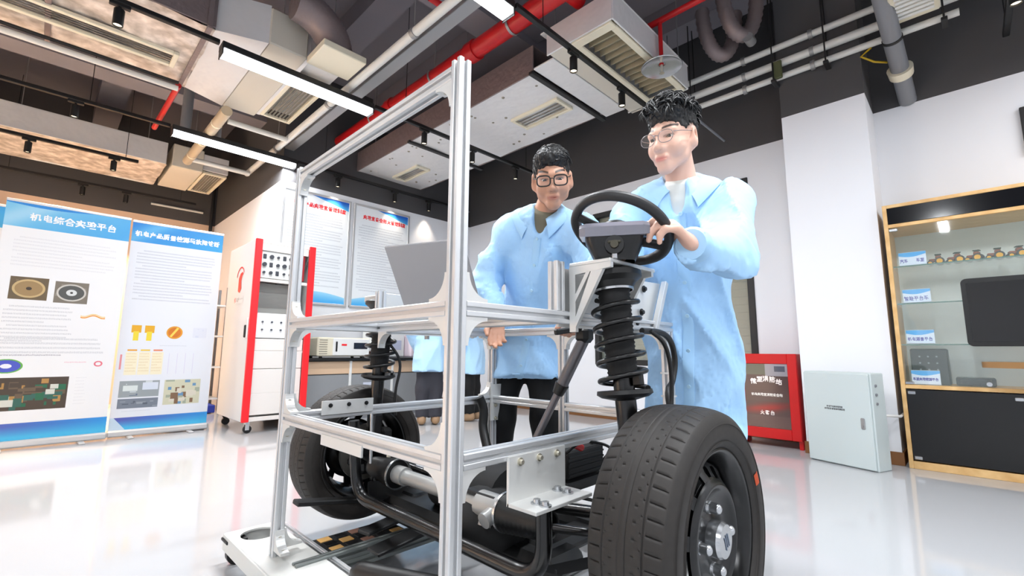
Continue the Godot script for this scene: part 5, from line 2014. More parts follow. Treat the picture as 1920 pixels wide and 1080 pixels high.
func make_rig():
	var t := thing("chassis_rig", "aluminium-profile test rig carrying a car's axle, two wheels and a black steering wheel", "test rig")
	# --- posts and rails
	var posts := [[X0, Z0, 0.04, 1.432], [X0, Z1, 0.105, 1.432], [X1, Z0, 0.105, YM - PS * 0.5], [X1, -1.247, 0.105, YM - PS * 0.5], [X1, Z1, 0.105, YM - PS * 0.5], [XS, Z0, YM + PS * 0.5, 1.012], [XS, Z1, YM + PS * 0.5, 1.012]]
	for p in posts:
		var g := Geo.new()
		extrusion(g, Vector3(p[0], p[2], p[1]), Vector3(p[0], p[3], p[1]))
		put(g, "post", M.alu, t)
	var h := PS * 0.5
	var rails := [
		[Vector3(X0, 1.405, Z1 + h), Vector3(X0, 1.405, Z0 - h)],
		[Vector3(X0, YM, Z1 + h), Vector3(X0, YM, Z0 - h)],
		[Vector3(X0 + h, YM, Z0), Vector3(X1 + h, YM, Z0)],
		[Vector3(X0 + h, YM, Z1), Vector3(X1 + h, YM, Z1)],
		[Vector3(X1, YM, Z1 + h), Vector3(X1, YM, Z0 - h)],
		[Vector3(XS, YM, Z1 + h), Vector3(XS, YM, Z0 - h)],
		[Vector3(X0, YL, Z1 + h), Vector3(X0, YL, Z0 - h)],
		[Vector3(X0 + h, YL, Z0), Vector3(X1 - h, YL, Z0)],
		[Vector3(X0 + h, YL, Z1), Vector3(X1 - h, YL, Z1)],
		[Vector3(X1, YL, Z1 + h), Vector3(X1, YL, -1.247 - h)],
		[Vector3(X1, YL, -1.247 + h), Vector3(X1, YL, Z0 - h)],
		[Vector3(X0 + 0.01, 0.088, -0.92), Vector3(X1, 0.088, -0.92)],
		[Vector3(0.735, 0.088, -2.0), Vector3(0.735, 0.088, -0.5)],
		[Vector3(X1, 0.088, -2.0), Vector3(X1, 0.088, -0.8)],
	]
	for r in rails:
		var g := Geo.new()
		extrusion(g, r[0], r[1])
		put(g, "rail", M.alu, t)
	for yy in [0.062, 0.096]:
		var g := Geo.new()
		extrusion(g, Vector3(X0 + 0.01, yy, -1.56), Vector3(X1, yy, -1.56))
		put(g, "rail", M.alu_dull, t)
	# --- corner brackets
	var U := Vector3.UP
	var D := Vector3.DOWN
	var E := Vector3.RIGHT
	var N := Vector3.FORWARD
	var S := Vector3.BACK
	var W := Vector3.LEFT
	for c in [
		[Vector3(X0, 1.405 - h, Z1 + h), D, S], [Vector3(X0, 1.405 - h, Z0 - h), D, N],
		[Vector3(X0, YM + h, Z0 - h), U, N], [Vector3(X0, YM - h, Z0 - h), D, N], [Vector3(X0, YM - h, Z1 + h), D, S], [Vector3(X0, YM + h, Z1 + h), U, S],
		[Vector3(X0 + h, YM - h, Z0), D, E], [Vector3(X0 + h, YM + h, Z0), U, E], [Vector3(X0 + h, YM - h, Z1), D, E],
		[Vector3(X0, YL - h, Z1 + h), D, S], [Vector3(X0, YL + h, Z1 + h), U, S], [Vector3(X0, YL - h, Z0 - h), D, N], [Vector3(X0, YL + h, Z0 - h), U, N],
		[Vector3(X0 + h, YL - h, Z0), D, E], [Vector3(X0 + h, YL + h, Z1), U, E],
		[Vector3(X1, YM - h, Z1 + h), D, S], [Vector3(X1, YM - h, -1.247 + h), D, S], [Vector3(X1, YM - h, -1.247 - h), D, N], [Vector3(X1, YM - h, Z0 - h), D, N],
		[Vector3(X1 - h, YM - h, Z1), D, W], [Vector3(X1 - h, YM - h, Z0), D, W], [Vector3(X1 - h, YL + h, Z1), U, W],
		[Vector3(XS + h, YM + h, Z1), U, E], [Vector3(XS - h, YM + h, Z1), U, W], [Vector3(XS, YM - h, Z1 + h), D, S],
		[Vector3(X0, 0.125, Z1 + h), U, S], [Vector3(X0 + h, 0.125, Z1), U, E],
	]:
		corner(t, c[0], c[1], c[2])
	# gusset plate low on the far back post, and one on the tall post
	var g := Geo.new()
	g.prism(Transform3D(Basis.IDENTITY, Vector3(X1, YL, Z1 + h)), PackedVector2Array([Vector2(-0.03, -0.10), Vector2(0.15, -0.10), Vector2(0.15, -0.03), Vector2(0.07, 0.07), Vector2(-0.03, 0.07)]), 0.008)
	put(g, "gusset_plate", M.alu_plate, t)
	bolts(t, [Vector3(X1, YL - 0.03, Z1 + h + 0.008), Vector3(X1, YL - 0.09, Z1 + h + 0.008), Vector3(X1 + 0.07, YL - 0.03, Z1 + h + 0.008), Vector3(X1 + 0.1, YL - 0.09, Z1 + h + 0.008)], S, 0.006)
	# --- base: sheet-steel side trays with a round hole at each far end, on castors
	for k in 2:
		var bx: float = [0.545, X1 + 0.0][k]
		g = Geo.new()
		var hole := PackedVector2Array()
		var w := 0.185
		var l0 := -2.015
		var l1: float = [-0.46, -0.80][k]
		# the top sheet: pieces round the hole, then the rest
		var hc := Vector2(bx + 0.095, -1.925)
		var ring := []
		for j in 33:
			var a := TAU * j / 32.0
			ring.append(hc + Vector2(cos(a), sin(a)) * 0.062)
		var out := []
		for j in 33:
			var a := TAU * j / 32.0
			var dv := Vector2(cos(a), sin(a))
			var sc := 0.0898 / maxf(absf(dv.x), absf(dv.y))
			out.append(hc + dv * sc)
		for j in 32:
			for yy in [0.105, 0.099]:
				g.quad(Vector3(ring[j].x, yy, ring[j].y), Vector3(ring[j + 1].x, yy, ring[j + 1].y), Vector3(out[j + 1].x, yy, out[j + 1].y), Vector3(out[j].x, yy, out[j].y), Vector3.UP if yy > 0.1 else Vector3.DOWN)
			g.quad(Vector3(ring[j].x, 0.099, ring[j].y), Vector3(ring[j + 1].x, 0.099, ring[j + 1].y), Vector3(ring[j + 1].x, 0.105, ring[j + 1].y), Vector3(ring[j].x, 0.105, ring[j].y), Vector3(hc.x - ring[j].x, 0, hc.y - ring[j].y))
		g.box(Vector3(bx + 0.095, 0.102, (l1 + -1.835) * 0.5), Vector3(0.18, 0.006, l1 + 1.835))
		g.box(Vector3(bx + 0.004, 0.077, (l0 + l1) * 0.5), Vector3(0.008, 0.056, l1 - l0), 0.002)
		g.box(Vector3(bx + 0.095, 0.077, l0 + 0.004), Vector3(0.18, 0.054, 0.008), 0.002)
		g.box(Vector3(bx + 0.095, 0.077, l1 - 0.004), Vector3(0.18, 0.054, 0.008), 0.002)
		put(g, "base_tray", M.white_steel, t)
		castor(t, Vector3(bx + 0.03, 0, -1.985 + (0.0 if k == 0 else 0.0)), 0.03 + 0.062, M.black)
		castor(t, Vector3(bx + 0.04, 0, l1 - 0.05), 0.092, M.black)
	# perforated black mat with yellow and red squares inside the base
	g = Geo.new()
	g.box(Vector3(0.90, 0.098, -1.655), Vector3(0.30, 0.008, 0.155), 0.002)
	var tray := put(g, "black_tread_mat", M.black_matt, t)
	for i in 5:
		for j in 3:
			g = Geo.new()
			g.box(Vector3(0.785 + i * 0.058, 0.1035, -1.704 + j * 0.049), Vector3(0.042, 0.004, 0.036), 0.001)
			var mm: Material = M.black
			if (i + j) % 2 == 0:
				mm = M.tan if (i + j * 2) % 4 != 2 else mat(Color(0.50, 0.36, 0.30), 0.6)
			put(g, "mat_square", mm, tray)
	# --- steel bracket with bolts on the near lower rail, the label brackets on the left rails
	g = Geo.new()
	g.box(Vector3(0.855, 0.487, Z0 + h + 0.004), Vector3(0.20, 0.106, 0.008), 0.001)
	g.box(Vector3(0.855, 0.438, Z0 + h + 0.045), Vector3(0.20, 0.008, 0.086), 0.001)
	put(g, "mounting_bracket", M.alu_plate, t)
	bolts(t, [Vector3(0.79, 0.525, Z0 + h + 0.008), Vector3(0.855, 0.525, Z0 + h + 0.008), Vector3(0.92, 0.525, Z0 + h + 0.008)], S, 0.006)
	bolts(t, [Vector3(0.80, 0.442, Z0 + h + 0.05), Vector3(0.91, 0.442, Z0 + h + 0.05), Vector3(0.80, 0.442, Z0 + h + 0.075), Vector3(0.91, 0.442, Z0 + h + 0.02)], U, 0.009, M.steel)
	g = Geo.new()
	g.box(Vector3(X0 - h - 0.001, YL - 0.026, -1.235), Vector3(0.006, 0.030, 0.24), 0.001)
	put(g, "label_bracket", M.alu_plate, t)
	g = Geo.new()
	g.box(Vector3(0.83, YL + 0.022, Z1 + h + 0.004), Vector3(0.20, 0.05, 0.007), 0.001)
	put(g, "label_bracket", M.alu_plate, t)
	bolts(t, [Vector3(0.76, YL + 0.03, Z1 + h + 0.008), Vector3(0.83, YL + 0.03, Z1 + h + 0.008), Vector3(0.90, YL + 0.03, Z1 + h + 0.008)], S, 0.005, M.black)
	# --- strut towers: top plate, upright plate, two triangular brackets each
	for side in 2:
		var zs: float = [Z0, Z1][side]
		var o: float = [1.0, -1.0][side]
		g = Geo.new()
		var za := zs + o * (h + 0.001)
		var zb := zs + o * 0.148
		if side == 1:
			zb = zs - 0.20
		g.box(Vector3(1.105, 1.004, (za + zb) * 0.5), Vector3(0.235, 0.010, absf(zb - za)), 0.002)
		put(g, "tower_plate", M.alu_plate, t)
		g = Geo.new()
		var up := PackedVector2Array([Vector2(0.968, 0.838), Vector2(1.462, 0.838), Vector2(1.553, 1.018), Vector2(0.968, 0.998)])
		g.prism(Transform3D(Basis.IDENTITY, Vector3(0, 0, zs - 0.012 if side == 0 else zs + 0.004)), up, 0.008)
		put(g, "upright_plate", M.alu_plate, t)
		g = Geo.new()
		g.bar(Vector3(1.455, 0.838, zs + o * h), Vector3(1.548, 1.02, zs + o * h), 0.02, 0.02, Vector3.BACK, 0.002)
		put(g, "edge_bar", M.alu_plate, t)
		bolts(t, [Vector3(1.42, 0.985, zs + 0.002), Vector3(1.40, 0.905, zs + 0.002), Vector3(1.36, 0.865, zs + 0.002)], S, 0.008, M.black)
		for bxx in [0.995, 1.205]:
			g = Geo.new()
			var dz := absf(zb - zs) - h
			var fr := Transform3D(Basis(Vector3(0, 0, o), Vector3.UP, Vector3(-o, 0, 0)), Vector3(bxx + o * 0.006, 0.999, zs + o * h))
			g.prism(fr, PackedVector2Array([Vector2(0, 0), Vector2(0, -0.175), Vector2(0.02, -0.175), Vector2(0.02, -0.0225), Vector2(dz, -0.014), Vector2(dz, 0)]), 0.012)
			g.prism(fr, PackedVector2Array([Vector2(0.02, -0.162), Vector2(0.02, -0.135), Vector2(dz - 0.06, -0.018), Vector2(dz - 0.024, -0.0165)]), 0.012)
			g.prism(fr, PackedVector2Array([Vector2(0.02, -0.095), Vector2(0.02, -0.075), Vector2(dz * 0.42, -0.019), Vector2(dz * 0.52, -0.0185)]), 0.012)
			put(g, "triangular_bracket", M.alu_plate, t)
		bolts(t, [Vector3(1.03, 0.855, zs + 0.006), Vector3(1.045, 0.885, zs + 0.006)], S, 0.007)
	# --- suspension struts
	strut(t, Vector3(1.08, 0.998, -0.683), Vector3(1.075, 0.40, -0.622), S)
	strut(t, Vector3(1.035, 0.998, -1.80), Vector3(1.032, 0.40, -1.835), N)
	# --- wheels
	wheel(t, Vector3(1.075, 0.371, -0.501), 1.0, true)
	wheel(t, Vector3(1.033, 0.344, -1.960), -1.0, false)
	# --- steering rack between the wheels
	g = Geo.new()
	g.cyl(Vector3(0.955, 0.332, -1.50), Vector3(0.955, 0.332, -0.985), 0.024, -1, 24)
	g.cyl(Vector3(0.955, 0.332, -1.515), Vector3(0.955, 0.332, -1.46), 0.031, -1, 24)
	var rack := put(g, "steering_rack", M.alu_rack, t)
	g = Geo.new()
	g.bar(Vector3(0.945, 0.361, -1.16), Vector3(0.945, 0.361, -0.985), 0.022, 0.012, Vector3.UP, 0.003)
	put(g, "black_cover_strip", M.black, rack)
	g = Geo.new()
	g.cyl(Vector3(0.955, 0.332, -1.06), Vector3(0.955, 0.332, -0.955), 0.038, -1, 24)
	g.cyl(Vector3(0.955, 0.345, -1.02), Vector3(0.93, 0.285, -1.02), 0.02, -1, 16)
	g.cyl(Vector3(0.925, 0.325, -0.985), Vector3(0.895, 0.315, -0.985), 0.022, -1, 16)
	g.cyl(Vector3(0.955, 0.33, -1.1), Vector3(0.94, 0.28, -1.1), 0.016, -1, 14)
	put(g, "pinion_housing", M.alu_rack, rack)
	g = Geo.new()
	for e in [[-0.955, -0.80], [-1.515, -1.68]]:
		g.next()
		var pr := []
		for i in 22:
			pr.append(Vector2(lerpf(0.050, 0.032, i / 21.0) + (0.004 if i % 2 else -0.003), i / 21.0 * absf(e[1] - e[0])))
		g.lathe(Transform3D(g.ring_basis(Vector3(0, 0, e[1] - e[0])), Vector3(0.955, 0.332, e[0])), pr, 22, true)
		g.disc(Vector3(0.955, 0.332, e[0]), Vector3(0, 0, e[0] - e[1]), 0.048, 22)
	put(g, "rubber_boot", M.black, rack)
	g = Geo.new()
	for z in [-0.957, -1.512]:
		g.next()
		g.lathe(Transform3D(Basis.IDENTITY, Vector3(0.955, 0.332, z)), [Vector2(0.050, -0.004), Vector2(0.0535, -0.004), Vector2(0.0535, 0.004), Vector2(0.050, 0.004)], 28, false)
	put(g, "clamp_ring", M.steel, rack)
	g = Geo.new()
	g.cyl(Vector3(0.955, 0.332, -0.80), Vector3(1.0, 0.345, -0.61), 0.011, -1, 12)
	g.next()
	g.cyl(Vector3(0.955, 0.332, -1.68), Vector3(0.99, 0.335, -1.84), 0.011, -1, 12)
	put(g, "tie_rod", M.black_gloss, rack)
	# --- bent black cross tube from bracket to bracket
	g = Geo.new()
	var pts := []
	var path := [Vector3(0.855, 0.434, -0.735), Vector3(0.855, 0.255, -0.735), Vector3(0.855, 0.255, -1.62), Vector3(0.83, 0.52, -1.62)]
	pts.append(path[0])
	for k in [1, 2]:
		var p: Vector3 = path[k]
		var da: Vector3 = (path[k - 1] - p).normalized()
		var db: Vector3 = (path[k + 1] - p).normalized()
		for i in 9:
			var a := i / 8.0
			var r := 0.09
			pts.append(p + da * r * (1.0 - a) * (1.0 - a) + db * r * a * a)
	pts.append(path[3])
	g.tube(pts, 0.0195, 18)
	put(g, "cross_tube", M.black_gloss, t)
	# --- subframe, control arms, gearbox and other dark castings
	g = Geo.new()
	g.box(Vector3(1.06, 0.20, -1.25), Vector3(0.16, 0.06, 0.86), 0.02)
	g.box(Vector3(1.30, 0.22, -1.25), Vector3(0.09, 0.05, 0.86), 0.018)
	g.box(Vector3(1.18, 0.215, -0.92), Vector3(0.30, 0.045, 0.10), 0.016)
	g.box(Vector3(1.18, 0.215, -1.58), Vector3(0.30, 0.045, 0.10), 0.016)
	put(g, "subframe", M.black, t)
	for side in 2:
		var zs: float = [-0.60, -1.86][side]
		var zi: float = [-0.86, -1.62][side]
		g = Geo.new()
		var ar := PackedVector2Array([Vector2(1.03, zs), Vector2(1.06, zs - 0.015 if side else zs + 0.015), Vector2(1.11, zs), Vector2(1.36, zi - 0.02), Vector2(1.36, zi + 0.03), Vector2(1.18, zi * 0.6 + zs * 0.4), Vector2(0.95, zi + 0.02), Vector2(0.92, zi - 0.02)])
		g.prism(Transform3D(Basis(Vector3.RIGHT, Vector3.BACK, Vector3.DOWN), Vector3(0, 0.225, 0)), ar, 0.03)
		put(g, "control_arm", M.black, t)
		g = Geo.new()
		g.cyl(Vector3(1.065, 0.20, zs), Vector3(1.065, 0.30, zs), 0.018, 0.012, 14)
		put(g, "ball_joint", M.black_gloss, t)
		# knuckle, brake disc and shield inside each wheel
		var zw: float = [-0.57, -1.875][side]
		var zo: float = [1.0, -1.0][side]
		var wy: float = [0.371, 0.344][side]
		var wx: float = [1.075, 1.033][side]
		g = Geo.new()
		g.box(Vector3(wx, wy, zw - zo * 0.01), Vector3(0.10, 0.17, 0.04), 0.018)
		g.box(Vector3(wx - 0.04, wy - 0.02, zw - zo * 0.03), Vector3(0.13, 0.035, 0.03), 0.01)
		g.cyl(Vector3(wx, wy, zw - zo * 0.04), Vector3(wx, wy, zw + zo * 0.05), 0.05, -1, 20)
		put(g, "knuckle", M.black, t)
		g = Geo.new()
		g.cyl(Vector3(wx, wy, zw + zo * 0.018), Vector3(wx, wy, zw + zo * 0.032), 0.115, -1, 36)
		put(g, "brake_disc", mat(Color(0.40, 0.39, 0.37), 0.4, 0.7), t)
		g = Geo.new()
		g.box(Vector3(wx + 0.085, wy + 0.03, zw + zo * 0.02), Vector3(0.055, 0.12, 0.06), 0.012)
		put(g, "brake_caliper", M.black_matt, t)
		g = Geo.new()
		g.cyl(Vector3(wx, wy, zw - zo * 0.04), Vector3(1.10, 0.30, -1.25 + zo * 0.17), 0.016, -1, 14)
		put(g, "drive_shaft", M.black_gloss, t)
	g = Geo.new()
	g.ball(Vector3(1.02, 0.265, -1.10), Vector3(0.13, 0.095, 0.14), Basis.IDENTITY, 10, 18)
	g.cyl(Vector3(1.10, 0.30, -1.42), Vector3(1.10, 0.30, -1.08), 0.085, 0.105, 24)
	g.box(Vector3(1.17, 0.34, -1.2), Vector3(0.14, 0.09, 0.2), 0.02)
	put(g, "gearbox", M.black_matt, t)
	g = Geo.new()
	g.box(Vector3(1.29, 0.42, -1.02), Vector3(0.20, 0.085, 0.19), 0.006)
	g.box(Vector3(1.29, 0.355, -1.02), Vector3(0.22, 0.03, 0.21), 0.006)
	for k in 4:
		g.box(Vector3(1.29, 0.39 + k * 0.018, -0.925), Vector3(0.19, 0.006, 0.008), 0.001)
	put(g, "battery_box", M.black_matt, t)
	g = Geo.new()
	g.bar(Vector3(0.66, 0.262, -1.67), Vector3(1.02, 0.205, -1.66), 0.05, 0.016, Vector3.UP, 0.003)
	g.next()
	g.bar(Vector3(0.80, 0.185, -1.46), Vector3(1.06, 0.20, -1.50), 0.06, 0.012, Vector3.UP, 0.003)
	g.next()
	g.bar(Vector3(0.78, 0.16, -1.36), Vector3(1.05, 0.19, -1.36), 0.07, 0.012, Vector3.UP, 0.003)
	put(g, "support_arm", M.black, t)
	g = Geo.new()
	g.tube([Vector3(0.74, 0.115, -1.36), Vector3(0.72, 0.14, -1.30), Vector3(0.78, 0.15, -1.12), Vector3(0.86, 0.15, -0.95)], 0.03, 14)
	put(g, "floor_pan_edge", M.black, t)
	# cream wash bottle cap under the left rail
	g = Geo.new()
	g.ball(Vector3(0.985, 0.41, -1.63), Vector3(0.032, 0.026, 0.032), Basis.IDENTITY, 8, 16)
	g.cyl(Vector3(0.985, 0.335, -1.63), Vector3(0.985, 0.40, -1.63), 0.008, -1, 10)
	put(g, "reservoir", M.cream, t)
	g = Geo.new()
	g.cyl(Vector3(0.905, 0.36, -1.62), Vector3(0.90, 0.54, -1.62), 0.006, -1, 8)
	put(g, "threaded_rod", M.steel, t)
	# --- telescopic steering shaft from the tower down to the rack
	var a0 := Vector3(1.20, 0.815, -0.862)
	var a1 := Vector3(1.16, 0.46, -1.05)
	var dd := (a1 - a0).normalized()
	g = Geo.new()
	g.cyl(a0, a0 + dd * 0.17, 0.019, -1, 18)
	g.cyl(a0 + dd * 0.17, a1, 0.012, -1, 16)
	var sh := put(g, "steering_shaft", mat(Color(0.42, 0.41, 0.42), 0.35, 0.6), t)
	g = Geo.new()
	g.cyl(a0 + dd * 0.165, a0 + dd * 0.20, 0.023, 0.018, 16)
	g.next()
	g.box(a0 + Vector3(0, 0.01, 0), Vector3(0.05, 0.05, 0.05), 0.012)
	g.bar(a0 + Vector3(-0.12, 0.015, -0.02), a0 + Vector3(0.02, 0.035, 0), 0.018, 0.018, Vector3.UP, 0.004)
	g.next()
	g.ball(a1, Vector3(0.026, 0.026, 0.026), Basis.IDENTITY, 8, 12)
	put(g, "shaft_joint", M.black, sh)
	# --- cables and hoses
	for cb in [
		[[Vector3(1.17, 0.83, -0.62), Vector3(1.22, 0.78, -0.60), Vector3(1.24, 0.66, -0.60), Vector3(1.20, 0.56, -0.60)], 0.006, "black_cable", M.black],
		[[Vector3(1.34, 0.84, -0.74), Vector3(1.48, 0.83, -0.73), Vector3(1.54, 0.76, -0.73), Vector3(1.52, 0.68, -0.73), Vector3(1.46, 0.64, -0.72), Vector3(1.45, 0.55, -0.70)], 0.010, "black_cable", M.black],
		[[Vector3(1.02, 0.50, -0.80), Vector3(1.06, 0.53, -0.77), Vector3(1.14, 0.51, -0.74), Vector3(1.20, 0.46, -0.80)], 0.004, "black_cable", M.black],
		[[Vector3(0.99, 0.52, -0.81), Vector3(1.06, 0.52, -0.82), Vector3(1.12, 0.50, -0.82)], 0.010, "red_cable", M.red],
		[[Vector3(1.35, 0.46, -0.95), Vector3(1.36, 0.52, -0.9), Vector3(1.30, 0.54, -0.84)], 0.005, "black_cable", M.black],
		[[Vector3(1.06, 0.80, -1.78), Vector3(1.10, 0.72, -1.76), Vector3(1.09, 0.60, -1.77), Vector3(1.10, 0.50, -1.78)], 0.006, "black_cable", M.black],
		[[Vector3(1.47, 0.56, -1.66), Vector3(1.49, 0.50, -1.65), Vector3(1.48, 0.42, -1.64), Vector3(1.46, 0.32, -1.58)], 0.022, "black_hose", M.black],
		[[Vector3(1.12, 0.36, -0.9), Vector3(1.2, 0.33, -0.78), Vector3(1.12, 0.30, -0.72)], 0.005, "black_cable", M.black],
	]:
		g = Geo.new()
		var cv := Curve3D.new()
		var ps: Array = cb[0]
		for i in ps.size():
			var tan: Vector3 = (ps[mini(i + 1, ps.size() - 1)] - ps[maxi(i - 1, 0)]) * 0.2
			cv.add_point(ps[i], -tan, tan)
		g.tube(Array(cv.tessellate_even_length(4, 0.02)), cb[1], 8)
		put(g, cb[2], cb[3], t)
	g = Geo.new()
	for y in [0.70, 0.62, 0.555]:
		g.next()
		g.lathe(Transform3D(Basis(Vector3.RIGHT, PI / 2), Vector3(X1, y, Z0)), [Vector2(0.0255, -0.003), Vector2(0.028, -0.003), Vector2(0.028, 0.003), Vector2(0.0255, 0.003)], 4, false, PI / 4, TAU + PI / 4)
	put(g, "cable_tie", M.plastic_white, t)
	steering(t)


func strut(t: Node3D, top: Vector3, low: Vector3, out: Vector3):
	var s := Node3D.new()
	s.name = "suspension_strut"
	t.add_child(s, true)
	var up := (top - low).normalized()
	var g := Geo.new()
	var b := g.ring_basis(up)
	var L := top.distance_to(low)
	g = Geo.new()
	var at := Transform3D(b, low)
	g.lathe(at, [Vector2(0, L - 0.008), Vector2(0.060, L - 0.008), Vector2(0.078, L - 0.016), Vector2(0.078, L - 0.030), Vector2(0.062, L - 0.042), Vector2(0.050, L - 0.060), Vector2(0.0, L - 0.060)], 32, false)
	put(g, "top_mount", M.black, s)
	g = Geo.new()
	g.lathe(at, [Vector2(0.0505, L - 0.058), Vector2(0.0535, L - 0.058), Vector2(0.0535, L - 0.064), Vector2(0.0505, L - 0.064)], 32, false)
	put(g, "seat_ring", M.steel, s)
	g = Geo.new()
	var pr := []
	for i in 45:
		pr.append(Vector2(0.041 + (0.0024 if i % 2 else -0.0004) - 0.004 * i / 44.0, L - 0.06 - i / 44.0 * 0.235))
	g.lathe(at, pr, 24, true)
	put(g, "dust_boot", M.black_matt, s)
	g = Geo.new()
	g.lathe(at, [Vector2(0, 0.0), Vector2(0.027, 0.0), Vector2(0.027, L - 0.295), Vector2(0, L - 0.295)], 24, false)
	g.box(low + up * 0.05, Vector3(0.06, 0.13, 0.05), 0.01, Basis(b.x, up, b.y))
	put(g, "damper_tube", M.black_gloss, s)
	g = Geo.new()
	var sy := L - 0.335
	g.lathe(at, [Vector2(0.027, sy + 0.004), Vector2(0.062, sy + 0.002), Vector2(0.070, sy + 0.010), Vector2(0.072, sy), Vector2(0.060, sy - 0.008), Vector2(0.027, sy - 0.016)], 32, false)
	put(g, "spring_seat", M.black, s)
	g = Geo.new()
	var pts := []
	var turns := 5.4
	for i in 200:
		var a := i / 199.0
		var y := sy + 0.012 + a * (L - 0.078 - sy - 0.012)
		var an := a * turns * TAU + 0.6
		pts.append(at * Vector3(cos(an) * 0.060, sin(an) * 0.060, y))
	g.tube(pts, 0.0068, 10)
	put(g, "coil_spring", M.spring, s)
	g = Geo.new()
	g.bar(low + up * 0.30 + b.x * 0.03, low + up * 0.30 + b.x * 0.055, 0.02, 0.03, up, 0.003)
	put(g, "hose_clip", M.black, s)


var tyre_mesh: ArrayMesh
var rim_meshes := []


func wheel(t: Node3D, at: Vector3, face: float, near: bool):
	# local: axis along z, outer side towards +z
	var w := Node3D.new()
	w.name = "wheel"
	t.add_child(w, true)
	w.position = at
	w.rotation = Vector3(0, 0.0 if face > 0 else PI, 0.35)
	var R := 0.277
	var g: Geo
	if tyre_mesh == null:
		g = Geo.new()
		var side := [Vector2(0.186, 0.066), Vector2(0.190, 0.080), Vector2(0.203, 0.090), Vector2(0.222, 0.095), Vector2(0.240, 0.094), Vector2(0.254, 0.0885), Vector2(0.2625, 0.083)]
		var prof := []
		for p in side:
			prof.append(Vector2(p.x, -p.y))
		# stations across the tread; groove edges are close pairs
		var half := [0.0, 0.0065, 0.0070, 0.0092, 0.0097, 0.0150, 0.0200, 0.0205, 0.0245, 0.0250, 0.0268, 0.0273, 0.0350, 0.0355, 0.0395, 0.0412, 0.0417, 0.0445, 0.0450, 0.0475, 0.0480, 0.0600, 0.0700, 0.0775, 0.0780, 0.0800]
		var zs := []
		for i in range(half.size() - 1, 0, -1):
			zs.append(-half[i])
		zs.append_array(half)
		for z in zs:
			prof.append(Vector2(R - 0.0112 * pow(absf(z) / 0.080, 3.4), z))
		for i in range(6, -1, -1):
			prof.append(side[i])
		var steps := [0.0, 0.015, 0.095, 0.11, 0.30, 0.50, 0.515, 0.595, 0.61, 0.80]
		var pitches := 60
		var rows := []
		for k in pitches * steps.size() + 1:
			var row := []
			var st := k % steps.size()
			var th: float = TAU * (k / steps.size() + steps[st]) / pitches
			var slot_a := st == 1 or st == 2
			var slot_b := st == 6 or st == 7
			for i in prof.size():
				var p: Vector2 = prof[i]
				var r: float = p.x
				var az := absf(p.y)
				var skew := 0.0
				if i >= 7 and i < 7 + zs.size():
					var cut := slot_a if p.y > 0.0 else slot_b
					if az >= 0.0070 and az <= 0.0092:
						r -= 0.0022
					if az >= 0.0417 and az <= 0.0445:
						r -= 0.0050
					elif az >= 0.0480 and az <= 0.0775 and cut:
						r -= 0.0042
					elif ((az >= 0.0205 and az <= 0.0268) and (slot_a if p.y < 0.0 else slot_b)) or ((az >= 0.0355 and az <= 0.0395) and cut):
						r -= 0.0030
					skew = az * 0.35
				row.append(Vector3(cos(th + skew) * r, sin(th + skew) * r, p.y))
			rows.append(row)
		g.sheet(rows, true)
		# fine raised rings on the side wall
		for s in [-1.0, 1.0]:
			for rr in [0.206, 0.244]:
				g.lathe(Transform3D(Basis.IDENTITY, Vector3(0, 0, s * 0.0935)), [Vector2(rr - 0.0015, -0.004 * s), Vector2(rr, 0.0016 * s), Vector2(rr + 0.0015, -0.004 * s)], 96, true)
		tyre_mesh = g.mesh()
		g = Geo.new()
		# barrel, lips and drop centre
		g.lathe(Transform3D.IDENTITY, [Vector2(0.180, -0.078), Vector2(0.190, -0.080), Vector2(0.192, -0.076), Vector2(0.184, -0.070), Vector2(0.176, -0.060), Vector2(0.160, -0.020), Vector2(0.160, 0.020), Vector2(0.176, 0.058), Vector2(0.184, 0.070), Vector2(0.193, 0.077), Vector2(0.190, 0.083), Vector2(0.180, 0.078), Vector2(0.172, 0.060), Vector2(0.156, 0.030), Vector2(0.156, -0.02), Vector2(0.172, -0.06), Vector2(0.180, -0.078)], 72, true)
		# slotted disc
		var out_ := Transform3D(Basis.IDENTITY, Vector3(0, 0, 0.020))
		g.lathe(out_, [Vector2(0.158, 0.004), Vector2(0.155, 0.022), Vector2(0.148, 0.028)], 72, true)
		g.lathe(out_, [Vector2(0.156, -0.004), Vector2(0.149, 0.020)], 72, true)
		g.lathe(out_, [Vector2(0.124, 0.045), Vector2(0.114, 0.054), Vector2(0.107, 0.055), Vector2(0.101, 0.049), Vector2(0.090, 0.040), Vector2(0.072, 0.036), Vector2(0.040, 0.038), Vector2(0.033, 0.044), Vector2(0.0, 0.044)], 72, true)
		g.lathe(out_, [Vector2(0.125, 0.038), Vector2(0.107, 0.048), Vector2(0.09, 0.032), Vector2(0.0, 0.030)], 72, true)
		for k in 10:
			var a := TAU * k / 10.0
			g.lathe(out_, [Vector2(0.149, 0.028), Vector2(0.137, 0.034), Vector2(0.123, 0.045)], 8, true, a, a + TAU / 10.0 * 0.36)
			g.lathe(out_, [Vector2(0.149, 0.020), Vector2(0.137, 0.027), Vector2(0.123, 0.038)], 8, true, a, a + TAU / 10.0 * 0.36)
			for e in [a, a + TAU / 10.0 * 0.36]:
				var dv := Vector3(cos(e), sin(e), 0)
				g.quad(dv * 0.149 + Vector3(0, 0, 0.048), dv * 0.123 + Vector3(0, 0, 0.065), dv * 0.123 + Vector3(0, 0, 0.058), dv * 0.149 + Vector3(0, 0, 0.040), Vector3(-dv.y, dv.x, 0))
		rim_meshes.append(g.mesh())
		g = Geo.new()
		g.lathe(Transform3D.IDENTITY, [Vector2(0.038, 0.058), Vector2(0.038, 0.082), Vector2(0.034, 0.090), Vector2(0.0, 0.092)], 32, false)
		rim_meshes.append(g.mesh())
		g = Geo.new()
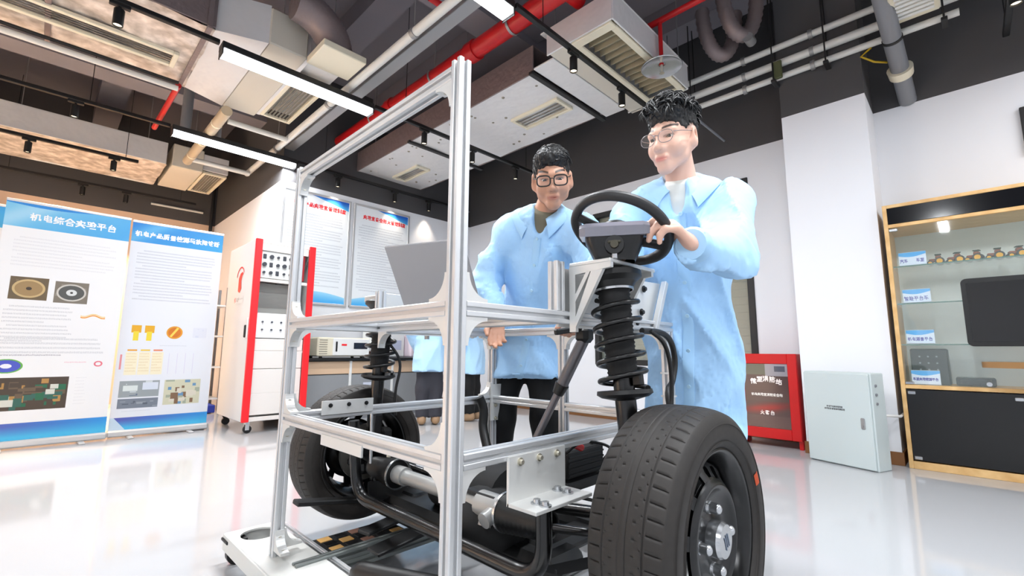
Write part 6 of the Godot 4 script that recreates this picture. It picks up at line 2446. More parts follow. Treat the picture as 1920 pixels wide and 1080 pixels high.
		g.cyl(Vector3(0, 0, 0), Vector3(0, 0, 0.006), 0.0155, 0.0135, 16)
		g.cyl(Vector3(0, 0, 0.006), Vector3(0, 0, 0.022), 0.0122, 0.0118, 6)
		g.ball(Vector3(0, 0, 0.022), Vector3(0.0115, 0.0115, 0.009), Basis.IDENTITY, 6, 12)
		rim_meshes.append(g.mesh())
	var parts := [["tyre", tyre_mesh, M.rubber], ["rim", rim_meshes[0], M.black_gloss], ["hub_cap", rim_meshes[1], M.steel]]
	for p in parts:
		var m := MeshInstance3D.new()
		m.name = p[0]
		m.mesh = p[1]
		m.material_override = p[2]
		w.add_child(m, true)
	for k in 4:
		var m := MeshInstance3D.new()
		m.name = "lug_nut"
		m.mesh = rim_meshes[2]
		m.material_override = M.steel
		w.add_child(m, true)
		var a := TAU * k / 4.0 - 0.30
		m.position = Vector3(cos(a) * 0.064, sin(a) * 0.064, 0.055)
	if near:
		g = Geo.new()
		g.lathe(Transform3D.IDENTITY, [Vector2(0.212, 0.0940), Vector2(0.222, 0.0965), Vector2(0.230, 0.0963)], 6, true, 0.02, 0.16)
		put(g, "orange_sticker", mat(Color(0.72, 0.26, 0.06), 0.6), w)
		g = Geo.new()
		for k in 3:
			g.box(Vector3(-0.008 + k * 0.008, 0.002 * (k % 2), 0.0922), Vector3(0.004, 0.028, 0.0015), 0.0005)
		put(g, "cap_emblem", mat(Color(0.40, 0.45, 0.52), 0.3, 0.6), w)


func steering(t: Node3D):
	var s := Node3D.new()
	s.name = "steering_wheel"
	t.add_child(s, true)
	var c := Vector3(1.08, 1.10, -0.65)
	var m := Vector3(0.564, -0.376, 0.733).normalized()
	var n := Vector3(0.525, 0.85, 0.032).normalized()
	m = (m - n * m.dot(n)).normalized()
	var q := n.cross(m)
	var R := 0.128
	var g := Geo.new()
	var rows := []
	for i in 73:
		var a := TAU * i / 72.0
		var d := m * cos(a) + q * sin(a)
		var row := []
		# thumb bulges left and right
		var fat := 1.0 + 0.18 * exp(-pow(angle_difference(a, 0.25) / 0.3, 2.0)) + 0.18 * exp(-pow(angle_difference(a, PI - 0.25) / 0.3, 2.0))
		for j in 17:
			var b := TAU * j / 16.0
			row.append(c + d * (R + cos(b) * 0.0125 * fat) + n * sin(b) * 0.0145 * fat)
		rows.append(row)
	g.sheet(rows)
	put(g, "rim", M.leather, s)
	for sp in [[-0.05, 0.040, 0.052], [PI - 0.02, 0.030, 0.046], [PI * 0.5 + 0.02, 0.045, 0.030]]:
		g = Geo.new()
		var d: Vector3 = m * cos(sp[0]) + q * sin(sp[0])
		var e := n.cross(d)
		rows = []
		for i in 7:
			var f := i / 6.0
			var wd: float = lerpf(sp[2], sp[1], f) * (1.0 - 0.25 * sin(f * PI))
			var lift := -0.020 + 0.018 * f
			var row := []
			for j in 13:
				var b := TAU * j / 12.0
				row.append(c + d * lerpf(0.030, R, f) + e * cos(b) * wd * 0.5 + n * (sin(b) * 0.009 + lift))
			rows.append(row)
		g.sheet(rows)
		put(g, "spoke", M.black, s)
	g = Geo.new()
	g.ball(c - n * 0.012, Vector3(0.052, 0.026, 0.047), Basis(m, n, m.cross(n)), 10, 24)
	put(g, "hub_pad", M.black, s)
	# drive housing behind the rim, on the tower plate
	var v := Vector3(0.854, 0, -0.52)
	var r := Vector3(0.52, 0, 0.854)
	var at := Vector3(1.050, 1.008, -0.652)
	var fr := Transform3D(Basis(v, Vector3.UP, r), at - r * 0.070)
	g = Geo.new()
	var rings := []
	for lv in [[0.0, 0.052, 0.040], [0.012, 0.058, 0.048], [0.050, 0.076, 0.056], [0.076, 0.080, 0.058]]:
		var loop := []
		for ci in 20:
			var a := TAU * ci / 20.0
			var sx := signf(cos(a)) * pow(absf(cos(a)), 0.45)
			var sy := signf(sin(a)) * pow(absf(sin(a)), 0.45)
			loop.append(fr * Vector3(0.006 + sx * lv[2], lv[0], 0.070 + sy * lv[1]))
		loop.append(loop[0])
		rings.append(loop)
	g.sheet(rings)
	var cap := []
	for p in rings[3]:
		cap.append(fr * Vector3(0.006, 0.0765, 0.070))
	g.sheet([rings[3], cap])
	put(g, "drive_housing", M.black_panel, s)
	g = Geo.new()
	var sec := [Vector2(-0.054, 0.060), Vector2(0.068, 0.072), Vector2(0.068, 0.098), Vector2(0.02, 0.110), Vector2(-0.034, 0.100), Vector2(-0.056, 0.084)]
	rows = []
	for k in 5:
		var zz: float = [0.0, 0.010, 0.056, 0.102, 0.112][k] * 1.60 - 0.0196
		var sc: float = [0.84, 1.0, 1.03, 1.0, 0.84][k]
		var row := []
		for i in sec.size() + 1:
			var p: Vector2 = (sec[i % sec.size()] - Vector2(0.008, 0.082)) * sc + Vector2(0.008, 0.082)
			row.append(fr * Vector3(p.x, p.y, zz))
		rows.append(row)
	for k in 4:
		for i in sec.size():
			var mid: Vector3 = fr * Vector3(0.008, 0.082, 0.070)
			g.quad(rows[k][i], rows[k][i + 1], rows[k + 1][i + 1], rows[k + 1][i], (rows[k][i] + rows[k + 1][i + 1]) * 0.5 - mid)
	for k in [0, 4]:
		for i in range(1, sec.size() - 1):
			g.tri(rows[k][0], rows[k][i], rows[k][i + 1], r * (-1.0 if k == 0 else 1.0))
	put(g, "grey_top_shell", M.gloss_grey, s)
	g = Geo.new()
	g.cyl(at + Vector3.UP * 0.036 - v * 0.040, at + Vector3.UP * 0.036 - v * 0.058, 0.026, 0.024, 24)
	put(g, "socket_ring", M.black, s)
	g = Geo.new()
	g.cyl(at + Vector3.UP * 0.036 - v * 0.056, at + Vector3.UP * 0.036 - v * 0.064, 0.012, 0.010, 16)
	g.box(at + Vector3.UP * 0.042 - v * 0.058, Vector3(0.010, 0.008, 0.034), 0.003, Basis(v, Vector3.UP, r))
	put(g, "socket_plug", mat(Color(0.30, 0.29, 0.25), 0.4, 0.7), s)
	g = Geo.new()
	g.cyl(at - v * 0.048 + Vector3(0, 0.001, 0), at - v * 0.048 + Vector3(0, 0.028, 0), 0.008, -1, 12)
	put(g, "clamp_screw", M.steel, s)


func make_laptop():
	var t := thing("laptop", "open grey laptop seen from behind its lid, standing on the rig's middle rails", "laptop", Vector3(0.762, 0.8815, -1.2))
	var a := deg_to_rad(68.5)
	var e := Vector3(cos(a), 0, sin(a))
	var f := Vector3(-sin(a), 0, cos(a))
	var tl := deg_to_rad(57.0)
	var up := f * cos(tl) + Vector3.UP * sin(tl)
	var W := 0.255
	var g := Geo.new()
	var nn := e.cross(up).normalized()
	g.box(e * W * 0.5 + up * 0.102 + Vector3.UP * 0.012, Vector3(W, 0.205, 0.006), 0.0025, Basis(e, up, nn))
	put(g, "lid", mat(Color(0.60, 0.60, 0.61), 0.5, 0.25), t)
	g = Geo.new()
	g.box(e * W * 0.5 + up * 0.104 + Vector3.UP * 0.012 + nn * (0.0034 if nn.y > 0 else -0.0034), Vector3(W - 0.016, 0.18, 0.001), 0.0, Basis(e, up, nn))
	put(g, "screen", mat(Color(0.05, 0.06, 0.08), 0.15), t)
	g = Geo.new()
	g.box(e * W * 0.5 - f * 0.10 + Vector3.UP * 0.0065, Vector3(W, 0.012, 0.20), 0.003, Basis(e, Vector3.UP, e.cross(Vector3.UP)))
	put(g, "base", mat(Color(0.40, 0.40, 0.41), 0.42, 0.45), t)
	g = Geo.new()
	for r in 5:
		for c in 12:
			g.box(e * (0.02 + c * 0.0195) - f * (0.04 + r * 0.019) + Vector3.UP * 0.013, Vector3(0.016, 0.002, 0.015), 0.0005, Basis(e, Vector3.UP, e.cross(Vector3.UP)))
	put(g, "keyboard_keys", M.black, t, "stuff")
	g = Geo.new()
	g.cyl(e * 0.02 + Vector3.UP * 0.012, e * (W - 0.02) + Vector3.UP * 0.012, 0.005, -1, 10)
	put(g, "hinge", M.black, t)


# ==================================================================== people
class HeadPaint:
	var inv := Transform3D()
	var skin := Color.WHITE
	var lip := Color.WHITE
	var stubble := 0.0

	func at(p: Vector3) -> Color:
		var q := inv * p
		var c := skin
		if q.z > 0.03:
			var ml := Vector2(q.x / 0.024, (q.y + 0.0715) / 0.0095).length()
			if q.z > 0.07:
				c = c.lerp(lip, clampf(1.5 - ml * 1.1, 0, 1) * 0.85)
			var bx := absf(q.x)
			var by := 0.0285 + 0.006 * sin(clampf((bx - 0.014) / 0.042, 0, 1) * PI * 0.75)
			if bx > 0.014 and bx < 0.055 and q.z > 0.045:
				c = c.lerp(Color(0.010, 0.008, 0.007), clampf(1.5 - absf(q.y - by) / 0.0046, 0, 1) * 0.96)
			if q.z > 0.05:
				var ex := (bx - 0.031) / 0.0165
				if absf(ex) < 1.0:
					var ly := 0.0012 + 0.0042 * sqrt(1.0 - ex * ex)
					c = c.lerp(Color(0.06, 0.04, 0.035), clampf(1.3 - absf(q.y - ly) / 0.0028, 0, 1) * 0.7)
		if stubble > 0.0:
			var side := clampf((q.y - 0.012) / 0.02, 0, 1) * clampf((0.032 - q.z) / 0.02, 0, 1)
			c = c.lerp(Color(0.05, 0.045, 0.045), side * stubble)
		return c


class Fold:
	var a := FastNoiseLite.new()
	var b := FastNoiseLite.new()
	var amp := 0.010
	var joints := []

	func _init(sd: int, strength: float) -> void:
		amp = strength
		a.seed = sd
		a.frequency = 3.0
		a.fractal_type = FastNoiseLite.FRACTAL_RIDGED
		a.fractal_octaves = 1
		a.domain_warp_enabled = true
		a.domain_warp_amplitude = 0.05
		a.domain_warp_frequency = 4.0
		b.seed = sd + 3
		b.frequency = 3.0

	func at(p: Vector3) -> float:
		var v := a.get_noise_3d(p.x * 1.5 + p.y * 0.5, p.y * 0.75, p.z * 1.5 - p.y * 0.35)
		var d := -amp * v + 0.009 * b.get_noise_3dv(p)
		for j in joints:
			if j[1] < 0.11:
				d *= clampf((p.distance_to(j[0]) - 0.02) / 0.07, 0.0, 1.0)
		for j in joints:
			var r: float = p.distance_to(j[0])
			if r < j[1]:
				var along: float = (p - j[0]).dot(j[2])
				d += 0.0055 * (1.0 - r / j[1]) * clampf(r / 0.05, 0.0, 1.0) * sin(along * 105.0)
		return d


func lin(c: Color) -> Color:
	return c.srgb_to_linear()


func hand(g: Geo, wrist: Vector3, d: Vector3, n: Vector3, thumb: Vector3, curl: Array, tint: HeadPaint, cell := 0.0032, spread := 0.12):
	d = d.normalized()
	n = (n - d * n.dot(d)).normalized()
	var s := (thumb - d * thumb.dot(d))
	s = (s - n * s.dot(n)).normalized()
	var reach := Vector3(0.21, 0.21, 0.21)
	var mid := wrist + d * 0.07
	var f := Field.new(mid - reach * 0.62, mid + reach * 0.62, cell, 260.0)
	f.cap(wrist - d * 0.022, wrist + d * 0.012, 0.024, 0.025, n, 0.78)
	for k in 4:
		var o := s * (0.028 - 0.0185 * k)
		f.cap(wrist + o * 0.62 + d * 0.012, wrist + o + d * (0.074 - 0.004 * absf(k - 1.0)), 0.0155, 0.0125, n, 0.85)
	var lens := [[0.040, 0.025, 0.021], [0.045, 0.028, 0.022], [0.041, 0.026, 0.021], [0.032, 0.020, 0.018]]
	for k in 4:
		var p := wrist + s * (0.029 - 0.0195 * k) + d * (0.078 - 0.005 * absf(k - 1.0))
		var th := 0.0
		var rad := 0.0092 - (0.001 if k == 3 else 0.0)
		for j in 3:
			th += curl[j] * (1.0 + 0.10 * k)
			var dir := (d * cos(th) + n * sin(th) + s * spread * (1.5 - k) * 0.35).normalized()
			var e: Vector3 = p + dir * lens[k][j]
			f.cap(p, e, rad, rad * 0.92)
			p = e
			rad *= 0.92
	var tp := wrist + s * 0.022 + d * 0.022 + n * 0.006
	var t1 := tp + (d * 0.62 + s * 0.62 + n * 0.40).normalized() * 0.042
	var t2 := t1 + (d * 0.86 + s * 0.25 + n * 0.45).normalized() * 0.033
	var t3 := t2 + (d * 0.90 - s * 0.05 + n * 0.50).normalized() * 0.026
	f.cap(tp, t1, 0.0155, 0.0115)
	f.cap(t1, t2, 0.0108, 0.0100)
	f.cap(t2, t3, 0.0100, 0.0085)
	f.settle()
	f.net(g, tint)


func head_mesh(g: Geo, at: Vector3, b: Basis, k: float, neck: Vector3, tint: HeadPaint, cell: float):
	# b: x to the person's left, y up, z out of the face
	var r := Vector3(0.135, 0.165, 0.155) * k
	var f := Field.new(at - r - Vector3(0, 0.055 * k, 0), at + r, cell, 135.0 / k)
	var P := func_points(at, b, k)
	f.ell(P.at(0, 0.032, -0.014), Vector3(0.069, 0.078, 0.088) * k, b)
	f.ell(P.at(0, -0.004, 0.022), Vector3(0.060, 0.075, 0.058) * k, b)
	f.cap(P.at(0, -0.035, 0.035), P.at(0, -0.088, 0.060), 0.050 * k, 0.022 * k, b.z, 0.92)
	for s in [-1.0, 1.0]:
		f.cap(P.at(s * 0.055, -0.035, -0.004), P.at(s * 0.045, -0.068, 0.020), 0.014 * k, 0.014 * k)
		f.cap(P.at(s * 0.043, -0.068, 0.020), P.at(s * 0.012, -0.105, 0.062), 0.013 * k, 0.012 * k)
		f.ell(P.at(s * 0.036, -0.034, 0.046), Vector3(0.028, 0.032, 0.030) * k, b)
		f.cap(P.at(s * 0.012, 0.022, 0.078), P.at(s * 0.044, 0.020, 0.064), 0.009 * k, 0.008 * k)
		f.ell(P.at(s * 0.011, -0.037, 0.088), Vector3(0.0060, 0.0050, 0.009) * k, b)
		# ear
		var eb := b * Basis(Vector3.UP, s * 0.35)
		f.ell(P.at(s * 0.0765, -0.004, -0.012), Vector3(0.0075, 0.031, 0.019) * k, eb)
		f.ell(P.at(s * 0.073, -0.028, -0.004), Vector3(0.007, 0.011, 0.010) * k, eb)
	f.cap(P.at(0, 0.012, 0.080), P.at(0, -0.028, 0.0945), 0.0045 * k, 0.0055 * k)
	f.ell(P.at(0, -0.032, 0.0940), Vector3(0.0070, 0.0060, 0.0075) * k, b)
	f.cap(P.at(-0.015, -0.0655, 0.0825), P.at(0.015, -0.0655, 0.0825), 0.0046 * k, 0.0046 * k)
	f.cap(P.at(-0.012, -0.0770, 0.0825), P.at(0.012, -0.0770, 0.0825), 0.0050 * k, 0.0050 * k)
	f.ell(P.at(0, -0.100, 0.068), Vector3(0.017, 0.014, 0.014) * k, b)
	f.cap(P.at(0, -0.055, -0.022), neck, 0.048 * k, 0.054 * k)
	f.settle()
	for s in [-1.0, 1.0]:
		f.carve(P.at(s * 0.031, 0.004, 0.094), Vector3(0.019, 0.012, 0.017) * k, b, 0.008 * k)
		f.carve(P.at(s * 0.031, -0.0005, 0.080), Vector3(0.0150, 0.0030, 0.016) * k, b, 0.003 * k)
		f.carve(P.at(s * 0.081, -0.004, -0.006), Vector3(0.006, 0.018, 0.009) * k, b, 0.004 * k)
		f.carve(P.at(s * 0.0050, -0.0415, 0.096), Vector3(0.0032, 0.004, 0.005) * k, b, 0.002 * k)
	f.carve(P.at(0, -0.0715, 0.0965), Vector3(0.020, 0.0012, 0.009) * k, b, 0.003 * k)
	f.net(g, tint)


class Placer:
	var o := Vector3.ZERO
	var b := Basis()
	var k := 1.0

	func at(x: float, y: float, z: float) -> Vector3:
		return o + b * Vector3(x, y, z) * k


func func_points(o: Vector3, b: Basis, k: float) -> Placer:
	var p := Placer.new()
	p.o = o
	p.b = b
	p.k = k
	return p


func hair_mesh(g: Geo, at: Vector3, b: Basis, k: float, style: int, sd: int):
	var P := func_points(at, b, k)
	var r := Vector3(0.13, 0.16, 0.15) * k
	var f := Field.new(at - r, at + r, 0.0045, 150.0)
	f.ell(P.at(0, 0.040, -0.018), Vector3(0.0745, 0.084, 0.094) * k, b)
	if style == 0:
		f.ell(P.at(0, 0.085, 0.022), Vector3(0.066, 0.042, 0.064) * k, b)
	else:
		f.ell(P.at(0, 0.088, 0.012), Vector3(0.070, 0.045, 0.072) * k, b)
	f.settle()
	# clear the face, the sides over the ears and the nape
	f.carve(P.at(0, -0.045, 0.075), Vector3(0.098, 0.100, 0.085) * k, b, 0.010)
	for s in [-1.0, 1.0]:
		f.carve(P.at(s * 0.105, -0.03 if style == 0 else -0.006, 0.01), Vector3(0.045, 0.060, 0.080) * k, b, 0.010)
	f.carve(P.at(0, -0.115, -0.05), Vector3(0.11, 0.075 if style == 0 else 0.09, 0.10) * k, b, 0.010)
	var fo := Fold.new(sd, 0.006)
	fo.a.frequency = 26.0
	f.bump(fo)
	f.net(g)
	# tufts
	var q := RandomNumberGenerator.new()
	q.seed = sd
	var cnt := 1500 if style == 1 else 1300
	for i in cnt:
		var yaw := q.randf_range(-PI, PI)
		var el := q.randf_range(0.22, 1.0) * PI * 0.5
		var n := Vector3(sin(yaw) * cos(el), sin(el), cos(yaw) * cos(el))
		if n.z > 0.45 and n.y < 0.50 + 0.10 * sin(yaw * 9.0):
			continue
		if absf(n.x) > 0.70 and n.y < (0.50 if style == 1 else 0.34):
			continue
		var root := P.at(n.x * 0.070, 0.046 + n.y * 0.082, -0.012 + n.z * 0.088)
		var out := (b * n).normalized()
		var wave := sin(yaw * 5.0 + n.y * 7.0 + sd)
		var swirl := b * Vector3(wave + q.randf_range(-0.5, 0.5), q.randf_range(-0.4, 0.5), cos(yaw * 4.0 - n.y * 5.0) + q.randf_range(-0.5, 0.5))
		if style == 0:
			swirl = b * Vector3(0.8 + q.randf_range(-0.4, 0.4), q.randf_range(-0.3, 0.2), 0.7 + q.randf_range(-0.4, 0.4))
			if n.z > 0.3:
				swirl = b * Vector3(0.9 + q.randf_range(-0.3, 0.3), q.randf_range(-0.1, 0.5), 0.3)
		swirl = (swirl - out * swirl.dot(out)).normalized()
		var ln := k * (q.randf_range(0.028, 0.048) if style == 1 else q.randf_range(0.022, 0.036))
		var lift := (0.64 if style == 1 else 0.28) + (0.20 if n.z > 0.3 else 0.0)
		var p1 := root + out * ln * lift * 0.6
		var p2 := root + out * ln * lift + swirl * ln * 0.35
		var p3 := root + out * ln * lift * 0.98 + swirl * ln * 0.75
		var p4 := root + out * ln * lift * 0.6 + swirl * ln * 1.05
		g.tube([root - out * 0.010, p1, p2, p3, p4], [0.0040, 0.0044, 0.0038, 0.0026, 0.0006], 5, false)


# collar, placket and buttons lie on the coat; its surface is found by walking in along a ray
func on_coat(f: Field, from: Vector3, dir: Vector3) -> Vector3:
	var p := from
	for i in 140:
		var q := (p - f.o) / f.h
		var x := int(q.x)
		var y := int(q.y)
		var z := int(q.z)
		if x >= 0 and y >= 0 and z >= 0 and x < f.nx - 1 and y < f.ny - 1 and z < f.nz - 1:
			var fx := q.x - x
			var fy := q.y - y
			var fz := q.z - z
			var i0 := (z * f.ny + y) * f.nx + x
			var c0 := lerpf(lerpf(f.s[i0], f.s[i0 + 1], fx), lerpf(f.s[i0 + f.nx], f.s[i0 + f.nx + 1], fx), fy)
			i0 += f.nx * f.ny
			var c1 := lerpf(lerpf(f.s[i0], f.s[i0 + 1], fx), lerpf(f.s[i0 + f.nx], f.s[i0 + f.nx + 1], fx), fy)
			var d := lerpf(c0, c1, fz)
			if d < 0.0005:
				return p
			p += dir * clampf(d * 0.8, 0.001, 0.05)
		else:
			p += dir * 0.02
	return p


func person(label: String, turn: float, J: Dictionary, o: Dictionary) -> Node3D:
	var hip_w: Vector3 = J.hip
	var root := thing("person", label, "person", Vector3(hip_w.x, 0, hip_w.z), turn)
	var inv := root.transform.affine_inverse()
	var j := {}
	for key in J:
		j[key] = inv * (J[key] as Vector3)
	var back_b := root.transform.basis.inverse()
	var hb: Basis = back_b * (o.head as Basis)
	var k: float = o.scale
	var tint := HeadPaint.new()
	tint.skin = lin(o.skin)
	tint.lip = lin(o.lip)
	tint.stubble = o.get("stubble", 0.0)
	tint.inv = Transform3D(hb.scaled(Vector3(k, k, k)), j.head).affine_inverse()
	var fine: bool = o.fine
	# directions of the trunk
	var left: Vector3 = (j.SL - j.SR).normalized()
	var up: Vector3 = (j.neck - j.hip).normalized()
	var fwd := left.cross(up).normalized()
	var hl := Vector3(0.095, 0, 0)
	var kneeL: Vector3 = j.get("kL", j.hip + hl * 0.72 + Vector3(0.0, -0.38, 0.01))
	var kneeR: Vector3 = j.get("kR", j.hip - hl * 0.72 + Vector3(0.0, -0.38, 0.01))
	var ankL := Vector3(kneeL.x + 0.005, 0.085, kneeL.z - 0.03)
	var ankR := Vector3(kneeR.x - 0.005, 0.085, kneeR.z - 0.03)
	# ---- the body, one continuous figure
	var g := Geo.new()
	var lo := Vector3(-0.55, 0.0, -0.5)
	var hi := Vector3(0.55, 1.55, 0.75)
	for key in j:
		lo = lo.min(j[key] - Vector3(0.15, 0.15, 0.15))
		hi = hi.max(j[key] + Vector3(0.15, 0.05, 0.15))
	lo = Vector3(minf(lo.x, -0.3), -0.01, lo.z)
	var cell := 0.012 if fine else 0.018
	var f := Field.new(lo, hi, cell, 55.0)
	f.cap(j.chest, j.hip, 0.115, 0.120, fwd, 0.72)
	f.cap(j.neck - up * 0.10, j.chest, 0.080, 0.110, fwd, 0.62)
	f.cap(j.SL, j.SR, 0.045, 0.045)
	f.cap(j.neck + up * 0.02, j.neck - up * 0.09, 0.050, 0.050)
	for s in [["SL", "eL", "wL"], ["SR", "eR", "wR"]]:
		f.cap(j[s[0]], j[s[1]], 0.045, 0.036)
		f.cap(j[s[1]], j[s[2]], 0.036, 0.025)
	for s in [[hl, kneeL, ankL], [-hl, kneeR, ankR]]:
		f.cap(j.hip + s[0] * 0.7, s[1], 0.070, 0.048)
		f.cap(s[1], s[2], 0.050, 0.034)
		f.cap(s[2], s[2] + Vector3(0, -0.045, 0.12), 0.034, 0.026)
	f.settle()
	f.net(g, tint)
	head_mesh(g, j.head, hb, k, j.neck, tint, 0.0032 if fine else 0.006)
	var hands: Array = o.hands
	for i in 2:
		var h: Array = hands[i]
		hand(g, j[["wL", "wR"][i]], back_b * h[0], back_b * h[1], back_b * h[2], h[3], tint, 0.0032 if fine else 0.005)
	put(g, "body", M.skin, root)
	# ---- hair, eyes, glasses
	var P := func_points(j.head, hb, k)
	g = Geo.new()
	hair_mesh(g, j.head, hb, k, o.hair, o.seed)
	put(g, "hair", M.hair, root)
	for s in [-1.0, 1.0]:
		g = Geo.new()
		g.ball(P.at(s * 0.031, 0.001, 0.0625), Vector3(0.0125, 0.0125, 0.0125) * k, hb, 10, 16)
		var ey := put(g, "eye", M.eye, root)
		g = Geo.new()
		var gz: Vector3 = hb * Vector3(o.gaze.x, o.gaze.y, 1.0).normalized()
		g.disc(P.at(s * 0.031, 0.001, 0.0625) + gz * 0.0124 * k, gz, 0.0074 * k, 14)
		put(g, "iris", M.iris, ey)
	if o.glasses:
		var gm: Material = M.lens_frame if o.glasses == 1 else M.lens_clear
		var th: float = 0.0021 if o.glasses == 1 else 0.0013
		var gl := Node3D.new()
		gl.name = "glasses"
		root.add_child(gl)
		for s in [-1.0, 1.0]:
			g = Geo.new()
			var pts := []
			for i in 33:
				var a := TAU * i / 32.0
				var ca := cos(a)
				var sa := sin(a)
				var e := 2.0 / (3.2 if o.glasses == 1 else 2.3)
				pts.append(P.at(s * 0.034 + signf(ca) * pow(absf(ca), e) * 0.0265, -0.003 + signf(sa) * pow(absf(sa), e) * 0.0205, 0.1035 - 0.10 * absf(s * 0.034 + ca * 0.0265 * 1.0) * 0.28))
			g.tube(pts, th * (1.5 if o.glasses == 1 else 1.0), 8, false)
			put(g, "rim", gm, gl)
			g = Geo.new()
			var base := g.pt(P.at(s * 0.034, -0.003, 0.1025), hb.z)
			for i in 33:
				g.pt(pts[i], hb.z)
			for i in 32:
				g.face(base, base + 1 + i, base + 2 + i)
			put(g, "lens", M.lens_glass, gl)
			g = Geo.new()
			g.tube([P.at(s * 0.061, 0.006, 0.095), P.at(s * 0.072, 0.007, 0.070), P.at(s * 0.0775, 0.010, 0.02), P.at(s * 0.0765, 0.012, -0.012), P.at(s * 0.074, -0.010, -0.030)], th, 8)
			put(g, "temple", gm, gl)
		g = Geo.new()
		g.tube([P.at(-0.0085, 0.004, 0.1045), P.at(0, 0.007, 0.108), P.at(0.0085, 0.004, 0.1045)], th, 8)
		put(g, "bridge", gm, gl)
	# ---- trousers and shoes
	g = Geo.new()
	f = Field.new(Vector3(minf(kneeL.x, kneeR.x) - 0.3, 0.03, minf(kneeL.z, kneeR.z) - 0.35), Vector3(maxf(kneeL.x, kneeR.x) + 0.3, j.hip.y + 0.14, maxf(kneeL.z, kneeR.z) + 0.35), 0.014, 60.0)
	f.cap(j.hip + hl * 0.45, j.hip - hl * 0.45, 0.085, 0.085)
	for s in [[hl, kneeL, ankL], [-hl, kneeR, ankR]]:
		f.cap(j.hip + s[0] * 0.60, s[1], 0.085, 0.072)
		f.cap(s[1], s[2], 0.074, 0.062, Vector3.ZERO, 1.0, 2)
	f.settle()
	f.bump(Fold.new(o.seed + 5, 0.006))
	f.net(g)
	put(g, "trousers", o.trousers, root)
	for a in [ankL, ankR]:
		g = Geo.new()
		f = Field.new(a - Vector3(0.09, 0.1, 0.12), a + Vector3(0.09, 0.06, 0.24), 0.009, 90.0)
		f.cap(a + Vector3(0, -0.035, -0.03), a + Vector3(0, -0.05, 0.13), 0.042, 0.036)
		f.cap(a + Vector3(0, 0.015, -0.01), a + Vector3(0, -0.03, 0.03), 0.045, 0.042)
		f.settle()
		f.keep_above(0.002)
		f.net(g)
		put(g, "shoe", o.shoes, root)
	# ---- the light blue work coat
	g = Geo.new()
	g.col = lin(o.coat)
	f = Field.new(Vector3(lo.x - 0.03, o.hem - 0.03, lo.z - 0.02), hi + Vector3(0.03, 0.0, 0.03), 0.010 if fine else 0.016, 48.0)
	var hem := Vector3(j.hip.x, o.hem, j.hip.z)
	f.cap(j.chest, j.hip, 0.142, 0.148, fwd, 0.74)
	f.cap(j.neck - up * 0.12, j.chest, 0.120, 0.140, fwd, 0.72)
	f.cap(j.hip, hem, 0.158, o.flare, Vector3(0, 0, 1), 0.86, 2)
	f.cap(j.SL - left * 0.02 - up * 0.012, j.SR + left * 0.02 - up * 0.012, 0.054, 0.054)
	f.cap(j.neck - up * 0.020 + left * 0.048, j.SL - up * 0.008, 0.040, 0.050)
	f.cap(j.neck - up * 0.020 - left * 0.048, j.SR - up * 0.008, 0.040, 0.050)
	var fold := Fold.new(o.seed, 0.023 if fine else 0.010)
	for s in [["SL", "eL", "wL"], ["SR", "eR", "wR"]]:
		var S: Vector3 = j[s[0]]
		var E: Vector3 = j[s[1]]
		var W: Vector3 = j[s[2]]
		f.cap(S, E, 0.066, 0.057)
		f.cap(E, W - (E - W).normalized() * 0.012, 0.057, 0.042, Vector3.ZERO, 1.0, 2)
		fold.joints.append([E, 0.13, ((S - E).normalized() + (E - W).normalized()).normalized()])
		fold.joints.append([W, 0.10, (E - W).normalized()])
	f.settle()
	f.bump(fold)
	# open neck
	var nk: Vector3 = j.neck
	f.carve(nk + up * 0.070 + fwd * 0.008, Vector3(0.064, 0.105, 0.066), Basis(left, up, fwd), 0.008)
	f.carve(nk - up * o.get("vee", 0.035) + fwd * 0.080, Vector3(0.026, 0.070, 0.06), Basis(left, up, fwd), 0.01)
	f.net(g)
	var coat := put(g, "coat", M.coat, root)
	# shirt in the open neck
	g = Geo.new()
	var f2 := Field.new(nk - Vector3(0.16, 0.24, 0.16), nk + Vector3(0.16, 0.10, 0.16), 0.007, 90.0)
	f2.cap(nk - up * (0.085 + o.get("vee", 0.035)), nk - up * 0.03, 0.104, 0.080, fwd, 0.85)
	f2.cap(nk - up * 0.05, nk + up * 0.002, 0.072, 0.062, Vector3.ZERO, 1.0, 2)
	f2.settle()
	f2.net(g)
	put(g, "shirt", o.shirt, root)
	# collar: two folded flaps round the neck
	for s in [-1.0, 1.0]:
		g = Geo.new()
		var rows := []
		var edge := []
		var dirs := []
		for i in 15:
			var t := i / 14.0
			var a: float = t * 2.75
			# around the neck from the nape (t=0) to the throat (t=1)
			var dir: Vector3 = (-fwd * cos(a) + left * s * sin(a)).normalized()
			var drop := 0.020 * t + 0.050 * t * t
			var wide := 0.026 + 0.034 * t * t * t
			var want: Vector3 = nk + dir * (0.080 + 0.016 * t * t) + up * (0.022 - drop - wide) + left * s * 0.026 * t * t * t
			var away: Vector3 = (dir + up * 0.9).normalized()
			edge.append(on_coat(f, want + away * 0.10, -away) + away * 0.012)
			dirs.append(dir)
		for pass_ in 2:
			var soft := edge.duplicate()
			for i in range(1, 14):
				soft[i] = (edge[i - 1] + edge[i] * 2.0 + edge[i + 1]) * 0.25
			edge = soft
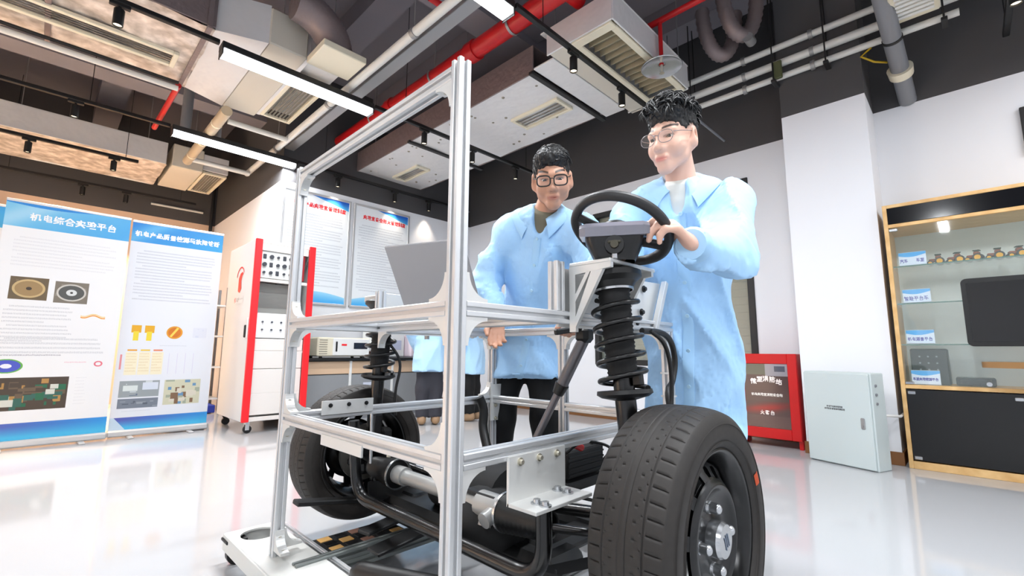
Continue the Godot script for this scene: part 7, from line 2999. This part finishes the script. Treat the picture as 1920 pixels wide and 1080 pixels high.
		for i in 15:
			var t := i / 14.0
			var dir: Vector3 = dirs[i]
			var drop := 0.020 * t + 0.050 * t * t
			var away: Vector3 = (dir + up * 0.9).normalized()
			var inner: Vector3 = nk + dir * (0.058 + 0.004 * t) + up * (0.040 - drop)
			var fold_p: Vector3 = nk + dir * (0.066 + 0.006 * t) + up * (0.058 - drop)
			var outer: Vector3 = edge[i]
			var mid: Vector3 = fold_p.lerp(outer, 0.5) + away * 0.010
			rows.append([inner, fold_p, fold_p.lerp(mid, 0.5) + away * 0.003, mid, mid.lerp(outer, 0.5) + away * 0.003, outer, outer - away * 0.008, fold_p.lerp(outer, 0.5) - away * 0.006, inner])
		g.sheet(rows, s > 0.0)
		put(g, "collar_flap", M.collar, coat)
	if fine:
		# placket strip and buttons down the front
		g = Geo.new()
		var rows := []
		var c0: Vector3 = nk - up * 0.10
		var c1: Vector3 = hem + Vector3(0, 0.02, 0)
		var lines := int(c0.distance_to(c1) / 0.02)
		var last := Vector3.ZERO
		for i in lines + 1:
			var base: Vector3 = c0.lerp(c1, float(i) / lines)
			var row := []
			for x in [-0.020, -0.017, 0.0, 0.017, 0.020]:
				var hitp := on_coat(f, base + left * (x + 0.012) + fwd * 0.32, -fwd)
				row.append(hitp + fwd * (0.0045 if absf(x) < 0.019 else -0.002))
			rows.append(row)
		g.sheet(rows, true)
		put(g, "placket", M.collar, coat)
		var bt := mat(Color(0.72, 0.86, 0.95), 0.35)
		var y := 0
		while y < rows.size() - 2:
			g = Geo.new()
			var c: Vector3 = rows[y][2]
			g.cyl(c, c + fwd * 0.004, 0.0075, 0.0065, 14)
			put(g, "button", bt, coat)
			y += 6
		# breast pocket on the person's left
		g = Geo.new()
		rows = []
		for i in 8:
			var row := []
			for x in 7:
				var p: Vector3 = j.chest + up * (0.10 - 0.018 * i) + left * (0.045 + 0.016 * x)
				row.append(on_coat(f, p + fwd * 0.3, -fwd) + fwd * (0.004 if i > 0 and i < 7 and x > 0 and x < 6 else -0.001))
			rows.append(row)
		g.sheet(rows, true)
		put(g, "breast_pocket", M.collar, coat)
	for s in [["eL", "wL"], ["eR", "wR"]]:
		var W: Vector3 = j[s[1]]
		var dv: Vector3 = (j[s[0]] - W).normalized()
		g = Geo.new()
		g.tube([W - dv * 0.018, W - dv * 0.010, W + dv * 0.006, W + dv * 0.022], [0.040, 0.0475, 0.0475, 0.044], 20)
		put(g, "cuff", M.collar, coat)
	return root


func look(fwd: Vector3, tilt := 0.0) -> Basis:
	var z := fwd.normalized()
	var x := Vector3.UP.cross(z).normalized()
	return Basis(x, z.cross(x), z) * Basis(Vector3.BACK, tilt)


func make_people():
	# the student behind the rig, leaning in to look
	var J := {
		hip = Vector3(1.76, 0.80, -1.62), chest = Vector3(1.655, 1.20, -1.455), neck = Vector3(1.585, 1.405, -1.35), head = Vector3(1.530, 1.535, -1.262),
		SR = Vector3(1.525, 1.332, -1.525), SL = Vector3(1.650, 1.300, -1.20), eR = Vector3(1.50, 1.13, -1.66), wR = Vector3(1.475, 0.925, -1.545),
		eL = Vector3(1.64, 1.075, -1.09), wL = Vector3(1.545, 0.925, -1.13), kR = Vector3(1.66, 0.45, -1.72), kL = Vector3(1.78, 0.45, -1.515),
	}
	person("student in a hip-length light blue coat and dark-framed glasses behind the rig", deg_to_rad(-58.0), J, {
		head = look(Vector3(-0.80, -0.42, 0.66), 0.05), scale = 1.06, skin = Color(0.76, 0.57, 0.47), lip = Color(0.66, 0.40, 0.35), fine = true, hair = 0, seed = 4, vee = 0.005, gaze = Vector2(0.10, -0.35), glasses = 1,
		trousers = M.trousers, shoes = M.shoe_dark, coat = Color(0.66, 0.83, 0.98), hem = 0.665, flare = 0.19, shirt = M.shirt_dark,
		hands = [[Vector3(-0.5, -0.8, 0.1), Vector3(-0.7, 0.4, 0.1), Vector3(-0.2, 0, -0.9), [0.5, 0.6, 0.4]], [Vector3(-0.2, -0.9, 0.1), Vector3(-0.3, 0.1, 0.6), Vector3(-0.7, 0, 0.5), [0.3, 0.4, 0.3]]],
	})
	# the student holding the steering wheel
	J = {
		hip = Vector3(1.775, 0.80, -0.775), chest = Vector3(1.685, 1.14, -0.745), neck = Vector3(1.622, 1.385, -0.712), head = Vector3(1.555, 1.545, -0.711),
		SL = Vector3(1.665, 1.295, -0.575), SR = Vector3(1.595, 1.315, -0.895), eL = Vector3(1.440, 1.055, -0.500), wL = Vector3(1.158, 1.046, -0.486),
		eR = Vector3(1.40, 1.06, -0.88), wR = Vector3(1.215, 1.075, -0.735), 
	}
	person("taller student in a long light blue coat and thin clear glasses, holding the steering wheel", deg_to_rad(-95.0), J, {
		head = look(Vector3(-0.985, -0.22, -0.10), -0.06), scale = 1.04, skin = Color(0.87, 0.70, 0.62), lip = Color(0.78, 0.46, 0.44), fine = true, hair = 1, seed = 9, gaze = Vector2(0.0, -0.1), glasses = 2, stubble = 0.6,
		trousers = M.trousers, shoes = M.shoe_dark, coat = Color(0.66, 0.83, 0.98), hem = 0.38, flare = 0.170, shirt = M.shirt,
		hands = [[Vector3(-0.64, 0.60, -0.34), Vector3(-0.30, -0.50, -0.75), Vector3(0.7, 0.5, -0.3), [0.55, 0.75, 0.5]], [Vector3(-0.9, -0.1, 0.1), Vector3(-0.1, -0.8, 0.5), Vector3(-0.3, 0.3, 0.9), [0.5, 0.6, 0.5]]],
	})
	# two students farther off, mostly hidden by the laptop and the tall post
	var far := [[Vector3(3.0, 0, -4.2), 150.0, "distant student in light blue coat and grey trousers, holding paper behind the laptop", M.trousers_grey, 0.0], [Vector3(3.52, 0, -4.12), 200.0, "distant student in a light blue coat and black trousers, seen right of the tall post", M.trousers, 0.02]]
	for q in far:
		var b: Vector3 = q[0]
		var r := Basis(Vector3.UP, deg_to_rad(q[1]))
		J = {}
		var rel := {hip = Vector3(0, 0.76, 0), chest = Vector3(0, 1.08, 0.0), neck = Vector3(0, 1.285, 0), head = Vector3(0, 1.43, 0.02), SL = Vector3(0.17, 1.245, 0), SR = Vector3(-0.17, 1.245, 0), eL = Vector3(0.21, 0.99, -0.01), wL = Vector3(0.13, 0.80, 0.15), eR = Vector3(-0.21, 0.99, -0.01), wR = Vector3(-0.12, 0.80, 0.15)}
		for key in rel:
			J[key] = b + r * (rel[key] as Vector3)
		person(q[2], deg_to_rad(q[1]), J, {
			head = look(r * Vector3(0.1, -0.2, 1.0)), scale = 0.98, skin = Color(0.86, 0.68, 0.58), lip = Color(0.72, 0.44, 0.4), fine = false, hair = 0, seed = 20 + int(q[1]), gaze = Vector2(0, -0.2), glasses = 0,
			trousers = q[3], shoes = M.shoe, coat = Color(0.68, 0.84, 0.97), hem = 0.56 - q[4] * 2.0, flare = 0.185, shirt = M.shirt,
			hands = [[r * Vector3(-0.4, -0.3, 0.9), r * Vector3(-0.9, 0.2, -0.3), r * Vector3(0, 0.9, 0.2), [0.4, 0.4, 0.3]], [r * Vector3(0.4, -0.3, 0.9), r * Vector3(0.9, 0.2, -0.3), r * Vector3(0, 0.9, 0.2), [0.4, 0.4, 0.3]]],
		})
	var paper := Geo.new()
	var pr := Basis(Vector3.UP, deg_to_rad(150.0)) * Basis(Vector3.RIGHT, 0.4)
	paper.box(Vector3.ZERO, Vector3(0.21, 0.15, 0.004), 0.001, pr)
	var pp := put(paper, "paper_sheet", mat(Color(0.92, 0.88, 0.93), 0.6))
	pp.position = Vector3(3.0, 0.74, -4.2) + Basis(Vector3.UP, deg_to_rad(150.0)) * Vector3(0, 0, 0.27)
	tag(pp, "crumpled white sheet of paper in the distant grey-trousered student's hands", "paper")
